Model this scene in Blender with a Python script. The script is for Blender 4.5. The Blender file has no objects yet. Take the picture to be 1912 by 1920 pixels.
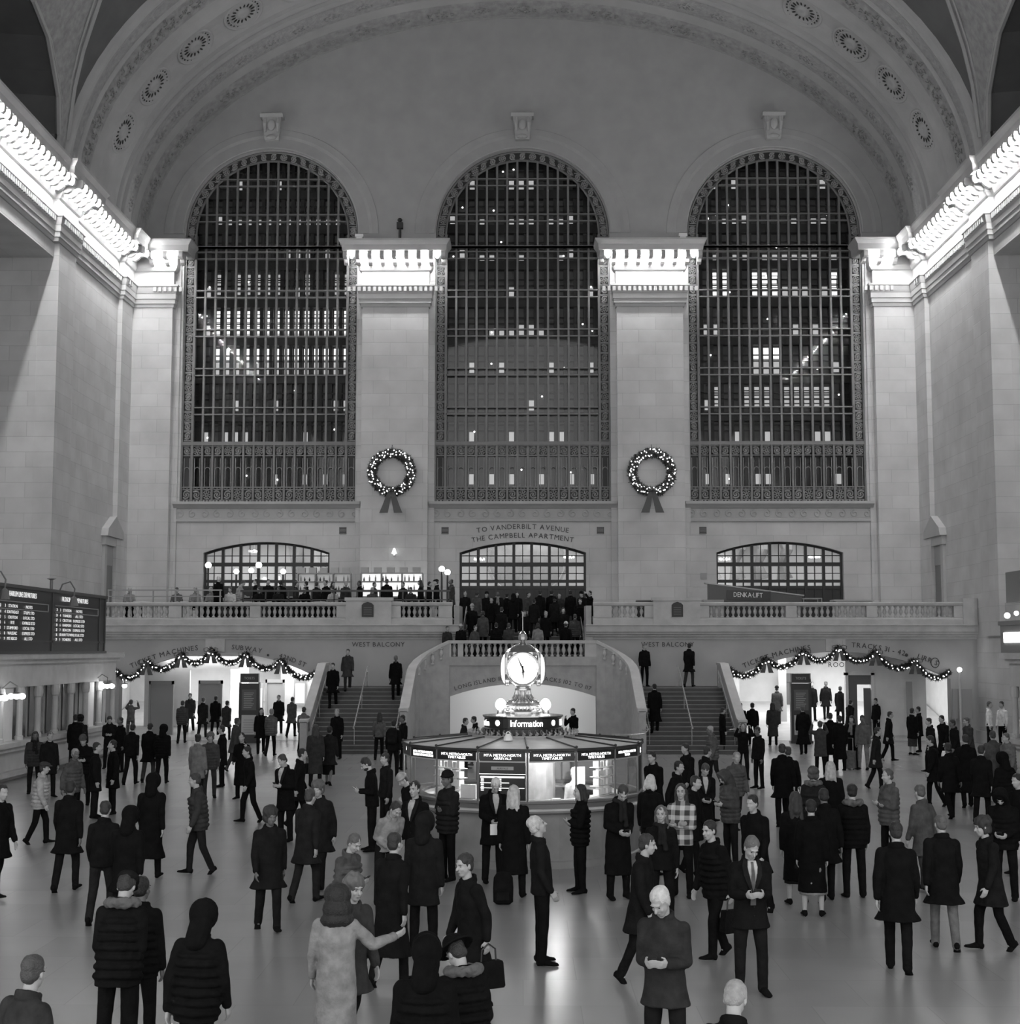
import bpy, math, random
from math import sin, cos, pi, sqrt, atan2, radians
from mathutils import Vector, Matrix, noise
random.seed(7)
S = bpy.context.scene
COL = S.collection

# ---------------------------------------------------------------- camera
F_PX = 2731.0
EYE = 3.85
pitch = math.atan(258.0 / F_PX)
yaw = math.atan(24.0 / F_PX * cos(pitch))
fw = Vector((-sin(yaw) * cos(pitch), cos(yaw) * cos(pitch), sin(pitch)))
rt = Vector((cos(yaw), sin(yaw), 0))
up = rt.cross(fw)
cam = bpy.data.cameras.new('camera')
cam.sensor_fit = 'HORIZONTAL'
cam.sensor_width = 36.0
cam.lens = F_PX / 1912 * 36.0
cam.clip_end = 300
camo = bpy.data.objects.new('camera', cam)
COL.objects.link(camo)
camo.matrix_world = Matrix.Translation((0, 0, EYE)) @ Matrix((rt, up, -fw)).transposed().to_4x4()
S.camera = camo

# ---------------------------------------------------------------- world, lights, exposure
w = bpy.data.worlds.new('world')
S.world = w
w.use_nodes = True
w.node_tree.nodes['Background'].inputs[0].default_value = (.5, .5, .5, 1)
w.node_tree.nodes['Background'].inputs[1].default_value = 1.12
S.view_settings.view_transform = 'Standard'
S.view_settings.look = 'None'
S.view_settings.exposure = 1.9
S.view_settings.gamma = 1.0
S.view_settings.use_curve_mapping = False
BULB_E = 115.0          # cornice lamps
HALL_E = 9000.0         # added fill panel, for the hall's ambient light


def area(name, loc, rot, sx, sy, e):
    l = bpy.data.lights.new(name, 'AREA')
    l.shape = 'RECTANGLE'
    l.size = sx
    l.size_y = sy
    l.energy = e
    o = bpy.data.objects.new(name, l)
    COL.objects.link(o)
    o.location = loc
    o.rotation_euler = rot
    return o


# added unseen fill panel behind the camera, then the lamps of the passages
area('hall_fill', (0, -14, 19), (radians(-72), 0, 0), 26, 10, HALL_E)
area('passage_light', (-12.6, 65.5, 3.55), (0, 0, 0), 6.5, 2.5, 105)
area('passage_light', (13.3, 65.5, 3.55), (0, 0, 0), 6.5, 2.5, 105)
area('passage_light', (0, 62.6, 3.1), (radians(20), 0, 0), 5.0, .5, 36)
area('foyer_light', (-12.3, 72.6, 9.6), (0, 0, 0), 7, 2, 105)
area('foyer_light', (0, 72.6, 9.6), (0, 0, 0), 7, 2, 50)
area('foyer_light', (12.3, 72.6, 9.6), (0, 0, 0), 7, 2, 105)


# ---------------------------------------------------------------- materials
def mat(name, g, rough=.7, metal=0.0, emit=0.0, spec=.5):
    m = bpy.data.materials.new(name)
    m.use_nodes = True
    b = m.node_tree.nodes['Principled BSDF']
    b.inputs['Base Color'].default_value = (g, g, g, 1)
    b.inputs['Roughness'].default_value = rough
    b.inputs['Metallic'].default_value = metal
    b.inputs['Specular IOR Level'].default_value = spec
    if emit:
        b.inputs['Emission Color'].default_value = (1, 1, 1, 1)
        b.inputs['Emission Strength'].default_value = emit
    return m


def N(m, t, **k):
    n = m.node_tree.nodes.new(t)
    for a, v in k.items():
        setattr(n, a, v)
    return n


def L(m, a, b):
    m.node_tree.links.new(a, b)


def noisy(name, g, amp=.25, scale=3.0, rough=.7, bump=0.0, metal=0.0, bscale=None, spec=.4):
    m = mat(name, g, rough, metal, spec=spec)
    b = m.node_tree.nodes['Principled BSDF']
    tc = N(m, 'ShaderNodeTexCoord')
    nz = N(m, 'ShaderNodeTexNoise')
    nz.inputs['Scale'].default_value = scale
    nz.inputs['Detail'].default_value = 6
    L(m, tc.outputs['Object'], nz.inputs['Vector'])
    mr = N(m, 'ShaderNodeMapRange')
    mr.inputs['From Min'].default_value = .3
    mr.inputs['From Max'].default_value = .7
    mr.inputs['To Min'].default_value = g * (1 - amp)
    mr.inputs['To Max'].default_value = g * (1 + amp)
    L(m, nz.outputs['Fac'], mr.inputs['Value'])
    L(m, mr.outputs['Result'], b.inputs['Base Color'])
    if bump:
        n2 = N(m, 'ShaderNodeTexNoise')
        n2.inputs['Scale'].default_value = bscale or scale * 4
        n2.inputs['Detail'].default_value = 5
        L(m, tc.outputs['Object'], n2.inputs['Vector'])
        bp = N(m, 'ShaderNodeBump')
        bp.inputs['Strength'].default_value = bump
        bp.inputs['Distance'].default_value = .05
        L(m, n2.outputs['Fac'], bp.inputs['Height'])
        L(m, bp.outputs['Normal'], b.inputs['Normal'])
    return m


def blocks(name, g, axes, bw=1.6, bh=.62, joint=.8, rough=.62, var=.05, mortar=.012, bump=.4):
    """stone courses; axes picks which world axes carry the pattern"""
    m = mat(name, g, rough, spec=.35)
    b = m.node_tree.nodes['Principled BSDF']
    tc = N(m, 'ShaderNodeTexCoord')
    sp = N(m, 'ShaderNodeSeparateXYZ')
    cb = N(m, 'ShaderNodeCombineXYZ')
    L(m, tc.outputs['Object'], sp.inputs[0])
    L(m, sp.outputs[axes[0]], cb.inputs[0])
    L(m, sp.outputs[axes[1]], cb.inputs[1])
    br = N(m, 'ShaderNodeTexBrick')
    br.inputs['Scale'].default_value = 1.0
    br.inputs['Brick Width'].default_value = bw
    br.inputs['Row Height'].default_value = bh
    br.inputs['Mortar Size'].default_value = mortar
    br.inputs['Mortar Smooth'].default_value = .3
    br.inputs['Color1'].default_value = (g * (1 - var),) * 3 + (1,)
    br.inputs['Color2'].default_value = (g * (1 + var),) * 3 + (1,)
    br.inputs['Mortar'].default_value = (g * joint,) * 3 + (1,)
    L(m, cb.outputs[0], br.inputs['Vector'])
    nz = N(m, 'ShaderNodeTexNoise')
    nz.inputs['Scale'].default_value = .8
    nz.inputs['Detail'].default_value = 8
    L(m, tc.outputs['Object'], nz.inputs['Vector'])
    mx = N(m, 'ShaderNodeMix', data_type='RGBA', blend_type='MULTIPLY')
    mx.inputs['Factor'].default_value = 1
    mr = N(m, 'ShaderNodeMapRange')
    mr.inputs['From Min'].default_value = .3
    mr.inputs['From Max'].default_value = .7
    mr.inputs['To Min'].default_value = .88
    mr.inputs['To Max'].default_value = 1.08
    L(m, nz.outputs['Fac'], mr.inputs['Value'])
    L(m, br.outputs['Color'], mx.inputs['A'])
    L(m, mr.outputs['Result'], mx.inputs['B'])
    L(m, mx.outputs['Result'], b.inputs['Base Color'])
    bp = N(m, 'ShaderNodeBump')
    bp.inputs['Strength'].default_value = bump
    bp.inputs['Distance'].default_value = .03
    bp.invert = True
    L(m, br.outputs['Fac'], bp.inputs['Height'])
    L(m, bp.outputs['Normal'], b.inputs['Normal'])
    return m


STX = blocks('stone_courses_west', .50, (0, 2))
STY = blocks('stone_courses_side', .50, (1, 2))
STONE = noisy('dressed_stone', .46, .12, 2.0, .6, .1)
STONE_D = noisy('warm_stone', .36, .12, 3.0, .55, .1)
MARBLE = noisy('bottocino_marble', .33, .14, 1.5, .28)
PLASTER = noisy('vault_plaster', .34, .06, 1.2, .85, .08)
PLASTER_L = noisy('painted_plaster', .40, .06, 1.2, .85, .08)
SKYBLUE = noisy('sky_painted_plaster', .13, .08, 1.2, .9)
ORN = noisy('relief_plaster', .32, .2, 3.2, .8, .8, bscale=5)
ORN2 = noisy('relief_frieze', .36, .12, 5.0, .8, 1.0, bscale=8)
BRONZE = mat('bronze_frame', .16, .5, .2)
BRONZE_L = mat('bronze_scroll', .30, .5, .2)
DARKM = mat('dark_metal', .03, .5, .2)
BLACK = mat('black_enamel', .012, .35)
BRASS = mat('polished_brass', .55, .22, .9)
STEEL = mat('steel_rail', .7, .25, .8)
WHITE = mat('white_enamel', .75, .5)
GREY = mat('grey_paint', .3, .6)
GLOW = mat('lamp_glass', .9, .4, emit=4.0)
GLOWX = mat('cornice_lamp_glass', .9, .4, emit=BULB_E)
FAIRY = mat('fairy_light_glass', .9, .4, emit=4.0)
LETTER = mat('incised_letter', .05, .7)
LITTXT = mat('lit_letter', .9, .5, emit=1.1)
PALE_TXT = mat('pale_board_letter', .7, .5, emit=.16)
LEAF = noisy('fir_needles', .035, .5, 20, .7)
RIBBON = mat('ribbon', .06, .45)
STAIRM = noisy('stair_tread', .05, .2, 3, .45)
NOSE = mat('stair_nosing', .22, .5)
WOOD = noisy('dark_wood', .05, .3, 4, .4)
PAPER = mat('paper', .8, .7)

# floor: polished marble slabs with worn patches
FLOOR = blocks('floor_marble', .28, (0, 1), 1.25, 1.25, .85, .26, .05, .006, .0)
b_ = FLOOR.node_tree.nodes['Principled BSDF']
b_.inputs['Specular IOR Level'].default_value = .6
for n_ in FLOOR.node_tree.nodes:
    if n_.type == 'MAP_RANGE':
        n_.inputs['From Min'].default_value = 0
        n_.inputs['From Max'].default_value = 1


def glassmat(name, fac, tint=.9):
    m = bpy.data.materials.new(name)
    m.use_nodes = True
    nt = m.node_tree
    nt.nodes.clear()
    o = N(m, 'ShaderNodeOutputMaterial')
    mx = N(m, 'ShaderNodeMixShader')
    t = N(m, 'ShaderNodeBsdfTransparent')
    t.inputs[0].default_value = (tint, tint, tint, 1)
    g = N(m, 'ShaderNodeBsdfGlossy')
    g.inputs['Roughness'].default_value = .03
    mx.inputs[0].default_value = fac
    L(m, t.outputs[0], mx.inputs[1])
    L(m, g.outputs[0], mx.inputs[2])
    L(m, mx.outputs[0], o.inputs[0])
    return m


GLASS = glassmat('window_glass', .02, .93)
GLASS2 = glassmat('clear_glass', .08, .95)


# ---------------------------------------------------------------- mesh building
class MB:
    def __init__(s):
        s.v = []
        s.f = []
        s.mi = []
        s.cur = 0

    def face(s, idx):
        s.f.append(tuple(idx))
        s.mi.append(s.cur)

    def box(s, x0, x1, y0, y1, z0, z1, M=None):
        n = len(s.v)
        for z in (z0, z1):
            for x, y in ((x0, y0), (x1, y0), (x1, y1), (x0, y1)):
                p = Vector((x, y, z))
                s.v.append(tuple(M @ p) if M else (x, y, z))
        for q in ((0, 3, 2, 1), (4, 5, 6, 7), (0, 1, 5, 4), (1, 2, 6, 5), (2, 3, 7, 6), (3, 0, 4, 7)):
            s.face([n + i for i in q])
        return s

    def quad(s, *p):
        n = len(s.v)
        s.v += [tuple(q) for q in p]
        s.face(range(n, n + len(p)))
        return s

    def rings(s, rings, close=True, cap=True):
        n = len(s.v)
        k = len(rings[0])
        for r in rings:
            s.v += [tuple(p) for p in r]
        for i in range(len(rings) - 1):
            for j in range(k if close else k - 1):
                a = n + i * k + j
                b = n + i * k + (j + 1) % k
                s.face((a, b, b + k, a + k))
        if cap and close:
            s.face([n + j for j in range(k)][::-1])
            s.face([n + (len(rings) - 1) * k + j for j in range(k)])
        return s

    def lathe(s, prof, c=(0, 0, 0), n=16, a0=0.0, a1=2 * pi, sx=1, sy=1):
        full = abs(a1 - a0 - 2 * pi) < 1e-6
        m = n if full else n + 1
        rs = []
        for r, z in prof:
            rs.append([(c[0] + r * cos(a0 + (a1 - a0) * j / n) * sx, c[1] + r * sin(a0 + (a1 - a0) * j / n) * sy, c[2] + z) for j in range(m)])
        return s.rings(rs, full, full)

    def tube(s, pts, r, n=8, cap=True):
        pts = [Vector(p) for p in pts]
        rs = r if isinstance(r, (list, tuple)) else [r] * len(pts)
        out = []
        prev = None
        for i, p in enumerate(pts):
            d = (pts[min(i + 1, len(pts) - 1)] - pts[max(i - 1, 0)])
            d = d.normalized() if d.length > 1e-9 else Vector((0, 0, 1))
            if prev is None:
                a = Vector((0, 0, 1)) if abs(d.z) < .9 else Vector((1, 0, 0))
                u = d.cross(a).normalized()
            else:
                u = (prev - d * prev.dot(d))
                u = u.normalized() if u.length > 1e-6 else d.orthogonal().normalized()
            prev = u
            v = d.cross(u)
            out.append([p + (u * cos(2 * pi * j / n) + v * sin(2 * pi * j / n)) * rs[i] for j in range(n)])
        return s.rings(out, True, cap)

    def ell(s, c, r, R=None, nu=14, nv=10):
        c = Vector(c)
        rs = []
        for i in range(nv + 1):
            t = -pi / 2 + pi * i / nv
            t = max(-pi / 2 + .02, min(pi / 2 - .02, t))
            ring = []
            for j in range(nu):
                a = 2 * pi * j / nu
                p = Vector((r[0] * cos(t) * cos(a), r[1] * cos(t) * sin(a), r[2] * sin(t)))
                ring.append(c + (R @ p if R else p))
            rs.append(ring)
        return s.rings(rs)

    def caps(s, a, b, ra, rb, n=12):
        """tapered capsule"""
        a = Vector(a)
        b = Vector(b)
        d = b - a
        L_ = d.length or 1e-4
        d = d / L_
        pts = []
        rs = []
        for k in range(5, 0, -1):
            t = k / 5 * pi / 2
            pts.append(a - d * ra * sin(t) * .999)
            rs.append(max(ra * cos(t), .0008))
        pts.append(a)
        rs.append(ra)
        pts.append(b)
        rs.append(rb)
        for k in range(1, 6):
            t = k / 5 * pi / 2
            pts.append(b + d * rb * sin(t) * .999)
            rs.append(max(rb * cos(t), .0008))
        u = d.orthogonal().normalized()
        v = d.cross(u)
        return s.rings([[p + (u * cos(2 * pi * j / n) + v * sin(2 * pi * j / n)) * r for j in range(n)] for p, r in zip(pts, rs)])

    def sweep(s, path, prof, cap=True):
        """path: plan points; prof: closed list (offset to the left-hand normal, z)"""
        P = [Vector(p) for p in path]
        out = []
        for i, p in enumerate(P):
            if i == 0:
                d = (P[1] - P[0]).normalized()
                nrm = Vector((-d.y, d.x))
                k = 1
            elif i == len(P) - 1:
                d = (P[-1] - P[-2]).normalized()
                nrm = Vector((-d.y, d.x))
                k = 1
            else:
                d0 = (P[i] - P[i - 1]).normalized()
                d1 = (P[i + 1] - P[i]).normalized()
                n0 = Vector((-d0.y, d0.x))
                n1 = Vector((-d1.y, d1.x))
                nrm = (n0 + n1).normalized()
                k = 1 / max(.25, nrm.dot(n0))
            out.append([(p.x + nrm.x * o * k, p.y + nrm.y * o * k, z) for o, z in prof])
        return s.rings(out, True, cap)

    def mesh(s, name='m', smooth=False, fix=True):
        me = bpy.data.meshes.new(name)
        me.from_pydata(s.v, [], s.f)
        me.polygons.foreach_set('material_index', s.mi)
        if smooth:
            me.polygons.foreach_set('use_smooth', [True] * len(me.polygons))
        me.update()
        return me


def obj(name, m, mats, parent=None, smooth=False, loc=None, rz=None, **props):
    me = m.mesh(name, smooth) if isinstance(m, MB) else m
    if not isinstance(mats, (list, tuple)):
        mats = [mats]
    if not me.materials:
        for q in mats:
            me.materials.append(q)
    o = bpy.data.objects.new(name, me)
    COL.objects.link(o)
    if parent:
        o.parent = parent
    if loc is not None:
        o.location = loc
    if rz is not None:
        o.rotation_euler = (0, 0, rz)
    for k, v in props.items():
        o[k] = v
    return o


def struct(name, m, mats, **k):
    o = obj(name, m, mats, **k)
    o['kind'] = 'structure'
    return o


def empty(name, loc=(0, 0, 0), label=None, cat=None, group=None, rz=0, kind=None):
    o = bpy.data.objects.new(name, None)
    o.empty_display_size = .2
    COL.objects.link(o)
    o.location = loc
    o.rotation_euler = (0, 0, rz)
    tag(o, label, cat, group, kind)
    return o


def tag(o, label=None, cat=None, group=None, kind=None):
    for k, v in (('label', label), ('category', cat), ('group', group), ('kind', kind)):
        if v:
            o[k] = v
    return o


def dup(o, parent=None, loc=None, rz=None):
    c = o.copy()
    COL.objects.link(c)
    if parent:
        c.parent = parent
    if loc is not None:
        c.location = loc
    if rz is not None:
        c.rotation_euler = (0, 0, rz)
    return c


def dup_tree(o, parent=None):
    c = dup(o, parent)
    for ch in list(o.children):
        dup_tree(ch, c)
    return c


# a second scene used only for evaluating curves and remeshing, removed at the end
TMP = bpy.data.scenes.new('workbench')


def evaluate(o):
    TMP.collection.objects.link(o)
    vl = TMP.view_layers[0]
    vl.update()
    dg = vl.depsgraph
    me = bpy.data.meshes.new_from_object(o.evaluated_get(dg), depsgraph=dg)
    TMP.collection.objects.unlink(o)
    return me


def holed(loops, t, M=None, bevel=0):
    """flat slab with holes: loops[0] outline, rest holes, in (u, v); returns mesh, thickness t centred on w=0; M places (u, v, w)"""
    c = bpy.data.curves.new('c', 'CURVE')
    c.dimensions = '2D'
    c.fill_mode = 'BOTH'
    c.extrude = t / 2
    for lp in loops:
        sp = c.splines.new('POLY')
        sp.points.add(len(lp) - 1)
        for i, (u, v) in enumerate(lp):
            sp.points[i].co = (u, v, 0, 1)
        sp.use_cyclic_u = True
    o = bpy.data.objects.new('c', c)
    me = evaluate(o)
    bpy.data.objects.remove(o)
    if M:
        me.transform(M)
    return me


def XZ(y):
    """(u, v, w) -> (x=u, y=y+w.., z=v)"""
    return Matrix(((1, 0, 0, 0), (0, 0, -1, y), (0, 1, 0, 0), (0, 0, 0, 1)))


def YZ(x):
    return Matrix(((0, 0, 1, x), (1, 0, 0, 0), (0, 1, 0, 0), (0, 0, 0, 1)))


def arch_loop(cx, hw, z0, zs, zc, n=28):
    """door-like loop with segmental or round arch: springs at zs, crown zc"""
    h = zc - zs
    if abs(h - hw) < 1e-3:
        R = hw
        zc0 = zs
    else:
        R = (hw * hw + h * h) / (2 * h)
        zc0 = zc - R
    a = math.asin(min(1, hw / R))
    pts = [(cx - hw, z0)] if z0 < zs else []
    pts = [(cx - hw, z0), (cx + hw, z0)]
    for i in range(n + 1):
        t = a - 2 * a * i / n
        pts.append((cx + R * sin(t), zc0 + R * cos(t)))
    return pts


def arc_z(cx, hw, zs, zc, x):
    h = zc - zs
    R = (hw * hw + h * h) / (2 * h)
    return zc - R + sqrt(max(0, R * R - (x - cx) ** 2))


_glyph = {}


def glyph(ch):
    if ch not in _glyph:
        c = bpy.data.curves.new('t', 'FONT')
        c.body = ch
        c.size = 1.0
        c.resolution_u = 2
        c.extrude = .02
        o = bpy.data.objects.new('t', c)
        me = evaluate(o)
        bpy.data.objects.remove(o)
        xs = [v.co.x for v in me.vertices] or [0, .3]
        _glyph[ch] = ([tuple(v.co) for v in me.vertices], [tuple(p.vertices) for p in me.polygons], min(xs), max(xs))
    return _glyph[ch]


def text_mb(s, size, place, track=.12, mb=None, sx=1.0, bold=0):
    """place(u) -> 4x4 matrix for the glyph centred at arclength u (u runs from -w/2 to w/2)"""
    mb = mb or MB()
    wd = []
    for ch in s:
        if ch == ' ':
            wd.append(.32)
        else:
            g = glyph(ch)
            wd.append(g[3] - g[2] + track)
    tot = sum(wd) * size * sx
    u = -tot / 2
    for ch, w_ in zip(s, wd):
        if ch != ' ':
            vs, fs, x0, x1 = glyph(ch)
            Mx = place(u + w_ * size * sx / 2)
            n = len(mb.v)
            cx = (x0 + x1) / 2
            for p in vs:
                mb.v.append(tuple(Mx @ Vector(((p[0] - cx) * size * sx, p[1] * size, p[2] * min(size, .6)))))
            for f in fs:
                mb.face([n + i for i in f])
        u += w_ * size * sx
    return mb


def flat_xz(cx, z, y):
    """letters on a wall facing the camera (-y)"""
    return lambda u: Matrix(((1, 0, 0, cx + u), (0, 0, -1, y), (0, 1, 0, z), (0, 0, 0, 1)))


def arc_xz(cx, cz, R, a0, y):
    """letters along a circle of centre (cx, cz); a0 = angle from vertical of the text's middle"""
    def f(u):
        a = a0 + u / R
        T = Matrix.Translation((cx + R * sin(a), y, cz + R * cos(a)))
        return T @ Matrix.Rotation(a, 4, 'Y') @ Matrix(((1, 0, 0, 0), (0, 0, -1, 0), (0, 1, 0, 0), (0, 0, 0, 1)))
    return f
# ================================================================= the hall
X = 19.1
WY = 69.7       # face of the west wall
BF = 61.7       # face of the balcony
CZ = 23.4       # springing of the vault
A0, B0, Y0 = 18.45, 11.64, 69.7
A1, B1, Y1 = 19.3, 13.5, 59.0

m = MB()
m.quad((-24, -20, 0), (24, -20, 0), (24, 78, 0), (-24, 78, 0))
m.quad((-24, -20, -.4), (-24, 78, -.4), (24, 78, -.4), (24, -20, -.4))
struct('floor', m, FLOOR)

# ---- west wall: three tall windows, three low arches
ell = [(A0 * cos(t * pi / 48), CZ + B0 * sin(t * pi / 48)) for t in range(49)]
outl = [(-X - .3, 4.0), (X + .3, 4.0), (X + .3, CZ)] + ell + [(-X - .3, CZ)]
WC = (-12.3, 0.0, 12.3)
holes = []
for cx in WC:
    holes.append(arch_loop(cx, 4.25, 10.95, 24.14, 28.39, 40))
    holes.append(arch_loop(cx, 3.03, 4.76, 8.48, 9.0, 20))
struct('wall_west', holed([outl] + holes, .8, XZ(WY + .4)), STX)

lp = [(-A0, CZ + .1)] + ell[::-1] + [(A0, CZ + .1)]
struct('wall_tympanum', holed([lp] + [arch_loop(cx, 4.25, CZ + .12, 24.14, 28.39, 40) for cx in WC], .04, XZ(WY - .01)), PLASTER)
# archivolts, keystones
for i, cx in enumerate(WC):
    m = MB()
    prof = [(4.27, -.10), (4.32, -.12), (4.8, -.05), (4.95, -.07), (5.25, -.06), (5.3, .02), (4.27, .02)]
    rs = []
    for k in range(49):
        t = pi * k / 48
        rs.append([(cx + r * cos(t), WY + dy, 24.14 + r * sin(t)) for r, dy in prof])
    m.rings(rs)
    struct('trim_%d' % (i + 1), m, PLASTER, smooth=False)
    m = MB()
    for (w0, w1, z0, z1, d) in ((.34, .36, 28.75, 28.9, .45), (.36, .46, 28.9, 29.85, .5), (.56, .56, 29.85, 30.0, .62), (.5, .5, 30.0, 30.08, .55)):
        m.rings([[(cx - w0, WY - d + .1, z0), (cx + w0, WY - d + .1, z0), (cx + w0, WY, z0), (cx - w0, WY, z0)],
                 [(cx - w1, WY - d, z1), (cx + w1, WY - d, z1), (cx + w1, WY, z1), (cx - w1, WY, z1)]])
    for s in (-1, 1):
        m.tube([(cx + s * .3, WY - .55, 29.8), (cx + s * .32, WY - .6, 29.5), (cx + s * .3, WY - .5, 29.1)], [.06, .09, .05])
    m.ell((cx, WY - .45, 28.86), (.26, .12, .12))
    m.ell((cx, WY - .52, 29.45), (.2, .09, .28))
    struct('trim_%d' % (i + 4), m, PLASTER_L)

# ---- entablature, profile (outward offset, height)
ENT = [(-.2, 20.35), (.06, 20.35), (.08, 20.5), (.14, 20.52), (.14, 20.72), (.18, 20.74), (.18, 20.98), (.2, 21.02), (.22, 21.1),
       (.25, 21.3), (.3, 21.34), (.3, 21.42), (.08, 21.44), (.04, 21.5), (.04, 22.1), (.12, 22.14), (.2, 22.26), (.22, 22.34),
       (.24, 22.86), (.86, 22.88), (.9, 22.94), (.92, 23.2), (1.06, 23.38), (1.08, 23.46), (-.2, 23.5)]
BULBS = MB()
BULBS.ell((0, 0, 0), (.085, .085, .085), None, 10, 8)
bulb_me = BULBS.mesh('cornice_bulb', True)
bulb_me.materials.append(GLOWX)
MOD = MB()     # a scrolled modillion, runs outward along -y from the wall
pr_ = [(0, 22.36), (.16, 22.34), (.3, 22.42), (.42, 22.56), (.56, 22.58), (.72, 22.52), (.8, 22.6), (.82, 22.76), (.78, 22.87), (0, 22.87)]
MOD.rings([[(-.1, -a, z) for a, z in pr_], [(.1, -a, z) for a, z in pr_]])
mod_me = MOD.mesh('modillion')
mod_me.materials.append(PLASTER_L)


def entab(name, path, runs, kind_name):
    m = MB()
    m.sweep(path, ENT)
    # dentils under the frieze
    for (a, b) in runs:
        a = Vector(a)
        b = Vector(b)
        d = (b - a)
        n = max(2, int(d.length / .24))
        dn = d.normalized()
        nr = Vector((-dn.y, dn.x))
        for k in range(n):
            p = a + d * ((k + .5) / n) + nr * .18
            Mx = Matrix(((dn.x, nr.x, 0, p.x), (dn.y, nr.y, 0, p.y), (0, 0, 1, 0), (0, 0, 0, 1)))
            m.box(-.07, .07, -.02, .11, 21.08, 21.3, Mx)
    e = struct(name, m, PLASTER_L)
    for (a, b) in runs:
        a = Vector(a)
        b = Vector(b)
        d = b - a
        dn = d.normalized()
        nr = Vector((-dn.y, dn.x))
        n = max(1, round(d.length / .62))
        ang = atan2(dn.y, dn.x) + pi
        for k in range(n + 1):
            p = a + d * (k / n) + nr * .2
            o = bpy.data.objects.new('modillion', mod_me)
            COL.objects.link(o)
            o.parent = e
            o.location = (p.x, p.y, 0)
            o.rotation_euler = (0, 0, ang)
        for k in range(n):
            p = a + d * ((k + .5) / n) + nr * .72
            o = bpy.data.objects.new('lamp', bulb_me)
            COL.objects.link(o)
            o.parent = e
            o.location = (p.x, p.y, 22.66)
    return e


# left-hand normal must point into the room
for cx, nm in ((-6.15, 'trim_7'), (6.15, 'trim_8')):
    x0, x1 = cx - 1.6, cx + 1.6
    entab(nm, [(x1, WY + .1), (x1, WY - .5), (x0, WY - .5), (x0, WY + .1)],
          [((x1 + .75, WY - .5), (x0 - .75, WY - .5))], 'pier')
    m = MB()
    m.box(x0, x1, WY - .5, WY + .1, 4.75, 20.4)
    m.box(x0 - .3, x1 + .3, WY - .12, WY + .1, 4.75, 22.9)
    m.box(x0 - .08, x1 + .08, WY - .58, WY + .1, 4.75, 5.3)
    # narrow raised panel frame
    struct('wall_pier', m, STX)
# corner half piers and side walls
JX = 21.9
for s in (-1, 1):
    def P(x, y):
        return (s * x, y)
    path = [P(X, 28), P(X, 57.7), P(X - .22, 57.7), P(X - .22, 60.2), P(X, 60.2), P(X, 67.4), P(X - .22, 67.4), P(X - .22, WY - .5), P(16.95, WY - .5), P(16.95, WY + .1)]
    runs = [(P(X, 40), P(X, 57.3)), (P(X - .22, 57.7), P(X - .22, 60.2)), (P(X, 60.6), P(X, 67.0)), (P(X - .22, 67.4), P(X - .22, WY - 1.6)), (P(X - 1.2, WY - .5), P(16.4, WY - .5))]
    if s < 0:
        path = path[::-1]
        runs = [(b, a) for a, b in runs]
        # travelling toward the camera on the left wall keeps the room on the left-hand side
    entab('trim_%d' % (9 if s < 0 else 10), path, runs, 'side')
    m = MB()

    def bx(xa, xb, *r):
        m.box(min(s * xa, s * xb), max(s * xa, s * xb), *r)
    bx(X, X + .6, 58.0, 70.6, 0, 23.5)
    bx(X, X + .6, 10, 58.0, 19.77, 23.5)
    bx(X, X + .6, 10, 31, 0, 19.77)
    bx(X - .22, X + .1, 57.98, 60.2, 4.4, 20.4)
    bx(X - .22, X + .1, 67.4, 69.3, 4.4, 20.4)
    bx(X - .12, X + .1, 62.2, 69.3, 4.75, 5.35)
    bx(X - .16, X, 58.0, 69.5, 0, .5)
    bx(X + .6, JX + .6, 31, 58.0, 5.2, 5.7)
    bx(X, X + .6, 31, 58.0, 0, 5.7)
    struct('wall_left' if s < 0 else 'wall_right', m, STY)
    m = MB()
    bx(X + .6, JX + .4, 57.99, 58.6, 5.2, 23)
    bx(JX, JX + .4, 30, 58.6, 5.2, 23)
    bx(X + .6, JX + .4, 30, 31, 5.2, 23)
    bx(X + .6, JX + .4, 30, 58.0, 19.77, 20.2)
    struct('wall_recess', m, STX)
    m = MB()
    bx(16.95, X, WY - .5, WY + .1, 4.75, 20.4)
    bx(16.65, X, WY - .12, WY + .1, 4.75, 22.9)
    bx(16.87, X, WY - .58, WY + .1, 4.75, 5.3)
    struct('wall_pier', m, STX)

# sills and scroll friezes under the windows
for i, cx in enumerate(WC):
    m = MB()
    hw = 4.5
    m.sweep([(cx + hw, WY), (cx - hw, WY)], [(-.1, 10.62), (.12, 10.62), (.2, 10.7), (.34, 10.8), (.34, 10.93), (-.4, 10.97)])
    m.sweep([(cx + hw, WY), (cx - hw, WY)], [(-.1, 9.98), (.1, 9.98), (.1, 10.1), (.05, 10.12), (.05, 10.58), (.1, 10.62), (-.1, 10.62)])
    # running scrolls
    n = 15
    for k in range(n):
        x = cx - hw + 2 * hw * (k + .5) / n
        pts = [(x + (.05 + .15 * (q / 14)) * cos(q * .55 + k * pi), WY - .07, 10.35 + (.05 + .15 * q / 14) * sin(q * .55)) for q in range(15)]
        m.tube(pts, .025, 5)
    struct('trim_%d' % (11 + i), m, PLASTER_L)

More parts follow.
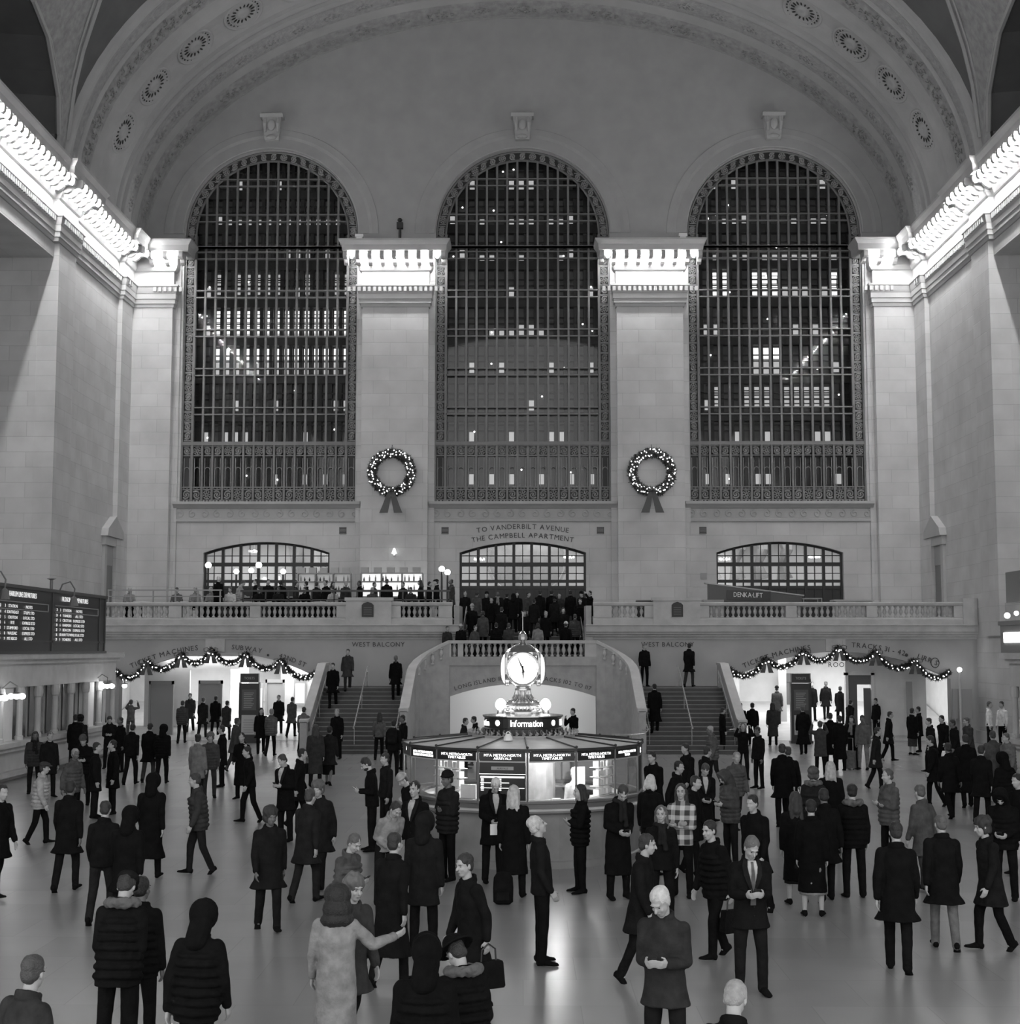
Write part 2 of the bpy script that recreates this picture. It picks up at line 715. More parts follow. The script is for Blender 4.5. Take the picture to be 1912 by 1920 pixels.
# dark vents in the wall and small items on the piers' tops
for x in (-8.64, -3.73, 3.73, 8.64):
    m = MB()
    m.box(x - .17, x + .17, WY - .02, WY + .02, 9.37, 9.71)
    o = obj('wall_vent', m, DARKM)
    tag(o, {-8.64: 'small square dark vent above the bar arch, beside the wreath pier', -3.73: 'small square dark vent at the left end of the Vanderbilt lettering',
            3.73: 'small square dark vent at the right end of the Vanderbilt lettering', 8.64: 'small square dark vent above the boom lift arch'}[x], 'vent')
    m = MB()
    for k in range(5):
        m.box(x - .15, x + .15, WY - .04, WY - .02, 9.4 + k * .065, 9.42 + k * .065)
    obj('grille', m, GREY, o)
m = MB()
m.box(8.5, 8.8, WY - .03, WY + .01, 7.2, 7.5)
o = tag(obj('wall_vent', m, GREY), 'small grey vent low on the wall left of the boom lift', 'vent')
m = MB()
m.tube([(-5.95, WY - .6, 23.5), (-5.95, WY - .6, 24.35)], .07)
m.box(-6.1, -5.8, WY - .75, WY - .5, 24.2, 24.5)
m.ell((-5.95, WY - .65, 24.62), (.12, .12, .1))
tag(obj('security_camera', m, DARKM), 'dark camera post standing on top of the left wreath pier', 'camera')
for x in (-7.95, 8.0 - .2, ):
    m = MB()
    m.box(x - .15, x + .15, WY - .4, WY - .1, 23.5, 23.85)
    m.box(x - .2, x + .2, WY - .45, WY - .05, 23.85, 24.0)
    tag(obj('floodlight_box', m, WHITE), 'small pale fitting on the %s wreath pier cornice' % ('left' if x < 0 else 'right'), 'light fitting')

# ---- splayed arch between the wall and the vault, in moulded bands
BANDS = [  # t0, t1, material, bulge
    (0, .015, ORN2, 0), (.015, .14, ORN, .05), (.14, .2, PLASTER_L, 0), (.2, .31, ORN2, .06), (.31, .34, PLASTER, .12), (.34, .37, PLASTER_L, 0),
    (.37, .4, PLASTER, .1), (.4, .43, PLASTER_L, 0), (.43, .62, PLASTER_L, -.14), (.62, .72, PLASTER_L, -.05), (.72, .84, ORN, .06), (.84, .86, PLASTER_L, .14), (.86, .92, ORN2, .04), (.92, .94, PLASTER_L, .1), (.94, 1.0, PLASTER_L, .3)]


def splay(t, th, off=0):
    a = A0 + (A1 - A0) * t - off
    b = B0 + (B1 - B0) * t - off
    return (a * cos(th), Y0 + (Y1 - Y0) * t, CZ + b * sin(th))


for bi, (t0, t1, mt, bg) in enumerate(BANDS):
    m = MB()
    rs = []
    K = 96
    for k in range(K + 1):
        th = pi * k / K
        row = []
        q = 6
        row.append(splay(t0, th, -.3))
        for j in range(q + 1):
            f = j / q
            row.append(splay(t0 + (t1 - t0) * f, th, bg * sin(pi * f) if bg else 0))
        row.append(splay(t1, th, -.3))
        rs.append(row)
    m.rings(rs, True, True)
    struct('ceiling_band', m, mt, smooth=False)
# garland reliefs on the inner band, leaf tufts on the outer, roundels on the broad band


def on_splay(t, th, off):
    p = Vector(splay(t, th, off))
    e1 = (Vector(splay(t, th + .01, off)) - p).normalized()
    e2 = (Vector(splay(t + .01, th, off)) - p).normalized()
    n = e1.cross(e2).normalized()
    if n.z > 0:
        n = -n
    return Matrix((e1, e2, n)).transposed().to_4x4(), p


m = MB()
R_ = 1.0
m.rings([[(r * cos(a), r * sin(a), z) for r, z in ((1.0, 0), (1.0, .08), (.93, .12), (.88, .05), (.84, .0))] for a in [2 * pi * k / 32 for k in range(33)]], True, False)
m.rings([[(r * cos(a), r * sin(a), z) for r, z in ((.74, 0), (.74, .05), (.7, .07), (.66, .0))] for a in [2 * pi * k / 32 for k in range(33)]], True, False)
m.rings([[(r * cos(a), r * sin(a), z) for r, z in ((.34, 0), (.3, .1), (.16, .12), (.0001, .1))] for a in [2 * pi * k / 16 for k in range(17)]], False, False)
m.cur = 1
for k in range(16):
    a = 2 * pi * k / 16
    Mx = Matrix.Rotation(a, 4, 'Z') @ Matrix.Translation((.5, 0, .03))
    m.ell((0, 0, 0), (.12, .045, .03), None, 8, 6)
    for i in range(len(m.v) - 8 * 7, len(m.v)):
        m.v[i] = tuple(Mx @ Vector(m.v[i]))
for k in range(24):
    a = 2 * pi * (k + .5) / 24
    Mx = Matrix.Translation((.79 * cos(a), .79 * sin(a), .03))
    m.ell((.79 * cos(a), .79 * sin(a), .03), (.045, .045, .03), None, 6, 5)
ros_me = m.mesh('rosette', True)
ros_me.materials.append(PLASTER_L)
ros_me.materials.append(DARKM)
m = MB()
rr = random.Random(3)
for k in range(26):
    a = rr.uniform(0, 2 * pi)
    r = rr.uniform(.1, .55)
    x, y = r * cos(a) * 1.5, r * sin(a) * .8
    b = rr.uniform(0, pi)
    m.tube([(x, y, .02), (x + .1 * cos(b), y + .1 * sin(b), .09), (x + .22 * cos(b + .5), y + .22 * sin(b + .5), .02)], [.02, .035, .01], 5)
tuft_me = m.mesh('leaf_relief', True)
tuft_me.materials.append(PLASTER)
host = [o for o in COL.objects if o.name.startswith('ceiling_band')]


def relief(me, t, th, off, sc, host_o, name):
    Mx, p = on_splay(t, th, off)
    o = bpy.data.objects.new(name, me)
    COL.objects.link(o)
    o.parent = host_o
    o.matrix_world = Matrix.Translation(p) @ Mx @ Matrix.Diagonal((sc, sc, sc, 1))
    return o


for q in (-72.4, -61.8, -51.8, -42.2, -32.8, -23.4, -14, -4.7, 4.7, 14, 23.4, 32.8, 42.2, 51.8, 61.8, 72.4):
    relief(ros_me, .525, pi / 2 + radians(q), -.13, 1.0, host[8], 'rosette')
for k in range(-13, 14):
    th = pi / 2 + radians(6.3) * k
    relief(tuft_me, .078, th, .05, .8 if k % 2 == 0 else .55, host[1], 'leaf_relief')
for k in range(-15, 16):
    th = pi / 2 + radians(5.4) * k
    relief(tuft_me, .78, th, .05, .85, host[10], 'leaf_relief')
    relief(tuft_me, .255, th + .04, .05, .5, host[3], 'leaf_relief')
# end blocks under the bands (scroll feet)
# ---- the vault with its side lunettes
PR = [(58.92, 25.05), (58.54, 26.1), (58.01, 26.91), (57.19, 28.18), (55.95, 29.73), (54.2, 31.6), (52.5, 33.0)]
PL = [(57.88, 24.92), (56.85, 26.12), (55.69, 26.69), (53.99, 27.4), (51.75, 27.8), (48.0, 28.3), (44.0, 28.3)]


def interp(tab, z):
    if z <= tab[0][1]:
        return tab[0][0]
    for (ya, za), (yb, zb) in zip(tab, tab[1:]):
        if za <= z <= zb:
            return ya + (yb - ya) * (z - za) / (zb - za + 1e-9)
    return tab[-1][0]


def vpt(y, z, s, off=0):
    q = (z - CZ) / B1
    return (s * (A1 - off) * sqrt(max(0, 1 - q * q)), y, z)


m = MB()
zs = [CZ + B1 * sin(pi / 2 * k / 24) for k in range(25)]
for s in (-1, 1):
    rows = []
    for z in zs:
        yl = min(interp(PR, z) if z < 29 else 59.0, 59.0) if z < 28.6 else 59.0
        rows.append(z)
    for i in range(24):
        z0, z1 = zs[i], zs[i + 1]
        # strip next to the splayed arch
        y0, y1 = interp(PR, z0), interp(PR, z1)
        m.quad(vpt(59.3, z0, s), vpt(y0 - .1, z0, s), vpt(y1 - .1, z1, s), vpt(59.3, z1, s))
        if z0 < 28.3:
            m.quad(vpt(36, z0, s), vpt(-12, z0, s), vpt(-12, z1, s), vpt(36, z1, s))
        if z0 >= 27.4:
            m.quad(vpt(y0, z0, s), vpt(-12, z0, s), vpt(-12, z1, s), vpt(y1, z1, s))
struct('ceiling', m, SKYBLUE)
for s in (-1, 1):
    # ornamented pendentive
    m = MB()
    rs = []
    zz = [23.2, 24.0, 25.0, 25.6, 26.2, 26.8, 27.3, 27.7, 28.0, 28.15]
    rowL, rowR = [], []
    for z in zz:
        a = interp(PL, z)
        b = interp(PR, z)
        rs.append([vpt(a + (b - a) * j / 8, z, s, .12 + .1 * sin(pi * j / 8)) for j in range(9)])
    zz2 = [28.15, 29, 30, 31.5, 33]
    n = len(m.v)
    m.rings(rs, False, False)
    rs = []
    for z in zz2:
        b = interp(PR, z)
        rs.append([vpt(44 + (b - 44) * j / 8, z, s, .12 + .1 * sin(pi * j / 8)) for j in range(9)])
    m.rings(rs, False, False)
    struct('ceiling_pendentive', m, ORN, smooth=True)
    m = MB()
    for tab in (PL[:5], PR):
        m.tube([vpt(y, z, s, .15) for y, z in tab], .11, 6)
        m.tube([vpt(y + (-.45 if tab is PR else .45), z, s, .15) for y, z in tab], .05, 6)
    struct('ceiling_moulding', m, PLASTER_L)
    # lunette window: reveal and dark lattice
    m = MB()
    pts = [(y, z) for y, z in PL] + [(40, 28.2), (37, 27.0), (35, 24.9)]
    for (ya, za), (yb, zb) in zip(pts, pts[1:]):
        m.quad(vpt(ya + .05, za, s, .2), (s * 20.95, ya - .4, za), (s * 20.95, yb - .4, zb), vpt(yb + .05, zb, s, .2))
    m.box(min(s * 19.2, s * 21.2), max(s * 19.2, s * 21.2), 57.9, 60.5, 23.4, 26.5)
    m.quad((s * 19, 34, 23.5), (s * 21, 34, 23.5), (s * 21, 60, 23.5), (s * 19, 60, 23.5))
    struct('ceiling_reveal', m, SKYBLUE)
    m = MB()
    m.box(min(s * 20.9, s * 21.0), max(s * 20.9, s * 21.0), 30, 60, 23.3, 30)
    ww = struct('window_%d' % (7 if s < 0 else 8), m, mat('night_glass', .02, .3))
    m = MB()
    for k in range(60):
        y = 33.5 + k * .42
        if y < 58:
            m.box(s * 20.75 - .03, s * 20.75 + .03, y - .05, y + .05, 23.5, 30)
    for z in (25.2, 26.9, 28.6):
        m.box(s * 20.72 - .04, s * 20.72 + .04, 33, 58.2, z, z + .12)
    obj('window_lattice', m, BRONZE, ww)

# ---- tall windows: bronze screens, ornamental borders, inner glazing and office lights behind
ZT = [12.0 - .33, 13.8, 15.4, 17.32, 19.25, 21.19, 23.12, 24.99, 26.78]
rr = random.Random(11)


def swirl(m, cx, cz, r, y, k):
    """a cast scroll panel"""
    s = 1 if k % 2 else -1
    if k % 3 == 2:
        for a in range(8):
            t = a * pi / 4
            m.tube([(cx + .15 * r * cos(t), y, cz + .15 * r * sin(t)), (cx + .8 * r * cos(t + .15), y, cz + .8 * r * sin(t + .15))], [.02, .035], 4)
        m.tube([(cx + r * .85 * cos(t * pi / 6), y, cz + r * .85 * sin(t * pi / 6)) for t in range(13)], .018, 4)
    else:
        for h in (0, pi):
            pts = [(cx + s * (.1 + .085 * q) * r * cos(q * .62 + h), y, cz + (.1 + .085 * q) * r * sin(q * .62 + h)) for q in range(10)]
            m.tube(pts, [.02 + .003 * q for q in range(10)], 4)
        m.ell((cx, y, cz), (.05, .03, .05), None, 6, 4)
    for q in (-1, 1):
        m.box(cx - r * .9, cx + r * .9, y - .01, y + .02, cz + q * r * 1.05 - .015, cz + q * r * 1.05 + .015)


LIT = mat('lit_blind', .6, .6, emit=.38)
LIT2 = mat('dim_lit_pane', .5, .6, emit=.13)
LIT3 = mat('office_lamp', .8, .5, emit=1.6)
PANE = mat('office_pane', .17, .5)
for wi, cx in enumerate(WC):
    YF = WY + .32     # screen plane
    IW = 3.74
    win = struct('window_%d' % (wi + 1), MB(), BRONZE)
    m = MB()
    nb = 15
    for k in range(nb + 1):
        x = cx - IW + 2 * IW * k / nb
        top = 24.14 + sqrt(max(.01, 3.74 ** 2 - (x - cx) ** 2)) if abs(x - cx) < 3.73 else 24.14
        m.box(x - .05, x + .05, YF - .1, YF + .1, 10.95, top)
    for z in ZT:
        hw = IW if z < 24.14 else sqrt(max(.1, 3.74 ** 2 - (z - 24.14) ** 2))
        if z in (ZT[0],):
            m.box(cx - 4.25, cx + 4.25, YF - .08, YF + .08, z - .03, z + .03)
        elif z == ZT[1]:
            m.box(cx - 4.25, cx + 4.25, YF - .14, YF + .14, z - .09, z + .09)
        else:
            m.box(cx - hw, cx + hw, YF - .12, YF + .12, z + .14, z + .2)
            m.box(cx - hw, cx + hw, YF - .12, YF + .12, z - .2, z - .14)
    # arch inner rim and outer rim
    for R in (3.76, 4.2):
        m.tube([(cx + R * cos(pi * k / 40), YF, 24.14 + R * sin(pi * k / 40)) for k in range(41)], .06, 6)
    for s in (-1, 1):
        m.box(cx + s * 3.74 - .06, cx + s * 3.74 + .06, YF - .12, YF + .12, 10.95, 24.14)
        m.box(cx + s * 4.22 - .04, cx + s * 4.22 + .04, YF - .12, YF + .12, 10.95, 24.14)
    obj('window_frame', m, BRONZE, win)
    # cast borders
    m = MB()
    back = MB()
    kk = 0
    for s in (-1, 1):
        z = 13.95
        while z < 24.1:
            swirl(m, cx + s * 3.99, z + .22, .2, YF - .02, kk)
            kk += 1
            z += .48
        back.box(cx + s * 3.99 - .24, cx + s * 3.99 + .24, YF + .05, YF + .12, 10.95, 24.2)
    for k in range(25):
        a = pi * (k + .5) / 25
        swirl(m, cx + 3.98 * cos(a), 24.14 + 3.98 * sin(a), .19, YF - .02, k)
    rs = [[(cx + r * cos(pi * k / 40), y, 24.14 + r * sin(pi * k / 40)) for r, y in ((3.76, YF + .05), (4.24, YF + .05), (4.24, YF + .12), (3.76, YF + .12))] for k in range(41)]
    back.rings(rs)
    for k in range(nb + 2):
        x = cx - 3.99 + 7.98 * k / (nb + 1)
        swirl(m, x, 11.31, .24, YF - .02, k)
        # arcaded bars of the lowest light
        x = cx - 3.99 + 7.98 * k / (nb + 1)
        swirl(m, x, 13.45, .22, YF - .02, k + 1)
        for q in (-.13, .13):
            m.box(x + q - .012, x + q + .012, YF - .02, YF + .02, 11.7, 13.1)
        m.tube([(x + .13 * cos(pi * t / 6), YF, 12.5 + .15 * sin(pi * t / 6)) for t in range(7)], .02, 4)
    for k in range(52):
        x = cx - 4.2 + 8.4 * (k + .5) / 52
        for z in (10.98, 11.6, 13.66):
            m.box(x - .035, x + .035, YF - .02, YF + .02, z, z + .08)
    back.box(cx - 4.25, cx + 4.25, YF + .07, YF + .12, 10.95, 11.62)
    obj('border_scrollwork', m, BRONZE_L, win)
    obj('border_backing', back, DARKM, win)
    # glass
    gm = holed([arch_loop(cx, 4.2, 11.0, 24.14, 28.34, 30)], .012, XZ(YF + .16))
    obj('window_glass', gm, GLASS, win)
    # inner wall of the double window, its walkways and the rooms behind
    m = MB()
    YB = WY + 2.3
    m.box(cx - 5.6, cx + 5.6, YB + .5, YB + .6, 10, 29.5)
    for s in (-1, 1):
        m.box(cx + s * 5.5 - .1, cx + s * 5.5 + .1, WY + .8, YB + .6, 10, 29.5)
    m.box(cx - 5.6, cx + 5.6, WY + .8, YB + .6, 29.4, 29.6)
    m.box(cx - 5.6, cx + 5.6, WY + .8, YB + .6, 9.95, 10.1)
    for k in range(-1, nb + 2):
        x = cx - IW + 2 * IW * (k + .5) / nb + .16
        m.box(x - .09, x + .09, YB, YB + .2, 10, 29.4)
    for z in ZT[1:]:
        m.box(cx - 5.5, cx + 5.5, YB - .1, YB + .3, z - .2, z + .25)
        m.box(cx - 5.5, cx + 5.5, YB, YB + .1, z + .9, z + .95)
        m.box(cx - 5.5, cx + 5.5, YB, YB + .1, z + 1.2, z + 1.25)
    obj('inner_frame', m, mat('inner_steel', .06, .6), win)
    m = MB()
    rows = list(zip(ZT, ZT[1:] + [28.4]))
    rows = [(10.9, ZT[0])] + rows
    lamps = MB()
    for ri, (z0, z1) in enumerate(rows):
        for k in range(nb):
            x = cx - IW + 2 * IW * (k + .5) / nb
            bright = 0
            if wi == 0:
                if ri == 5 and k > 0:
                    bright = 1
                if ri == 4 and k > 0:
                    bright = 2
                if ri == 6 and k > 0 and rr.random() < .75:
                    bright = 4
                if ri == 8 and 1 < k < 14:
                    bright = 3
            elif wi == 1:
                if ri in (8, 7, 5) and 2 < k < 12 and rr.random() < .45:
                    bright = 3
            else:
                if ri == 6 and (k in (2, 3, 6, 7, 8) or rr.random() < .2):
                    bright = 1
                if ri == 4 and k in (6, 7, 8):
                    bright = 2
                if ri == 3 and rr.random() < .55:
                    bright = 4
                if ri in (8, 7) and rr.random() < .45:
                    bright = 3
            m.cur = 0
            m.box(x - .22, x + .22, YB + .3, YB + .34, z0 + .2, z1 - .2)
            m.cur = 1
            h = z1 - z0
            if bright == 1:
                for q in range(6):
                    m.box(x - .2, x + .0 + .1 * rr.random(), YB + .26, YB + .29, z1 - .45 - q * .2, z1 - .3 - q * .2)
                m.cur = 2
                m.box(x - .2, x + .14, YB + .27, YB + .3, z0 + .28, z0 + .75)
            elif bright == 2:
                m.box(x - .2, x + .12, YB + .26, YB + .3, z1 - .85, z1 - .3)
                m.cur = 2
                m.box(x - .2, x + .12, YB + .26, YB + .3, z0 + .3, z1 - .9)
            elif bright == 3:
                m.cur = 2
                m.box(x - .17, x + .17, YB + .26, YB + .3, z0 + .28, z0 + .62)
            elif bright == 4:
                m.cur = 2
                for q in range(5):
                    m.box(x - .18, x + .06, YB + .26, YB + .29, z1 - .5 - q * .22, z1 - .36 - q * .22)
            elif rr.random() < .2:
                m.cur = 2
                m.box(x - .18, x + .1, YB + .27, YB + .3, z0 + .4, z0 + .9)
            if rr.random() < .13:
                lamps.ell((x + rr.uniform(-.1, .1), YB - .1, z0 + rr.uniform(.4, 1.4)), (.045, .045, .045), None, 6, 5)
    obj('office_panes', m, [PANE, LIT, LIT2], win)
    obj('office_lamps', lamps, LIT3, win)

# ---- low arched windows and doors on the balcony
CURT = mat('foyer_wall', .62, .8)
DRAPE = noisy('foyer_hanging', .12, .4, 1.5, .8)
for wi, cx in enumerate(WC):
    YF = WY + .35
    win = struct('window_%d' % (wi + 4), MB(), BRONZE)
    m = MB()
    for k in range(8):
        x = cx - 3.0 + 6.0 * k / 7
        top = arc_z(cx, 3.03, 8.48, 9.0, max(cx - 3.02, min(cx + 3.02, x)))
        m.box(x - .07, x + .07, YF - .08, YF + .08, 4.76, top)
        if k < 7:
            xm = x + 6.0 / 14
            m.box(xm - .02, xm + .02, YF - .03, YF + .03, 7.1, arc_z(cx, 3.03, 8.48, 9.0, xm))
    for z, t in ((7.93, .09), (7.12, .07)):
        m.box(cx - 3.0, cx + 3.0, YF - .09, YF + .09, z - t, z + t)
    for z in (8.35, 7.5):
        m.box(cx - 3.0, cx + 3.0, YF - .03, YF + .03, z - .02, z + .02)
    m.tube([(cx - 3.03 + 6.06 * k / 24, YF, arc_z(cx, 3.03, 8.48, 9.0, cx - 3.03 + 6.06 * k / 24) - .03) for k in range(25)], .08, 6)
    # door leaves
    for k in range(7):
        x = cx - 3.0 + 6.0 * k / 7
        m.box(x + .07, x + .79, YF - .04, YF + .04, 4.76, 5.1)
        m.box(x + .07, x + .79, YF - .04, YF + .04, 6.75, 6.9)
        m.box(x + .07, x + .79, YF + .0, YF + .03, 5.0, 6.8)
        m.box(x + .4, x + .46, YF - .05, YF + .05, 4.76, 7.1)
        m.tube([(x + .36, YF - .1, 5.7), (x + .36, YF - .1, 6.1)], .02, 5)
    obj('window_frame', m, DARKM, win)
    m = MB()
    m.box(cx - 3, cx + 3, YF + .1, YF + .11, 4.8, 8.99)
    obj('window_glass', m, GLASS2, win)
    # the foyer behind
    m = MB()
    m.box(cx - 5.9, cx + 5.9, 76, 76.2, 4.6, 10.4)
    m.box(cx - 6.0, cx - 5.9, WY + .8, 76, 4.6, 10.4)
    m.box(cx + 5.9, cx + 6.0, WY + .8, 76, 4.6, 10.4)
    m.box(cx - 6.0, cx + 6.0, WY + .8, 76.2, 9.75, 9.95)
    m.box(cx - 6.0, cx + 6.0, WY + .8, 76.2, 4.5, 4.75)
    struct('wall_foyer', m, CURT)
    m = MB()
    if wi == 1:
        rs = [[(cx + .2 + 1.9 * cos(a) * f, 73.5 - .5 * (1 - f), 8.3 + 1.7 * sin(a) * f) for a in [2 * pi * k / 20 for k in range(20)]] for f in (1, .85, .8, .4, .05)]
        m.rings(rs)
        m.rings([[(cx + .2 + 2.0 * cos(a) + .08 * cos(b), 73.4 + .08 * sin(b), 8.3 + 1.8 * sin(a)) for b in (0, 2, 4)] for a in [2 * pi * k / 24 for k in range(25)]], True, False)
        m.box(cx + .1, cx + .3, 73.3, 73.5, 7.6, 9.7)
        lab = 'big dark round hanging seen through the middle balcony arch'
    elif wi == 0:
        for k in range(3):
            x = cx + .7 + k * 1.25
            m.rings([[(x - .4, 74, 9.6), (x + .4, 74, 9.6), (x + .4, 74.05, 9.6), (x - .4, 74.05, 9.6)], [(x - .1, 73.9, 7.5), (x + .5, 74.1, 7.3), (x + .5, 74.15, 7.3), (x - .1, 73.95, 7.5)]])
        lab = 'flags hanging behind the glass of the bar arch'
    else:
        for k in range(4):
            x = cx - 2.6 + k * 1.2
            m.tube([(x, 74, 9.7), (x + .1, 73.8, 8.9), (x - .15, 74, 8.2), (x, 74, 7.4)], [.5, .3, .2, .42], 8)
        lab = 'swagged drapes seen through the arch behind the boom lift'
    tag(obj('foyer_hanging', m, DRAPE), lab, 'hanging')
    # chandeliers in the foyer
    for q, (dx, zz) in enumerate(((-2.2, 8.3), (2.3, 8.4)) if wi else ((-1.2, 8.7), (2.4, 7.6))):
        e = empty('chandelier', (cx + dx, 73, zz), ('sparkling chandelier behind the %s arch, %s one' % (('bar', 'middle balcony', 'boom lift')[wi], ('left', 'right')[q])), 'chandelier')
        m = MB()
        m.tube([(0, 0, 0), (0, 0, 1.5)], .02, 5)
        m.tube([(.25 * cos(t), .25 * sin(t), 0) for t in [2 * pi * k / 12 for k in range(13)]], .02, 5)
        for k in range(5):
            a = k * 2 * pi / 5
            m.tube([(0, 0, .15), (.25 * cos(a), .25 * sin(a), 0)], .015, 4)
        obj('frame', m, BRASS, e)
        for k in range(5):
            a = k * 2 * pi / 5
            m = MB()
            m.ell((.25 * cos(a), .25 * sin(a), .07), (.045, .045, .06), None, 6, 6)
            obj('lamp', m, GLOW, e)

# ---- carved lettering
m = MB()
R = 12.5
text_mb('TO VANDERBILT AVENUE', .34, arc_xz(0, 9.62 - R, R, 0, WY - .012), .16, m)
R = 12.5
text_mb('THE CAMPBELL APARTMENT', .34, arc_xz(0, 9.2 - R, R, 0, WY - .012), .16, m)
struct('wall_lettering', m, LETTER)

# ---- balcony: slab, front wall, balustrade
PXB = 44.27


def xb(u):
    return (u - 980) / PXB


m = MB()
m.box(-X, -2.66, BF, WY + 2, 4.35, 4.75)
m.box(2.66, X, BF, WY + 2, 4.35, 4.75)
m.box(-2.66, 2.66, 65.0, WY + 2, 4.35, 4.75)
struct('floor_balcony', m, FLOOR)
# ground-floor wall under the balcony with its two wide arches
GL = (-12.8, 4.22)
GR = (13.35, 4.6)
outl = [(-X, 0), (-X, 4.4), (-2.66, 4.4), (-2.66, 3.0), (2.66, 3.0), (2.66, 4.4), (X, 4.4), (X, 0), (4.0, 0), (4.0, 2.8), (-4.0, 2.8), (-4.0, 0)]
outl = outl[::-1]


def arch2(cx, hw, zs, zc):
    return arch_loop(cx, hw, -.0, zs, zc, 24)


lp = [(-X, 0.0)]
for cx, hw in (GL,):
    lp += [(cx - hw, 0.0)] + [(p[0], p[1]) for p in arch_loop(cx, hw, 0, 2.62, 3.72, 24)[2:][::-1]] + [(cx + hw, 0.0)]
lp += [(-4.0, 0), (-4.0, 2.8), (4.0, 2.8), (4.0, 0)]
for cx, hw in (GR,):
    lp += [(cx - hw, 0.0)] + [(p[0], p[1]) for p in arch_loop(cx, hw, 0, 2.62, 3.76, 24)[2:][::-1]] + [(cx + hw, 0.0)]
lp += [(X, 0), (X, 4.4), (2.66, 4.4), (2.66, 3.2), (-2.66, 3.2), (-2.66, 4.4), (-X, 4.4)]
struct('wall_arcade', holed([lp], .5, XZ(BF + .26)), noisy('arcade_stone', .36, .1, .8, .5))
m = MB()
FASC = [(-.2, 4.28), (.04, 4.28), (.06, 4.36), (.14, 4.4), (.16, 4.46), (.22, 4.5), (.24, 4.56), (.28, 4.6), (.3, 4.84), (.36, 4.86), (.36, 4.9), (-.2, 4.92)]
for a, b in ((-2.66, -X), (X, 2.66)):
    m.sweep([(a, BF), (b, BF)], FASC)
struct('trim_14', m, STONE)
m = MB()
# the pilaster-like strip and shallow panels on the arcade wall
for cx in (GL[0], GR[0]):
    m.box(cx - .6, cx + .1, BF - .05, BF + .02, 3.78, 4.3)
    m.box(cx + .1, cx + .22, BF - .08, BF + .02, 3.76, 4.3)
struct('trim_15', m, STONE)

BAL_PROF = [(.07, 0), (.07, .05), (.045, .06), (.03, .09), (.04, .12), (.075, .2), (.08, .25), (.06, .32), (.035, .39), (.045, .41), (.07, .43), (.07, .47)]
bm_ = MB()
bm_.lathe(BAL_PROF, (0, 0, 0), 10)
bal_me = bm_.mesh('baluster', True)
bal_me.materials.append(STONE)
for sd, groups, peds in (
        ('left', [(197, 318), (342, 470), (490, 632), (752, 823)], [(318, 342), (470, 490), (632, 650), (735, 752), (823, 848)]),
        ('right', [(1145, 1207), (1327, 1470), (1490, 1620), (1640, 1782)], [(1112, 1145), (1207, 1223), (1310, 1327), (1470, 1490), (1620, 1640), (1782, 1798)])):
    L_ = sd == 'left'
    e = empty('balustrade', (0, BF, 4.9), 'stone balcony balustrade %s the central stair, dark plaque on its pedestal' % ('left of' if L_ else 'right of'), 'balustrade')
    a, b = (-X + .02, -2.97) if L_ else (2.97, X - .02)
    m = MB()
    m.sweep([(b, .0), (a, .0)], [(-.14, .78), (.2, .78), (.24, .82), (.26, .9), (.24, .94), (-.16, .94)])
    obj('coping', m, STONE, e)
    m = MB()
    m.sweep([(b, .0), (a, .0)], [(-.14, 0), (.24, 0), (.24, .22), (.2, .27), (.16, .3), (-.14, .3)])
    obj('plinth', m, STONE, e)
    for u0, u1 in peds:
        m = MB()
        m.box(xb(u0), xb(u1), -.2, .12, .29, .79)
        obj('pedestal', m, STONE, e)
    u0, u1 = (650, 735) if L_ else (1223, 1310)
    m = MB()
    m.box(xb(u0), xb(u1), -.3, .2, 0, 1.08)
    m.box(xb(u0) - .05, xb(u1) + .05, -.34, .24, 1.0, 1.14)
    pp = obj('pedestal', m, STONE, e)
    u0, u1 = (680, 702) if L_ else (1257, 1278)
    m = MB()
    xa, xc = xb(u0), xb(u1)
    m.rings([[(xa, y, .32), (xc, y, .32), (xc, y, .82), (xc - .08, y, .9), ((xa + xc) / 2, y, .95), (xa + .08, y, .9), (xa, y, .82)] for y in (-.34, -.3)])
    obj('plaque', m, DARKM, pp)
    m = MB()
    for q in range(4):
        m.box(xa + .08, xc - .08, -.35, -.34, .42 + q * .09, .45 + q * .09)
    obj('plaque_lettering', m, mat('plaque_relief', .08, .4), pp)
    if not L_:
        m = MB()
        m.box(xb(1798), X - .02, -.3, .2, 0, 1.1)
        obj('pedestal', m, STONE, e)
    for u0, u1 in groups:
        n = round((u1 - u0) / 10.4)
        for k in range(n):
            o = bpy.data.objects.new('baluster', bal_me)
            COL.objects.link(o)
            o.parent = e
            o.location = (xb(u0 + (u1 - u0) * (k + .5) / n), 0, .3)

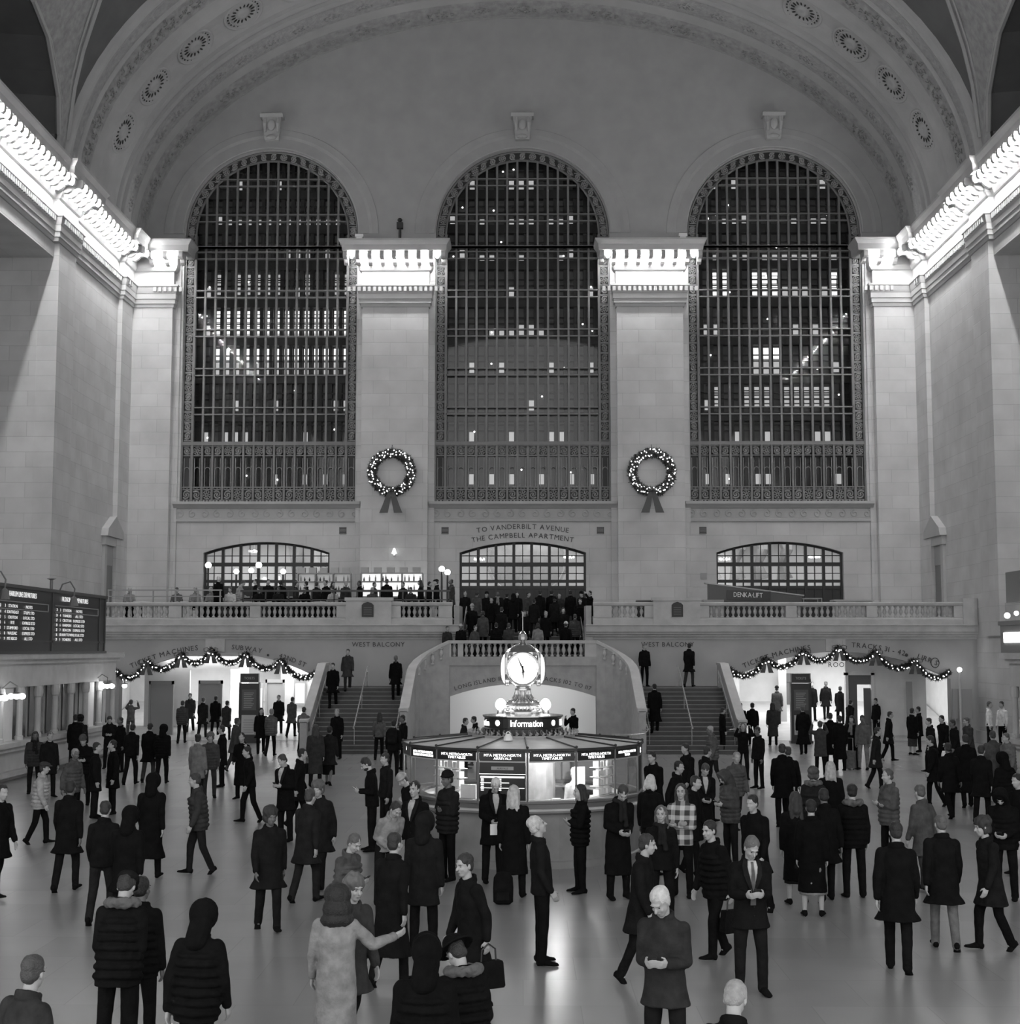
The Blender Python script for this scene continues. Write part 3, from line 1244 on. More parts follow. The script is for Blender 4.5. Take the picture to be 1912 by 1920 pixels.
# ---- passages under the balcony
PASS = noisy('passage_limestone', .7, .06, 2, .6)
for nm, (cx, hw) in (('wall_passage', GL), ('wall_passage', GR)):
    m = MB()
    m.box(cx - hw - 1.5, cx + hw + 1.0, 69, 69.2, 0, 4.3)
    m.box(cx - hw - 1.7, cx - hw - 1.5, BF + .5, 69.2, 0, 4.3)
    m.box(cx + hw + .9, cx + hw + 1.1, BF + .5, 69.2, 0, 4.3)
    m.box(cx - hw - 1.7, cx + hw + 1.1, BF + .5, 69.2, 4.1, 4.3)
    s = 1 if cx > 0 else -1
    # inner cross wall with an opening, door frames
    if s < 0:
        m.box(cx - 3.9, cx - 1.9, 64.6, 64.8, 0, 3.0)
        m.box(cx - 3.9, cx + .3, 64.6, 64.8, 3.0, 4.1)
        m.box(cx - .5, cx + .3, 66.6, 66.8, 0, 4.1)
        m.box(cx + 1.7, cx + 5, 67.2, 67.4, 0, 4.1)
    else:
        m.box(cx + 1.72, cx + 4.0, 63.3, 63.5, 0, 4.1)
        m.box(cx + .55, cx + 1.72, 63.3, 63.5, 2.75, 4.1)
        m.box(cx - 1.9, cx - 1.6, 65.5, 65.8, 0, 4.1)
        m.box(cx - 4.8, cx - 3.4, 67.5, 67.6, 0, 4.1)
    struct(nm, m, PASS)
m = MB()
cx = GL[0]
for x0, x1, y in ((-16.1, -15.2, 63.4), (-14.2, -13.3, 64.5), (-11.6, -10.9, 66.5)):
    m.box(x0, x1, y, y + .06, 0, 2.35)
    m.box(x0 - .08, x0, y - .06, y + .08, 0, 2.5)
    m.box(x1, x1 + .08, y - .06, y + .08, 0, 2.5)
    m.box(x0 - .08, x1 + .08, y - .06, y + .08, 2.35, 2.5)
struct('door_1', m, [mat('passage_door', .3, .4)])
m = MB()
for x0, x1, y in ((12.2, 13.3, 68.4),):
    m.box(x0, x1, y, y + .06, 0, 2.35)
    m.box(x0 - .1, x0, y - .06, y + .08, 0, 2.5)
    m.box(x1, x1 + .1, y - .06, y + .08, 0, 2.5)
    m.box(x0 - .1, x1 + .1, y - .06, y + .08, 2.35, 2.75)
m.cur = 1
m.box(13.88, 14.0, 63.2, 63.55, 0, 2.86)
m.box(14.98, 15.12, 63.2, 63.55, 0, 2.86)
m.box(13.88, 15.12, 63.2, 63.55, 2.75, 2.9)
m.cur = 0
m.box(14.0, 14.98, 63.3, 63.36, 2.35, 2.75)
m.box(14.0, 14.4, 63.34, 63.4, 0, 2.35)
m.box(14.68, 14.98, 63.34, 63.4, 0, 2.2)
struct('door_2', m, [mat('passage_door_grey', .12, .4), PASS])
m = MB()
m.box(16.25, 16.5, 62.3, 62.35, .9, 2.5)
tag(obj('notice_board', m, GREY), 'tall narrow grey notice panel inside the right end of the right garlanded arch', 'notice board')
m = MB()
text_mb('ROOM', .3, flat_xz(13.7, 3.1, 63.58), .14, m)
struct('wall_lettering', m, LETTER)
# poster panels on the bright walls
for x, y, z0, z1, w_, lab in ((-12.05, 66.55, 1.0, 2.3, .55, 'pale framed poster on the passage wall left of the black pylon'), (-10.2, 67.1, 1.3, 2.5, .55, 'framed poster with dark edge right of the left pylon'),
                             (9.2, 67.4, 1.1, 2.4, .5, 'pale poster at the far end of the right passage')):
    m = MB()
    m.box(x - w_ / 2, x + w_ / 2, y - .04, y, z0, z1)
    e = tag(obj('poster', m, GREY), lab, 'poster')
    m = MB()
    m.box(x - w_ / 2 + .06, x + w_ / 2 - .06, y - .05, y - .04, z0 + .1, z1 - .2)
    obj('poster_sheet', m, PAPER, e)

for cx, hw in (GL, GR):
    m = MB()
    m.rings([[(cx - hw - 1.4, 62.5, 0), (cx + hw + .8, 62.5, 0), (cx + hw + .8, 62.5, .01), (cx - hw - 1.4, 62.5, .01)], [(cx - hw - 1.4, 69, 0), (cx + hw + .8, 69, 0), (cx + hw + .8, 69, 1.43), (cx - hw - 1.4, 69, 1.43)]])
    struct('floor_ramp', m, noisy('ramp_floor', .5, .1, 2, .3))
m = MB()
m.box(-18.2, -3.1, 62.1, WY - .6, 4.75, 5.2)
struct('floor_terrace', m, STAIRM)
# lettering round the big arches
m = MB()
hw, zs_, zc_ = GL[1], 2.62, 3.72
Rg = (hw * hw + 1.1 ** 2) / 2.2
text_mb('TICKET MACHINES', .3, arc_xz(GL[0], zc_ - Rg, Rg + .16, -.27, BF - .01), .2, m)
text_mb('SUBWAY', .28, arc_xz(GL[0], zc_ - Rg, Rg + .16, .13, BF - .01), .16, m)
m.ell((GL[0] + 2.05, BF - .01, 3.62), (.05, .02, .05))
text_mb('42ND ST', .28, arc_xz(GL[0], zc_ - Rg, Rg + .16, .355, BF - .01), .16, m)
hw = GR[1]
Rg = (hw * hw + 1.14 ** 2) / 2.28
text_mb('TICKET MACHINES', .3, arc_xz(GR[0], 3.76 - Rg, Rg + .16, -.27, BF - .01), .2, m)
text_mb('TRACKS 31 - 42', .3, arc_xz(GR[0], 3.76 - Rg, Rg + .2, .16, BF - .01), .16, m)
m.ell((GR[0] + 2.78, BF - .01, 3.62), (.07, .02, .07))
text_mb('LIRR S', .3, arc_xz(GR[0], 3.76 - Rg, Rg + .26, .368, BF - .01), .16, m)
m.tube([(GR[0] + 3.97 + .17 * cos(t * pi / 8), BF - .01, 3.3 + .2 * sin(t * pi / 8)) for t in range(17)], .015, 4)
text_mb('WEST BALCONY', .27, flat_xz(-6.1, 3.98, BF - .01), .14, m)
text_mb('WEST BALCONY', .27, flat_xz(6.1, 3.98, BF - .01), .14, m)
struct('wall_lettering', m, LETTER)

# ---- the staircase
stc = empty('staircase', (0, 60, 0), 'double stone staircase curving up from the floor to the west balcony behind the round booth', 'staircase')


def part(name, m, mt, **k):
    for i, v in enumerate(m.v):
        m.v[i] = (v[0], v[1] - 60, v[2])
    return obj(name, m, mt, stc, **k)


for s in (-1, 1):
    m = MB()
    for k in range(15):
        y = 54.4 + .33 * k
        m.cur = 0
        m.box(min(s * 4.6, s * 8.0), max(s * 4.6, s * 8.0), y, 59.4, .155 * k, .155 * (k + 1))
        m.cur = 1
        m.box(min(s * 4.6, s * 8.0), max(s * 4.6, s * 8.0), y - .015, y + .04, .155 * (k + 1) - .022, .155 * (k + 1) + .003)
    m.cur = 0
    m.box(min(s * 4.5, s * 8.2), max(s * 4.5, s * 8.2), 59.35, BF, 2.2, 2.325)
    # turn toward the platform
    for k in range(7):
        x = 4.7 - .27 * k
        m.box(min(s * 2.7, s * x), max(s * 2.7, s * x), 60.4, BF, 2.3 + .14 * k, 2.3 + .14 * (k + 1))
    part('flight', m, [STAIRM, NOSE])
    # inner parapet: plan points, coping height
    PP = [(3.05, 60.3, 4.23), (3.4, 60.22, 4.06), (3.75, 60.08, 3.86), (4.05, 59.85, 3.65), (4.28, 59.5, 3.44), (4.42, 59.05, 3.22), (4.46, 58.6, 3.04), (4.46, 57.4, 2.56), (4.46, 56.2, 2.08), (4.46, 55.2, 1.68), (4.46, 54.75, 1.66)]
    m = MB()
    rs = []
    cop = []
    for i, (x, y, z) in enumerate(PP):
        a = Vector(PP[max(0, i - 1)][:2])
        b = Vector(PP[min(len(PP) - 1, i + 1)][:2])
        d = (b - a).normalized()
        nr = Vector((-d.y, d.x))
        p = Vector((x, y))
        q = [p - nr * .13, p + nr * .13]
        rs.append([(s * q[0].x, q[0].y, 0), (s * q[1].x, q[1].y, 0), (s * q[1].x, q[1].y, z - .1), (s * q[0].x, q[0].y, z - .1)])
        q = [p - nr * .18, p + nr * .18]
        cop.append([(s * q[0].x, q[0].y, z - .12), (s * q[1].x, q[1].y, z - .12), (s * q[1].x, q[1].y, z), (s * q[0].x, q[0].y, z)])
    m.rings(rs)
    part('parapet', m, STONE_D)
    m = MB()
    m.rings(cop)
    part('coping', m, STONE)
    # openwork shadows of the curved balustrade: balusters standing in a recess
    for k in range(1, 5):
        x, y, z = PP[k]
        m = MB()
        m.lathe(BAL_PROF, (s * x * .985, y - .17, z - .62), 8)
        part('baluster', m, STONE)
    # outer parapet
    OP = [(8.15, 60.6, 3.32), (8.15, 59.3, 3.3), (8.15, 56.5, 2.0), (8.15, 54.9, 1.28), (8.15, 54.5, 1.25)]
    m = MB()
    m.rings([[(s * (x - .13), y, 0), (s * (x + .13), y, 0), (s * (x + .13), y, z - .08), (s * (x - .13), y, z - .08)] for x, y, z in OP])
    part('parapet', m, STONE_D)
    m = MB()
    m.rings([[(s * (x - .17), y, z - .1), (s * (x + .17), y, z - .1), (s * (x + .17), y, z), (s * (x - .17), y, z)] for x, y, z in OP])
    part('coping', m, STONE)
    # handrails
    m = MB()
    m.tube([(s * 6.3, 59.95, 3.18), (s * 6.3, 59.4, 3.16), (s * 6.3, 54.9, 1.02), (s * 6.3, 54.6, .95)], .03, 8)
    for y, z in ((59.3, 3.1), (57.4, 2.2), (54.9, 1.0)):
        m.tube([(s * 6.3, y, z), (s * 6.3, y, z - .85)], .018, 6)
    part('handrail', m, STEEL)
    for xr in (4.72, 7.9):
        m = MB()
        m.tube([(s * xr, 59.3, 3.0), (s * xr, 54.9, .95), (s * (xr - .02), 54.5, .92), (s * (xr - .3), 54.3, .9)], .025, 8)
        for y, z in ((59.2, 2.95), (57.0, 1.92), (54.9, .95)):
            m.tube([(s * xr, y, z), (s * xr, y, z - .8)], .015, 6)
        part('handrail', m, STEEL)
# bowed rail ends at the foot of the right parapet
m = MB()
m.tube([(4.5, 53.6, 1.15), (4.55, 53.4, .95), (4.4, 53.2, .82), (3.9, 53.0, .8), (3.2, 53.0, .8)], .025, 8)
for x in (3.3, 3.9):
    m.tube([(x, 53.0, .8), (x, 53.0, 0)], .018, 6)
part('handrail', m, STEEL)
# niche wall with low arch
lp = [(-3.3, 0), (-3.0, 0)] + arch_loop(0, 3.0, 0, 1.93, 2.45, 24)[2:][::-1] + [(3.0, 0), (3.3, 0), (3.3, 3.4), (-3.3, 3.4)]
me = holed([lp], .3, XZ(60.4))
me.transform(Matrix.Translation((0, -60, 0)))
obj('niche_wall', me, STONE_D, stc)
m = MB()
text_mb('LONG ISLAND RAIL ROAD TRACKS 102 TO 117', .24, arc_xz(0, 2.62 - 8.9, 8.9, 0, 60.235), .18, m)
part('lettering', m, LETTER)
m = MB()
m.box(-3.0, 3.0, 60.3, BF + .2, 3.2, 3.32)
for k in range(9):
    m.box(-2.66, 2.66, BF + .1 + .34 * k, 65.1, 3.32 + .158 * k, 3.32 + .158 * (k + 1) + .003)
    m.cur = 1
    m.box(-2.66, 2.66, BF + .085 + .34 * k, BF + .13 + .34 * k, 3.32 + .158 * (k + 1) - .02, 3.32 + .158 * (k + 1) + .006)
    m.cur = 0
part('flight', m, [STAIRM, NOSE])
for s in (-1, 1):
    m = MB()
    m.box(min(s * 2.62, s * 2.95), max(s * 2.62, s * 2.95), BF - .1, 65.0, 3.0, 4.8)
    m.rings([[(s * 2.68, y, z - .9), (s * 2.9, y, z - .9), (s * 2.9, y, z), (s * 2.68, y, z)][::s] for y, z in ((BF, 5.7), (65, 5.75))])
    part('cheek_wall', m, STONE_D)
m = MB()
for s in (-1, 1):
    m.tube([(s * 2.58, 61.6, 4.3), (s * 2.58, 61.8, 4.35), (s * 2.5, 64.9, 5.75), (s * 2.5, 65.1, 5.75)], .025, 8)
    m.tube([(s * 2.55, 61.5, 4.3), (s * 2.5, 61.5, 3.4)], .02, 6)
    m.tube([(s * 2.5, 65.0, 5.75), (s * 2.5, 65.0, 4.75)], .02, 6)
part('handrail', m, STEEL)
# platform balustrade
m = MB()
m.box(-3.05, 3.05, 60.15, 60.47, 4.1, 4.23)
part('coping', m, STONE)
m = MB()
m.box(-3.05, 3.05, 60.17, 60.45, 3.2, 3.56)
part('plinth', m, STONE_D)
for x0, x1 in ((-3.05, -2.95), (-2.68, -2.45), (2.55, 3.05)):
    m = MB()
    m.box(x0, x1, 60.18, 60.44, 3.5, 4.12)
    part('pedestal', m, STONE)
bm_ = MB()
bm_.lathe([(r, z * 1.16) for r, z in BAL_PROF], (0, 0, 0), 10)
bal2 = bm_.mesh('baluster', True)
bal2.materials.append(STONE)
k = -2.82
xs = [-2.82] + [-2.33 + .236 * i for i in range(21)]
for x in xs:
    o = bpy.data.objects.new('baluster', bal2)
    COL.objects.link(o)
    o.parent = stc
    o.location = (x, .31, 3.56)
# bright ramp wall behind the low arch
m = MB()
m.box(-3.9, 3.9, 64.4, 64.5, 0, 3.2)
m.box(-4.0, -3.9, 60.6, 64.5, 0, 3.2)
m.box(3.9, 4.0, 60.6, 64.5, 0, 3.2)
m.box(-4, 4, BF + .1, 64.5, 3.1, 3.2)
struct('wall_ramp', m, mat('ramp_wall', .78, .8))

# ---- ticket offices along the side walls
TX = 15.2
for s, yend, ystart in ((-1, 54.6, 30), (1, 45.9, 30)):
    sd = s

    def bx(m, xa, xb_, *r):
        m.box(min(s * xa, s * xb_), max(s * xa, s * xb_), *r)
    m = MB()
    bx(m, TX + .35, X, ystart, yend, 0, 3.3)
    bx(m, TX - .12, X, ystart, yend + .1, 3.42, 3.56)
    bx(m, TX - .25, X, ystart, yend + .2, 3.56, 3.74)
    bx(m, TX, X, ystart, yend, 2.72, 3.42)
    bx(m, TX, TX + .4, ystart, yend, 0, 1.0)
    struct('wall_ticket_office', m, noisy('ticket_office_stone', .5, .1, 2, .5))
    e = empty('ticket_office_front', (s * TX, 42, 0), ('long marble ticket counter front with columns under the black departures board' if s < 0 else 'stone booth front with columns below the lit sign at the right edge'), 'ticket counter')
    m = MB()
    bx(m, -.32, .4, ystart - 42, yend - 42, 1.0, 1.14)
    bx(m, -.24, .4, ystart - 42, yend - 42, .14, .28)
    bx(m, -.2, .4, ystart - 42, yend - 42, .86, 1.0)
    obj('counter', m, STONE, e)
    y = yend - .4
    k = 0
    while y > ystart + 1:
        m = MB()
        m.lathe([(.13, 1.14), (.13, 1.25), (.1, 1.28), (.095, 2.3), (.1, 2.36), (.13, 2.4), (.15, 2.5), (.15, 2.56), (.13, 2.72)], (0, y - 42, 0), 12)
        obj('column', m, STONE, e)
        if k % 5 == 1:
            m = MB()
            bx(m, .1, .3, y - 42 - 1.4, y - 42 - .3, 1.14, 2.7)
            obj('panel', m, PASS, e)
        else:
            m = MB()
            bx(m, .3, .34, y - 42 - 1.55, y - 42 - .2, 1.14, 2.72)
            obj('ticket_window', m, mat('ticket_glass', .06, .2), e)
        y -= 1.66
        k += 1
    if s < 0:
        m = MB()
        m.quad
    # branched lamps
lamp_spots = [(-14.7, 41.1, 2.5), (-14.7, 42.5, 2.5), (-14.85, 52.3, 2.55), (-16.0, 58.8, 2.4)]
labs = ['glowing glass lamp cluster at the left edge above the ticket counter', 'glowing lamp cluster beside it, first whole one over the ticket counter',
        'glowing lamp cluster on the far end column of the ticket office', 'small glowing lamp at the mouth of the left arch']
for (x, y, z), lb in zip(lamp_spots, labs):
    e = empty('wall_lamp', (x, y, z), lb, 'lamp', 'lamps along the ticket office')
    m = MB()
    m.tube([(-.45 if x > -15.5 else 0, 0, .2), (-.2, 0, .42), (0, 0, .3), (0, 0, .1)], .02, 6)
    m.lathe([(.01, .12), (.12, .1), (.13, .07), (.01, .05)], (0, 0, 0), 10)
    obj('bracket', m, BRONZE, e)
    for dx in (-.16, 0, .16) if x > -15.5 else (0,):
        m = MB()
        m.ell((dx, 0, 0), (.1, .1, .085))
        obj('lamp_globe', m, GLOW, e, smooth=True)

# ---- departures board
brd = empty('departures_board', (-14.95, 47, 3.75), 'long black departures board with rows of pale letters above the ticket windows', 'departures board')


def bbox(m, y0, y1, z0, z1, x0=-.15, x1=0.0):
    m.box(x0, x1, y0 - 47, y1 - 47, z0 - 3.75, z1 - 3.75)


m = MB()
bbox(m, 34, 52.25, 3.78, 5.68, -.3, -.02)
obj('case', m, BLACK, brd)
m = MB()
bbox(m, 34, 52.25, 4.08, 4.14)
bbox(m, 34, 52.3, 5.66, 5.76, -.32, .04)
bbox(m, 34, 52.3, 3.72, 3.8, -.32, .04)
for y in (34, 38.3, 40.2, 45.9, 47.55 - 1.65 + 1.6, 52.2):
    pass
for y in (40.0, 46.35, 51.5, 52.2):
    bbox(m, y - .06, y + .06, 3.78, 5.68)
obj('frame', m, mat('board_frame', .035, .35), brd)
m = MB()
for y0, y1 in ((40.3, 45.9), (46.6, 51.3)):
    for z in (5.24, 5.02):
        bbox(m, y0, y1, z, z + .03, -.02, .01)
    bbox(m, y1 - .03, y1, 5.02, 5.27, -.02, .01)
obj('row_frame', m, GREY, brd)


def yplace(yc, z, x=.012):
    """letters on the left wall facing the room (+x); text reads away from the camera"""
    return lambda u: Matrix(((0, 0, 1, x), (1, 0, 0, yc - 47 + u), (0, 1, 0, z - 3.75), (0, 0, 0, 1)))


rows_l = ['WASSAIC', 'SOUTHEAST', 'NORTH WHITE PL', 'CROTON', 'STAMFORD', 'NEW HAVEN', 'POUGHKEEPSIE']
rows_r = ['BRONX', 'YONKERS', 'TARRYTOWN', 'BREWSTER', 'NEW CANAAN', 'DANBURY', 'RYE']
sets = [(40.3, 'HARLEM LINE DEPARTURES', ['STATION', 'SOUTHEAST', 'CROTON', 'RYE', 'STAMFORD', 'WASSAIC', 'MT KISCO'], ['NOTES', 'STOPS STD', 'LOCAL STD', 'EXPRESS STD', 'LOCAL STD', 'EXPRESS STD', 'ALL STD']),
        (46.6, 'HUDSON LINE DEPARTURES', ['STATION', 'YONKERS', 'CROTON', 'HARMON', 'BEACON', 'TARRYTOWN', 'YONKERS'], ['NOTES', 'ALL STD', 'EXPRESS STD', 'LOCAL STD', 'EXPRESS STD', 'LOCAL STD', 'ALL STD'])]
LAYOUT = [(43.5, 41.6, 42.0, 42.65, 44.05, 1.0), (48.6, 46.7, 47.05, 47.75, 49.05, 1.15)]
for (yt, ya, yb_, yc, yd, k), (y0, title, c1, c2) in zip(LAYOUT, sets):
    m = MB()
    text_mb(title, .22, yplace(yt, 5.41), .05, m, sx=.95 * k)
    obj('board_title', m, PALE_TXT, brd)
    for r in range(7):
        m = MB()
        z = 5.08 - r * .155 - (.02 if r else 0)
        text_mb('%d' % (21 + r * 3), .13, yplace(ya, z), .06, m, sx=1.2)
        text_mb('%d' % (r + 3), .13, yplace(yb_, z), .06, m, sx=1.2)
        text_mb(c1[r], .13, yplace(yc, z), .06, m, sx=1.45 * k)
        text_mb(c2[r], .13, yplace(yd, z), .06, m, sx=1.5 * k)
        obj('board_row', m, PALE_TXT, brd)
m = MB()
m.lathe([(.05, 0), (.05, .3), (.16, .34), (.02, .36)], (.0, 46.1 - 47, 2.0), 8)
for y in (40.6, 46.9):
    m.tube([(.0, y - 47, 1.95), (.1, y - 47, 2.2), (.35, y - 47, 2.28), (.5, y - 47, 2.05), (.48, y - 47, 1.8)], .025, 6)
    m.lathe([(.02, 1.82), (.1, 1.75), (.16, 1.5), (.0, 1.48)], (.48, y - 47, 0), 10)
obj('picture_lamp', m, BRONZE, brd)
# lit sign box at the right edge
e = empty('lit_sign', (15.1, 45.9, 3.75), 'boxy sign with a bright lit panel at the right edge of the balcony', 'sign')
m = MB()
m.box(-.15, 1.0, -6, 0, 0, .95)
m.box(-.2, 1.0, -6.1, .05, .85, .98)
obj('case', m, mat('sign_case', .2, .5), e)
m = MB()
m.box(-.17, -.15, -5.6, -.35, .32, .62)
obj('lit_panel', m, mat('sign_panel', .9, .5, emit=2.5), e)
m = MB()
m.box(0.0, 1.2, -6, -.2, 1.55, 2.5)
obj('header_board', m, mat('sign_header', .2, .6), e)
m = MB()
m.ell((-.1, -.55, 1.15), (.09, .09, .09))
m.ell((-.1, -1.4, 1.2), (.07, .07, .07))
obj('lamp_globe', m, GLOW, e)

# ---- side doors on the balcony
for s in (-1, 1):
    m = MB()

    def bx(xa, xb_, *r):
        m.box(min(s * xa, s * xb_), max(s * xa, s * xb_), *r)
    m.cur = 0
    bx(X - .14, X + .05, 65.85, 66.2, 4.75, 8.9)
    bx(X - .14, X + .05, 67.75, 68.1, 4.75, 8.9)
    bx(X - .2, X + .05, 65.75, 68.2, 8.6, 9.0)
    xi = X - .3
    m.rings([[(s * x, 65.6, 9.0), (s * x, 68.35, 9.0), (s * x, 68.2, 9.35), (s * x, 66.98, 9.98), (s * x, 65.75, 9.35)] for x in (X + .02, X - .32)])
    m.cur = 1
    bx(X - .05, X + .02, 66.2, 67.75, 4.75, 7.7)
    m.cur = 2
    bx(X - .07, X + .02, 66.2, 67.75, 7.7, 8.6)
    struct('door_%d' % (3 if s < 0 else 4), m, [PLASTER_L, mat('balcony_door', .16, .4), GREY])

# ---- the boom lift on the balcony
e = empty('boom_lift', (8.0, 65, 4.75), 'folded dark boom lift with white lettering parked on the balcony before the right arch', 'boom lift')
m = MB()
m.rings([[(.25, -.2, 1.28), (.25, .2, 1.28), (.25, .2, 2.02), (.25, -.2, 2.02)], [(4.4, -.12, 1.02), (4.4, .12, 1.02), (4.4, .12, 1.45), (4.4, -.12, 1.45)]])
obj('boom', m, mat('lift_enamel', .07, .4), e)
m = MB()
m.rings([[(.1, -.22, 2.02), (.1, .22, 2.02), (.1, .22, 2.08), (.1, -.22, 2.08)], [(4.5, -.14, 1.46), (4.5, .14, 1.46), (4.5, .14, 1.52), (4.5, -.14, 1.52)]])
obj('boom_rail', m, PLASTER_L, e)
m = MB()
text_mb('DENKA·LIFT', .3, lambda u: Matrix.Translation((2.0 + u, -.22, 1.42 - (u + .2) * .03)) @ Matrix(((1, 0, 0, 0), (0, 0, -1, 0), (0, 1, 0, 0), (0, 0, 0, 1))), .1, m, sx=.8)
obj('lettering', m, WHITE, e)
m = MB()
m.box(1.0, 2.95, -.215, -.2, 1.33, 1.76, Matrix.Rotation(.03, 4, 'Y'))
obj('name_plate', m, BLACK, e)
m = MB()
m.box(0, .9, -.4, .4, .35, 1.3)
m.box(-.1, 1.3, -.6, .6, .2, .4)
m.box(3.6, 4.3, -.3, .3, .2, 1.0)
m.box(0, 4.2, -.12, .12, .3, .5)
obj('chassis', m, GREY, e)
for x, y in ((.3, -.6), (.3, .6), (3.9, -.6), (3.9, .6)):
    m = MB()
    m.lathe([(.02, -.12), (.24, -.12), (.28, -.06), (.28, .06), (.24, .12), (.02, .12)], (0, 0, 0), 16)
    for i, v in enumerate(m.v):
        m.v[i] = (x + v[0], y + v[2], .28 + v[1])
    obj('wheel', m, DARKM, e)
m = MB()
for z in (1.0, 1.35):
    m.tube([(4.4, -.5, z), (5.2, -.5, z), (5.2, .4, z), (4.4, .4, z), (4.4, -.5, z)], .02, 6)
for x, y in ((4.4, -.5), (5.2, -.5), (5.2, .4), (4.4, .4)):
    m.tube([(x, y, .15), (x, y, 1.35)], .02, 6)
m.box(4.4, 5.2, -.5, .4, .1, .16)
obj('basket', m, GREY, e)
m = MB()
m.box(5.6 - .55, 7.2 - .55, .1, .9, 0, 1.25)
m.box(5.5 - .55, 7.3 - .55, .05, .95, 1.25, 1.32)
tag(obj('covered_cart', m, PLASTER_L, loc=(8.9, 65, 4.75)), 'pale covered cart beside the basket of the boom lift', 'cart')
m = MB()
m.box(4.9, 6.0, -.2, .2, 0, 1.22)
tag(obj('low_screen', m, BLACK, loc=(0, 63.2, 4.75)), 'low black screen on the balcony right of the central stair', 'screen')
# small uplight post near the right ticket office, framed board by the right wall
e = empty('lamp_post', (18.1, 60.9, 0), 'thin post with one glowing globe against the right wall', 'lamp post')
m = MB()
m.tube([(0, 0, 0), (0, 0, 2.95)], .05, 8)
m.lathe([(.16, 0), (.16, .06), (.06, .12)], (0, 0, 0), 12)
obj('pole', m, STONE, e)
m = MB()
m.ell((0, 0, 3.02), (.1, .1, .1))
obj('lamp_globe', m, GLOW, e)
m = MB()
m.box(17.85, 18.66, 61.1, 61.22, 1.0, 2.22)
m.box(17.9, 17.96, 61.1, 61.22, 0, 1.0)
m.box(18.55, 18.61, 61.1, 61.22, 0, 1.0)
tag(obj('notice_board', m, GREY), 'grey framed notice board standing under the globe post', 'notice board')
m = MB()
m.box(-.02, .02, -1.2, 0, .95, 1.02)
m.box(-.02, .02, -1.2, 0, 1.15, 1.22)
for y in (-1.15, -.05):
    m.box(-.02, .02, y - .02, y + .02, 0, 1.2)
tag(obj('barrier', m, WHITE, loc=(18.7, 55.6, 0)), 'low barrier with two white rails by the right wall', 'barrier')

# ================================================================= wreaths and garlands
fl = MB()
fl.ell((0, 0, 0), (.024, .024, .024), None, 6, 5)
fairy_me = fl.mesh('fairy_light', True)
fairy_me.materials.append(FAIRY)


def sprig(m, p, d, r, rr):
    """a needled twig: thin blades round a direction"""
    p = Vector(p)
    d = Vector(d).normalized()
    u = d.orthogonal().normalized()
    v = d.cross(u)
    for k in range(5):
        a = rr.uniform(0, 2 * pi)
        e = (d * .7 + (u * cos(a) + v * sin(a)) * .7).normalized() * r
        w_ = e.cross(d)
        w_ = (w_.normalized() if w_.length > 1e-5 else u) * r * .13
        m.quad(p - w_, p + w_, p + e)


def bow(m, c, s, y=-.0):
    cx, cy, cz = c
    for q in (-1, 1):
        # loops
        pts = [(0, 0), (.28, .16), (.5, .1), (.48, -.1), (.25, -.12), (0, 0)]
        rs = []
        for a, b in pts:
            rs.append([(cx + q * a * s, cy - .05 * s, cz + b * s), (cx + q * a * s, cy - .22 * s, cz + (b - .02) * s), (cx + q * a * s, cy - .2 * s, cz + (b - .03) * s), (cx + q * a * s, cy - .04 * s, cz + (b - .03) * s)])
        m.rings(rs)
        # tails
        t = [(.02, 0), (.12, -.3), (.2, -.62), (.3, -.95)]
        rs = []
        for i, (a, b) in enumerate(t):
            w_ = .07 + .035 * i
            y_ = cy - .12 * s + .02 * sin(i * 2.)
            rs.append([(cx + q * (a - w_) * s, y_, cz + b * s), (cx + q * (a + w_) * s, y_, cz + b * s), (cx + q * (a + w_) * s, y_ + .02, cz + b * s), (cx + q * (a - w_) * s, y_ + .02, cz + b * s)])
        m.rings(rs)
    m.ell((cx, cy - .15 * s, cz), (.08 * s, .08 * s, .09 * s), None, 8, 6)


for wi, (wx, lab) in enumerate(((-6.24, 'big lit fir wreath with a drooping ribbon bow on the left pier'), (6.14, 'big lit fir wreath with a ribbon bow on the right pier'))):
    rr = random.Random(20 + wi)
    e = empty('wreath', (wx, WY - .64, 12.25), lab, 'wreath', 'lit wreaths on the piers')
    m = MB()
    for k in range(2000):
        a = rr.uniform(0, 2 * pi)
        b = rr.uniform(0, 2 * pi)
        r = .2 * sqrt(rr.random())
        R = .93 + r * cos(b)
        sprig(m, (R * cos(a), -.2 + r * sin(b) * .8, R * sin(a)), (cos(a) * cos(b) + rr.uniform(-.5, .5), sin(b) - .4, sin(a) * cos(b) + rr.uniform(-.5, .5)), rr.uniform(.08, .17), rr)
    m.tube([(.93 * cos(2 * pi * k / 32), -.2, .93 * sin(2 * pi * k / 32)) for k in range(33)], .12, 8)
    obj('foliage', m, LEAF, e)
    m = MB()
    bow(m, (0, -.34, -.86), 1.15)
    obj('bow', m, RIBBON, e)
    m = MB()
    m.tube([(0, -.1, 1.05), (0, -.02, 1.35), (0, .1, 1.35)], .015, 5)
    obj('hook', m, DARKM, e)
    for k in range(98):
        a = 2 * pi * k / 98 + rr.uniform(-.05, .05)
        r = .93 + rr.uniform(-.19, .2)
        o = bpy.data.objects.new('fairy_light', fairy_me)
        COL.objects.link(o)
        o.parent = e
        o.location = (r * cos(a), -.4 + rr.uniform(-.04, .06), r * sin(a))
        o.scale = (1.0,) * 3

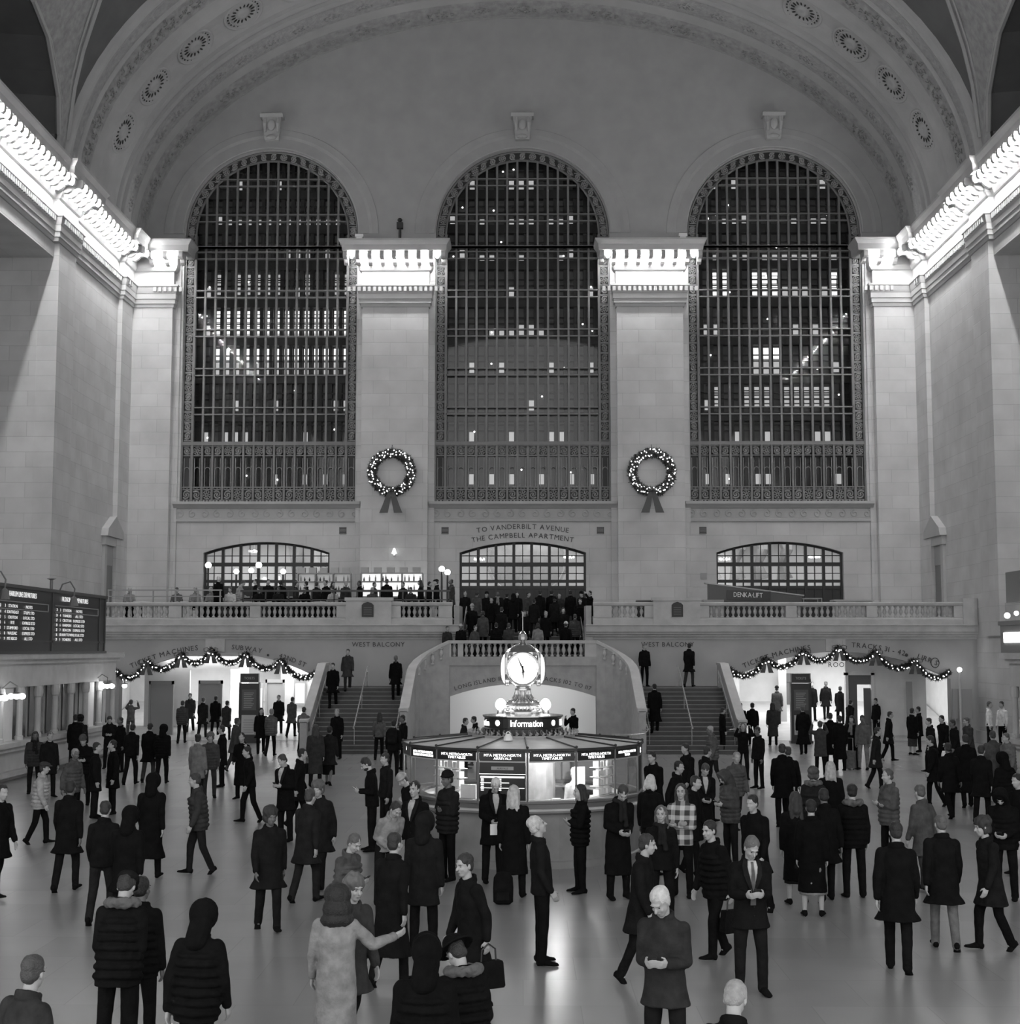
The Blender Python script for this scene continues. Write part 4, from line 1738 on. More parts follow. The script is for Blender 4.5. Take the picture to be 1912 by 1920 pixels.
for gi, (pts, lab) in enumerate((
        ([(-17.1, 2.95), (-15.8, 3.35), (-14.35, 3.66), (-13.1, 3.85), (-11.65, 3.68), (-10.15, 3.4), (-8.62, 2.95)], 'lit fir garland with ribbon bows swagged over the left arch'),
        ([(8.65, 3.05), (10.2, 3.45), (11.75, 3.78), (13.25, 3.95), (14.75, 3.75), (16.4, 3.4), (17.85, 2.95)], 'lit fir garland with ribbon bows swagged over the right arch'))):
    rr = random.Random(40 + gi)
    e = empty('garland', (0, BF - .12, 0), lab, 'garland', 'lit garlands over the arches')
    m = MB()
    path = []
    for (xa, za), (xb_, zb) in zip(pts, pts[1:]):
        sag = .5
        for k in range(40):
            t = k / 40
            path.append((xa + (xb_ - xa) * t, za + (zb - za) * t - sag * 4 * t * (1 - t) * .95))
    path.append(pts[-1])
    for (x, z) in path:
        for q in range(15):
            sprig(m, (x + rr.uniform(-.05, .05), -.08 + rr.uniform(-.06, .06), z + rr.uniform(-.05, .05)), (rr.uniform(-1, 1), rr.uniform(-1, .2), rr.uniform(-1, 1)), rr.uniform(.1, .19), rr)
    m.tube([(x, -.08, z) for x, z in path[::3]], .05, 6)
    obj('foliage', m, LEAF, e)
    for x, z in pts[1:-1]:
        m = MB()
        bow(m, (x, -.16, z), .6)
        obj('bow', m, RIBBON, e)
    for k in range(96):
        x, z = path[int((k + .5) / 96 * (len(path) - 1))]
        o = bpy.data.objects.new('fairy_light', fairy_me)
        COL.objects.link(o)
        o.parent = e
        o.location = (x + rr.uniform(-.05, .05), -.22, z + rr.uniform(-.09, .07))
        o.scale = (.85,) * 3

# ================================================================= the round booth and its clock
KX, KY = 0.0, 28.3
KR = 2.28
kb = empty('information_booth', (KX, KY, 0), 'round glazed information booth with lit lettering in the middle of the floor', 'information booth')
NP = 16
OFF = radians(2.0)


def kp(a, r, z):
    """angle a from the viewer side, clockwise to the right"""
    return (r * sin(a), -r * cos(a), z)


def kring(prof, n=NP, off=OFF, mb=None):
    m = mb or MB()
    rs = [[kp(off + 2 * pi * k / n, r, z) for r, z in prof] for k in range(n + 1)]
    m.rings(rs, True, False)
    return m


KM = mat('booth_metal', .16, .4, .3)
KST = noisy('booth_marble', .24, .15, 3, .35)
obj('base', kring([(KR - .1, 0), (KR - .02, 0), (KR - .02, .12), (KR - .06, .14), (KR - .06, .98), (KR - .1, .98)], 48), KST, kb)
obj('ledge', kring([(KR - .2, .98), (KR + .06, .98), (KR + .1, 1.02), (KR + .06, 1.05), (KR - .2, 1.05)], 48), STONE, kb)
obj('sill', kring([(KR - .1, 1.05), (KR, 1.05), (KR, 1.13), (KR + .03, 1.14), (KR + .03, 1.18), (KR - .35, 1.18), (KR - .35, 1.05)]), KM, kb)
obj('floor_plate', MB().lathe([(0.01, .02), (KR - .12, .02), (KR - .12, .04), (0.01, .04)], (0, 0, 0), 32), STAIRM, kb)
# roof
m = kring([(.7, 2.24), (KR, 2.1), (KR + .04, 2.1), (KR + .04, 2.06), (KR - .06, 2.05), (.7, 2.19)])
obj('roof', m, noisy('booth_roof_metal', .5, .1, 4, .45), kb)
m = MB()
for k in range(NP):
    a = OFF + 2 * pi * k / NP
    m.tube([kp(a, .75, 2.255), kp(a, KR + .02, 2.115)], .014, 5)
    m.ell(kp(a, KR + .02, 2.125), (.025, .025, .025), None, 6, 5)
m2 = kring([(KR + .02, 2.1), (KR + .05, 2.1), (KR + .05, 2.06), (KR + .02, 2.06)], mb=m)
obj('roof_seam', m, DARKM, kb)
obj('inner_ceiling', kring([(.4, 2.02), (KR - .08, 2.02), (KR - .08, 2.04), (.4, 2.04)]), WHITE, kb)
for k in range(NP):
    a = OFF + 2 * pi * k / NP
    m = MB()
    m.tube([kp(a, KR, 1.1), kp(a, KR, 2.06)], .022, 6)
    obj('post', m, KM, kb)
    am = a + pi / NP
    cz = cos(pi / NP)
    hw = KR * sin(pi / NP) - .03
    Mx = Matrix.Rotation(am, 4, 'Z') @ Matrix.Translation((0, -KR * cz, 0))
    near = cos(am) > -.25
    # sign board
    m = MB()
    m.box(-hw, hw, -.02, .03, 1.885, 2.045, Mx)
    sg = obj('sign_board', m, BLACK, kb)
    if near:
        idx = round((am - OFF) / (2 * pi / NP) - .5)
        idx = idx if idx < 8 else idx - 16
        ln = {-4: ('i', ''), -3: ('MTA METRO-NORTH', 'TRAIN INFORMATION'), -2: ('MTA METRO-NORTH', 'TIMETABLES'), -1: ('MTA METRO-NORTH', 'ARRIVALS'),
              0: ('MTA METRO-NORTH', 'TIMETABLES'), 1: ('MTA METRO-NORTH', 'TIMETABLES'), 2: ('MTA METRO-NORTH', 'TRAIN'), 3: ('MTA', 'INFO')}.get(idx, ('MTA METRO-NORTH', 'TIMETABLES'))
        m = MB()
        for li, t_ in enumerate(ln):
            if t_:
                sc = .062 if len(t_) > 2 else .1
                text_mb(t_, sc, lambda u, li=li: Mx @ Matrix(((1, 0, 0, u), (0, 0, -1, -.021), (0, 1, 0, 1.965 - li * .055), (0, 0, 0, 1))), .12, m, sx=1.08)
        if m.v:
            obj('sign_lettering', m, LITTXT, sg)
    # transom bar + glass
    m = MB()
    m.box(-hw, hw, -.015, .02, 1.86, 1.885, Mx)
    obj('transom', m, STONE_D, kb)
    m = MB()
    m.box(-hw, hw, -.015, .02, 1.18, 1.2, Mx)
    obj('glazing_bar', m, STONE_D, kb)
    if near and idx == -1:
        # the arrivals screens
        m = MB()
        m.box(-hw, hw, -.02, .02, 1.2, 1.86, Mx)
        sc_ = obj('arrivals_panel', m, BLACK, kb)
        m = MB()
        m.box(-.2, .2, -.03, -.02, 1.73, 1.79, Mx)
        obj('dim_display', m, GREY, sc_)
        m = MB()
        text_mb('ARRIVALS', .045, lambda u: Mx @ Matrix(((1, 0, 0, u), (0, 0, -1, -.031), (0, 1, 0, 1.74), (0, 0, 0, 1))), .1, m)
        obj('display_lettering', m, BLACK, sc_)
        m = MB()
        m.box(-hw + .02, hw - .02, -.03, -.02, 1.592, 1.62, Mx)
        m.box(-hw + .02, .12, -.03, -.02, 1.5, 1.508, Mx)
        m.box(-hw + .02, hw - .02, -.03, -.02, 1.41, 1.418, Mx)
        for q in range(7):
            m.box(-hw + .03, -hw + .08, -.03, -.02, 1.56 - q * .032, 1.577 - q * .032, Mx)
            m.box(-.08, -.02, -.03, -.02, 1.56 - q * .032, 1.577 - q * .032, Mx)
        m.box(-hw, hw, -.03, -.02, 1.655, 1.662, Mx)
        obj('screen_rows', m, mat('screen_text', .8, .5, emit=.5), sc_)
    elif near:
        m = MB()
        m.box(-hw, hw, -.004, .004, 1.2, 1.86, Mx)
        obj('booth_glass', m, GLASS2, kb)
        if idx == 3:
            m = MB()
            m.box(-hw, hw, .01, .03, 1.2, 1.86, Mx)
            obj('notice_panel', m, BLACK, kb)
# interior: counter, cupboards, lamp, papers
m = kring([(1.55, 1.1), (2.02, 1.1), (2.02, 1.14), (1.55, 1.14)], 24)
obj('counter', m, WHITE, kb)
m = MB()
m.lathe([(.62, 0), (.62, 2.0), (.01, 2.0)], (0, 0, 0), 16)
obj('core', m, noisy('booth_cabinet', .35, .3, 3, .4), kb)
for a_, lab_ in ((-1.15, 'rack'), (-.95, 'rack'), (-.8, 'rack'), (.62, 'screen'), (1.0, 'rack'), (1.2, 'rack')):
    m = MB()
    Mx = Matrix.Rotation(a_, 4, 'Z') @ Matrix.Translation((0, -1.75, 0))
    if lab_ == 'rack':
        for q in range(4):
            m.box(-.16, .16, -.02, .18, 1.16 + q * .17, 1.17 + q * .17, Mx)
            for k in range(3):
                m.box(-.14 + k * .1, -.07 + k * .1, 0, .12, 1.18 + q * .17, 1.28 + q * .17 + .03 * ((k + q) % 2), Mx)
        obj('leaflet_rack', m, PAPER, kb)
    else:
        m.box(-.14, .14, 0, .02, 1.4, 1.72, Mx)
        obj('lit_notice', m, mat('lit_notice', .9, .5, emit=.9), kb)
m = MB()
m.box(-.16, .16, 0, .06, 1.14, 1.42, Matrix.Rotation(-.55, 4, 'Z') @ Matrix.Translation((0, -1.9, 0)))
m.box(-.06, .1, 0, .1, 1.14, 1.2, Matrix.Rotation(.3, 4, 'Z') @ Matrix.Translation((0, -2.0, 0)))
obj('papers', m, PAPER, kb)
for a in (-1.0, -.5, .5, 1.0):
    l = bpy.data.lights.new('booth_light', 'POINT')
    l.energy = 9
    l.shadow_soft_size = .06
    o = bpy.data.objects.new('booth_light', l)
    COL.objects.link(o)
    o.location = (KX + 1.3 * sin(a), KY - 1.3 * cos(a), 1.93)
    m = MB()
    m.ell(kp(a, 1.3, 1.99), (.07, .07, .025), None, 8, 6)
    obj('lamp_globe', m, GLOW, kb)
# drum with the lit word
DR = .74
obj('drum', MB().lathe([(.01, 2.2), (DR + .02, 2.2), (DR + .02, 2.36), (DR, 2.37), (DR, 2.56), (DR + .03, 2.57), (DR + .03, 2.6), (.3, 2.62), (.01, 2.62)], (0, 0, 0), 48), BLACK, kb)
obj('drum_top', MB().lathe([(.01, 2.6), (DR + .035, 2.585), (DR + .035, 2.6), (.3, 2.63), (.01, 2.63)], (0, 0, 0), 48), BRASS, kb)


def drum(a0, z):
    def f(u):
        a = a0 + u / DR
        return Matrix.Rotation(a, 4, 'Z') @ Matrix.Translation((0, -DR - .003, z)) @ Matrix(((1, 0, 0, 0), (0, 0, -1, 0), (0, 1, 0, 0), (0, 0, 0, 1)))
    return f


m = MB()
for a in (radians(6), radians(96), radians(-84), radians(186)):
    text_mb('Information', .175, drum(a, 2.41), .035, m, sx=.84)
for a in (radians(-40), radians(51), radians(141), radians(231)):
    pts = [drum(a, 2.47)(.055 * cos(t * pi / 8)) @ Vector((0, .055 * sin(t * pi / 8), .003)) for t in range(16)]
    n = len(m.v)
    m.v += [tuple(p) for p in pts]
    m.face(range(n, n + 16))
obj('drum_lettering', m, LITTXT, kb)
# cresting round the drum, small bell lamp
m = kring([(1.02, 2.2), (1.06, 2.2), (1.06, 2.25), (1.02, 2.25)], 32)
for k in range(52):
    a = 2 * pi * k / 52
    m.tube([kp(a, 1.04, 2.25), kp(a + .03, 1.05, 2.29), kp(a, 1.04, 2.33)], [.02, .028, .006], 5)
for k in range(26):
    a = 2 * pi * k / 26
    m.tube([kp(a + q * .012, .98 - .2 * 0, 2.24 + .04 * sin(q)) for q in range(6)], .016, 4)
obj('cresting', m, BRONZE_L, kb)
m = MB()
for k in range(40):
    a = 2 * pi * k / 40
    m.tube([kp(a + .02 * cos(q), DR + .03, 2.3 + .045 * sin(q)) for q in range(7)], .01, 4)
obj('drum_scrollwork', m, BRONZE, kb)
m = MB()
m.lathe([(.09, 2.19), (.08, 2.24), (.05, 2.29), (.04, 2.31)], (-.27, -1.3, .0), 12)
m.tube([(-.27 + .04 * cos(pi * t / 6), -1.3, 2.3 + .05 * sin(pi * t / 6)) for t in range(7)], .01, 5)
obj('bell', m, WHITE, kb)

ck = empty('four_faced_clock', (KX, KY, 2.632), 'brass four-faced clock with glowing opal dials on top of the round booth', 'clock')
m = MB()
m.lathe([(.01, 0), (.34, .0), (.34, .03), (.36, .05), (.335, .09), (.33, .14), (.35, .16), (.33, .2), (.28, .23), (.2, .27), (.15, .35), (.13, .43), (.155, .44), (.155, .47), (.12, .48), (.12, .5), (.165, .52), (.18, .54), (.165, .55), (.01, .56)], (0, 0, 0), 40)
obj('pedestal', m, BRASS, ck, smooth=False)
m = MB()
for k in range(28):
    a = 2 * pi * k / 28
    m.tube([kp(a, .3, .23), kp(a, .21, .275), kp(a, .16, .36), kp(a, .14, .44)], [.014, .011, .009, .008], 4)
    m.ell(kp(a, .345, .1), (.02, .02, .025), None, 6, 4)
obj('fluting', m, BRASS, ck)
# body: rounded cube frame, cap, acorn finial
m = MB()
zc = .85


def sq(r, z, n=24, p=4.0):
    out = []
    for k in range(n):
        t = 2 * pi * k / n
        c_, s_ = cos(t), sin(t)
        q = (abs(c_) ** p + abs(s_) ** p) ** (-1 / p)
        out.append((r * c_ * q, r * s_ * q, z))
    return out


m.rings([sq(.16, .55), sq(.22, .58), sq(.3, .63), sq(.335, .7), sq(.31, .71)], True, False)
m.rings([sq(.31, 1.1), sq(.345, 1.12), sq(.33, 1.17), sq(.27, 1.24), sq(.17, 1.3, p=3), sq(.06, 1.34, p=2), sq(.03, 1.35, p=2)], True, True)
for sx_ in (-1, 1):
    for sy_ in (-1, 1):
        m.tube([(sx_ * .3, sy_ * .3, .66), (sx_ * .315, sy_ * .315, .75), (sx_ * .315, sy_ * .315, 1.06), (sx_ * .29, sy_ * .29, 1.17)], [.02, .028, .028, .02], 8)
m.box(-.27, .27, -.27, .27, .62, 1.2)
obj('case', m, BRASS, ck, smooth=False)
m = MB()
m.lathe([(.02, 1.34), (.06, 1.36), (.03, 1.38), (.085, 1.41), (.09, 1.46), (.07, 1.52), (.03, 1.57), (.008, 1.59), (.006, 1.95), (.001, 1.95)], (0, 0, 0), 16)
obj('finial', m, BRASS, ck)
DIAL = mat('opal_dial', .8, .5, emit=.38)
for q in range(4):
    Mq = Matrix.Rotation(q * pi / 2, 4, 'Z')
    m = MB()
    R_ = .285
    rs = []
    for i in range(9):
        f = i / 8
        rs.append([Mq @ Vector((R_ * cos(f * pi / 2) * cos(a), -.34 - .085 * sin(f * pi / 2), zc + R_ * cos(f * pi / 2) * sin(a))) for a in [2 * pi * k / 36 for k in range(36)]])
    rs = [[(p.x, p.y, p.z) for p in r] for r in rs]
    m.rings(rs, True, True)
    d = obj('dial', m, DIAL, ck, smooth=True)
    m = MB()
    m.rings([[tuple(Mq @ Vector((r * cos(a), y, zc + r * sin(a)))) for r, y in ((.295, -.3), (.32, -.345), (.335, -.33), (.335, -.27))] for a in [2 * pi * k / 36 for k in range(37)]], True, False)
    obj('bezel', m, BRASS, ck)
    m = MB()
    yh = -.44
    # hour hand just before six, minute hand just before twelve

    def hand(ang, ln, w_):
        c_, s_ = cos(ang), sin(ang)
        for (r0, r1, w0, w1) in ((-.06, ln * .3, w_, w_ * 1.0), (ln * .3, ln * .42, w_ * 2.2, w_ * .6), (ln * .42, ln, w_, w_ * .3)):
            pts = [(-w0, r0), (w0, r0), (w1, r1), (-w1, r1)]
            rs_ = [[tuple(Mq @ Vector((a_ * c_ + b_ * s_, y, zc - a_ * s_ + b_ * c_))) for a_, b_ in pts] for y in (yh, yh + .006)]
            m.rings(rs_)
    hand(radians(-24), .25, .011)
    hand(radians(177), .19, .015)
    obj('hands', m, BLACK, d)
    m = MB()
    for h in range(60):
        a = h * pi / 30
        r0 = .25 if h % 5 == 0 else .262
        w_ = .006 if h % 5 == 0 else .0025
        pts = [(-w_, r0), (w_, r0), (w_, .272), (-w_, .272)]
        m.rings([[tuple(Mq @ Vector((p_ * cos(a) + r_ * sin(a), y, zc - p_ * sin(a) + r_ * cos(a)))) for p_, r_ in pts] for y in (-.385, -.379)])
    obj('hour_marks', m, mat('dial_marks', .3, .5), d)
ckl = bpy.data.lights.new('clock_light', 'POINT')
ckl.energy = 3
for sx_, sy_ in ((-.43, -.3), (.44, -.3), (-.43, .3), (.44, .3)):
    m = MB()
    m.ell((sx_, sy_, .17), (.095, .095, .1), None, 16, 12)
    lamp = obj('lamp_globe', m, mat('opal_globe', .95, .4, emit=3.5), ck, smooth=True)
    m = MB()
    m.lathe([(.07, 0), (.06, .03), (.05, .07)], (sx_, sy_, 0), 12)
    obj('lamp_base', m, BRASS, ck)

# ================================================================= directory pylons in the passages
for x, y, lab in ((-11.35, 60.9, 'black directory pylon with framed panels under the left garland'), (11.5, 60.9, 'black directory pylon with framed poster under the right garland')):
    e = empty('directory_pylon', (x, y, 0), lab, 'directory pylon')
    m = MB()
    m.box(-.4, .4, -.12, .12, .1, 2.45)
    m.box(-.38, .38, -.14, .14, 2.5, 2.86)
    m.box(-.46, .46, -.2, .2, 0, .1)
    m.box(-.42, -.38, -.15, .15, .1, 2.5)
    m.box(.38, .42, -.15, .15, .1, 2.5)
    obj('body', m, BLACK, e)
    m = MB()
    m.box(-.3, .3, -.135, -.12, 1.35, 2.2)
    obj('panel', m, mat('dark_poster', .07, .5), e)
    m = MB()
    m.box(-.3, .3, -.135, -.12, .35, 1.15)
    m.cur = 1
    for q in range(6):
        m.box(-.24 + .03 * (q % 2), .2, -.14, -.135, .42 + q * .1, .47 + q * .1)
    obj('lower_panel', m, [mat('pale_poster', .4, .6), GREY], e)
    m = MB()
    text_mb('TICKETS', .14, lambda u: Matrix(((1, 0, 0, u), (0, 0, -1, -.142), (0, 1, 0, 2.62), (0, 0, 0, 1))), .1, m, sx=.8)
    for q in range(9):
        m.box(-.22, .1 + .1 * ((q * 7) % 3) / 2, -.14, -.135, 1.45 + q * .075, 1.47 + q * .075)
    obj('lettering', m, GREY, e)

# ================================================================= the balcony bar and its lamps
for i, (u, v, lab) in enumerate(((389, 1060, 'globe lamp on a dark post at the left end of the bar terrace'), (442, 1072, 'low globe lamp behind the light-coated diners'), (470, 1070, 'small globe lamp left of the tall one'),
                                 (484, 1060, 'tall globe lamp on a dark post in the middle of the bar terrace'), (530, 1072, 'low globe lamp left of the bottle shelves'))):
    Y_ = 64.0 if v == 1060 else 66.5
    e = empty('globe_lamp', ((u - 980) / 2731 * Y_, Y_, 5.2), lab, 'lamp', 'globe lamps on the bar terrace')
    h = 3.85 + (1218 - v) / 2731 * Y_ - 5.2
    m = MB()
    m.lathe([(.14, 0), (.14, .06), (.05, .14), (.04, h - .16), (.08, h - .13), (.05, h - .1), (.01, h - .1)], (0, 0, 0), 10)
    obj('post', m, DARKM, e)
    m = MB()
    m.ell((0, 0, h), (.135, .135, .135) if Y_ < 65 else (.12, .12, .12))
    obj('lamp_globe', m, GLOW, e, smooth=True)
for i, (x, h, lab) in enumerate(((-3.56, 2.18, 'globe lamp on the double dark post left of the stair crowd'), (-3.44, 2.05, 'right globe lamp of the pair left of the stair crowd'))):
    e = empty('globe_lamp', (x + .12 * i, 64.0 + .25 * i, 5.2), lab, 'lamp', 'globe lamps on the bar terrace')
    m = MB()
    m.lathe([(.1, 0), (.1, .06), (.045, .14), (.04, h - .16), (.08, h - .13), (.05, h - .1), (.01, h - .1)], (0, 0, 0), 10)
    obj('post', m, DARKM, e)
    m = MB()
    m.ell((0, 0, h), (.13, .13, .13))
    obj('lamp_globe', m, GLOW, e, smooth=True)
# terrace rails on top of low dark planters
m = MB()
m.box(-12.1, -3.1, 62.35, 62.55, 6.32, 6.4)
for k in range(10):
    x = -12.0 + k * .98
    m.box(x - .03, x + .03, 62.4, 62.5, 5.2, 6.33)
m.box(-12.1, -3.1, 62.4, 62.5, 5.95, 6.0)
tag(obj('terrace_rail', m, WOOD), 'long dark rail along the bar terrace above the balustrade', 'rail')
m = MB()
m.box(-17.8, -12.9, 62.35, 62.45, 6.36, 6.42)
m.box(-17.8, -12.9, 62.35, 62.45, 6.1, 6.14)
for k in range(6):
    m.box(-17.8 + k * .96, -17.74 + k * .96, 62.38, 62.44, 5.2, 6.38)
tag(obj('terrace_rail', m, GREY), 'thin pale rail at the quiet left end of the terrace', 'rail')
BOT = [mat('bottle_%d' % i, g, .15) for i, g in enumerate((.03, .15, .45, .08))]
for bi, (x0, x1, y, lab) in enumerate(((-10.6, -8.1, 68.6, 'lit bar shelf unit packed with bottles left of the pier'), (-7.6, -4.7, 68.4, 'lit bar shelf unit with bottles in front of the wreath pier'))):
    e = empty('bar_shelf', ((x0 + x1) / 2, y, 5.2), lab, 'bar shelf')
    hw = (x1 - x0) / 2
    m = MB()
    for z in (.9, 1.35, 1.8, 2.2):
        m.box(-hw, hw, -.2, .25, z, z + .05)
    for x in (-hw, -hw / 3, hw / 3, hw):
        m.box(x - .03, x + .03, -.2, .25, 0, 2.2)
    obj('frame', m, GREY, e)
    m = MB()
    m.box(-hw, hw, .22, .26, .95, 2.2)
    obj('lit_back', m, mat('lit_shelf_back', .7, .6, emit=.22 if bi else .05), e)
    m = MB()
    for q in range(5):
        m.box(-hw + q * hw * .42, -hw + q * hw * .42 + .35, -.15, .15, 2.25, 2.5)
    obj('top_box', m, PLASTER_L, e)
    rr = random.Random(70 + bi)
    protos = []
    for q in range(4):
        m = MB()
        h = .2 + .04 * q
        m.lathe([(.035, 0), (.037, h * .6), (.014, h * .75), (.013, h), (.001, h)], (0, 0, 0), 7)
        mm = m.mesh('bottle', True)
        mm.materials.append(BOT[q])
        protos.append(mm)
    for z in (.95, 1.4, 1.85):
        n = 11
        for k in range(n):
            if rr.random() < .15:
                continue
            o = bpy.data.objects.new('bottle', protos[rr.randrange(4)])
            COL.objects.link(o)
            o.location = ((x0 + x1) / 2 - hw + .12 + (2 * hw - .24) * k / (n - 1) + rr.uniform(-.03, .03), y + .02, 5.2 + z + .001)
            if abs(min(abs(o.location.x - (x0 + x1) / 2 - t) for t in (-hw / 3, hw / 3))) < .07:
                o.location.x += .09
            tag(o, 'bottle standing on the %s bar shelves' % ('left' if bi == 0 else 'pier-side'), 'bottle', 'bottles on the %s bar shelves' % ('left' if bi == 0 else 'pier-side'))
for x0, x1, y, lab in ((-13.6, -8.2, 67.35, 'bar counter in front of the left bottle shelves'), (-7.7, -4.4, 67.1, 'bar counter in front of the pier')):
    e = empty('bar_counter', ((x0 + x1) / 2, y, 5.2), lab, 'bar counter')
    hw = (x1 - x0) / 2
    m = MB()
    m.box(-hw, hw, -.3, .3, 0, 1.02)
    for k in range(int(hw * 4)):
        m.box(-hw + .1 + k * .5, -hw + .5 + k * .5, -.33, -.3, .15, .9)
    obj('body', m, WOOD, e)
    m = MB()
    m.box(-hw - .05, hw + .05, -.42, .36, 1.02, 1.08)
    obj('counter_top', m, STONE_D, e)
# wall lamps near the wreath pier and the balcony end
e = empty('wall_lamp', (-6.1, WY - .62, 8.35), 'crystal wall lamp glowing on the left pier over the bar', 'lamp')
m = MB()
m.lathe([(.01, .3), (.05, .28), (.1, .1), (.14, .05), (.01, 0)], (0, -.12, 0), 10)
obj('shade', m, mat('crystal', .8, .2, emit=.5), e)
m = MB()
m.box(-.05, .05, -.1, .12, -.05, .0)
obj('bracket', m, BRASS, e)

# ================================================================= people
def cloth(g, kind='cloth'):
    key = ('%s_%.3f' % (kind, g)).replace('.', '_')
    m = bpy.data.materials.get(key)
    if m is None:
        if kind == 'skin':
            m = mat(key, g, .55)
        elif kind == 'hair':
            m = noisy(key, g, .18, 25, .5, .4)
        else:
            m = noisy(key, g * (.55 if g < .035 else .8), .25, 9, .9, .25, bscale=25, spec=.06)
    return m


SKIN = cloth(.36, 'skin')
LIP = mat('lips', .12, .5)


def remesh(mb, voxel, smooth=2, fold=0.0, seed=0, fscale=7.0):
    me = mb.mesh('tmp')
    o = bpy.data.objects.new('tmp', me)
    md = o.modifiers.new('r', 'REMESH')
    md.mode = 'VOXEL'
    md.voxel_size = voxel
    if smooth:
        sm = o.modifiers.new('s', 'SMOOTH')
        sm.factor = .5
        sm.iterations = smooth
    out = evaluate(o)
    bpy.data.objects.remove(o)
    bpy.data.meshes.remove(me)
    if fold:
        off = Vector((seed * 3.1, seed * 1.7, 0))
        nn = [v.normal.copy() for v in out.vertices]
        cc = []
        for v, nr in zip(out.vertices, nn):
            c = v.co
            n = noise.noise(Vector((c.x * fscale, c.y * fscale, c.z * fscale * .55)) + off) + .5 * noise.noise(Vector((c.x * 16, c.y * 16, c.z * 11)) + off)
            cc.extend(c + nr * (n * fold))
        out.vertices.foreach_set('co', cc)
    out.polygons.foreach_set('use_smooth', [True] * len(out.polygons))
    out.materials.append(None)
    out.update()
    return out


ARMS = {  # (upper arm, forearm) as (outward, forward, up) for right(-1) and left(+1)
    'stand': (((.16, .02, -1), (.05, .22, -1)), ((.16, .04, -1), (.05, .25, -1))),
    'walk': (((.16, .22, -1), (.0, .5, -.9)), ((.18, -.24, -1), (.06, .1, -1))),
    'phone': (((.08, .02, -1), (-.45, 1, .16)), ((.08, .02, -1), (-.45, 1, .14))),
    'phonelow': (((.08, .0, -1), (-.46, 1, -.2)), ((.08, .0, -1), (-.46, 1, -.16))),
    'call': (((.45, .35, -.7), (-.3, .25, 1)), ((.14, .1, -1), (-.3, .8, -.4))),
    'photo': (((.4, 1, .05), (-.3, .35, .9)), ((.4, 1, .05), (-.3, .35, .9))),
    'crossed': (((.12, .25, -1), (-1, .55, .02)), ((.12, .25, -1), (-1, .65, .14))),
    'lookup': (((.2, -.12, -1), (-.02, .45, -.85)), ((.2, -.12, -1), (-.02, .45, -.85))),
    'reach': (((.65, .3, -.7), (.8, .6, .25)), ((.22, .1, -1), (.1, .35, -.95))),
    'sit': (((.2, .35, -1), (-.3, 1, .05)), ((.2, .4, -1), (-.3, 1, .1))),
}
LEGS = {  # thigh, shin as (outward, forward, up)
    'stand': (((.07, .03, -1), (.03, -.03, -1)), ((.06, -.01, -1), (.02, -.04, -1))),
    'walk': (((.03, -.12, -1), (0, -.42, -.95)), ((.02, .30, -1), (0, .04, -1))),
    'sit': (((.12, 1, -.08), (0, .05, -1)), ((.12, 1, -.08), (0, -.05, -1))),
}
HEADP = {'phone': 34, 'phonelow': 40, 'lookup': -20, 'walk': 8, 'call': 4, 'photo': -4, 'crossed': 4, 'sit': 14, 'stand': 3, 'reach': 5}
_human = {}


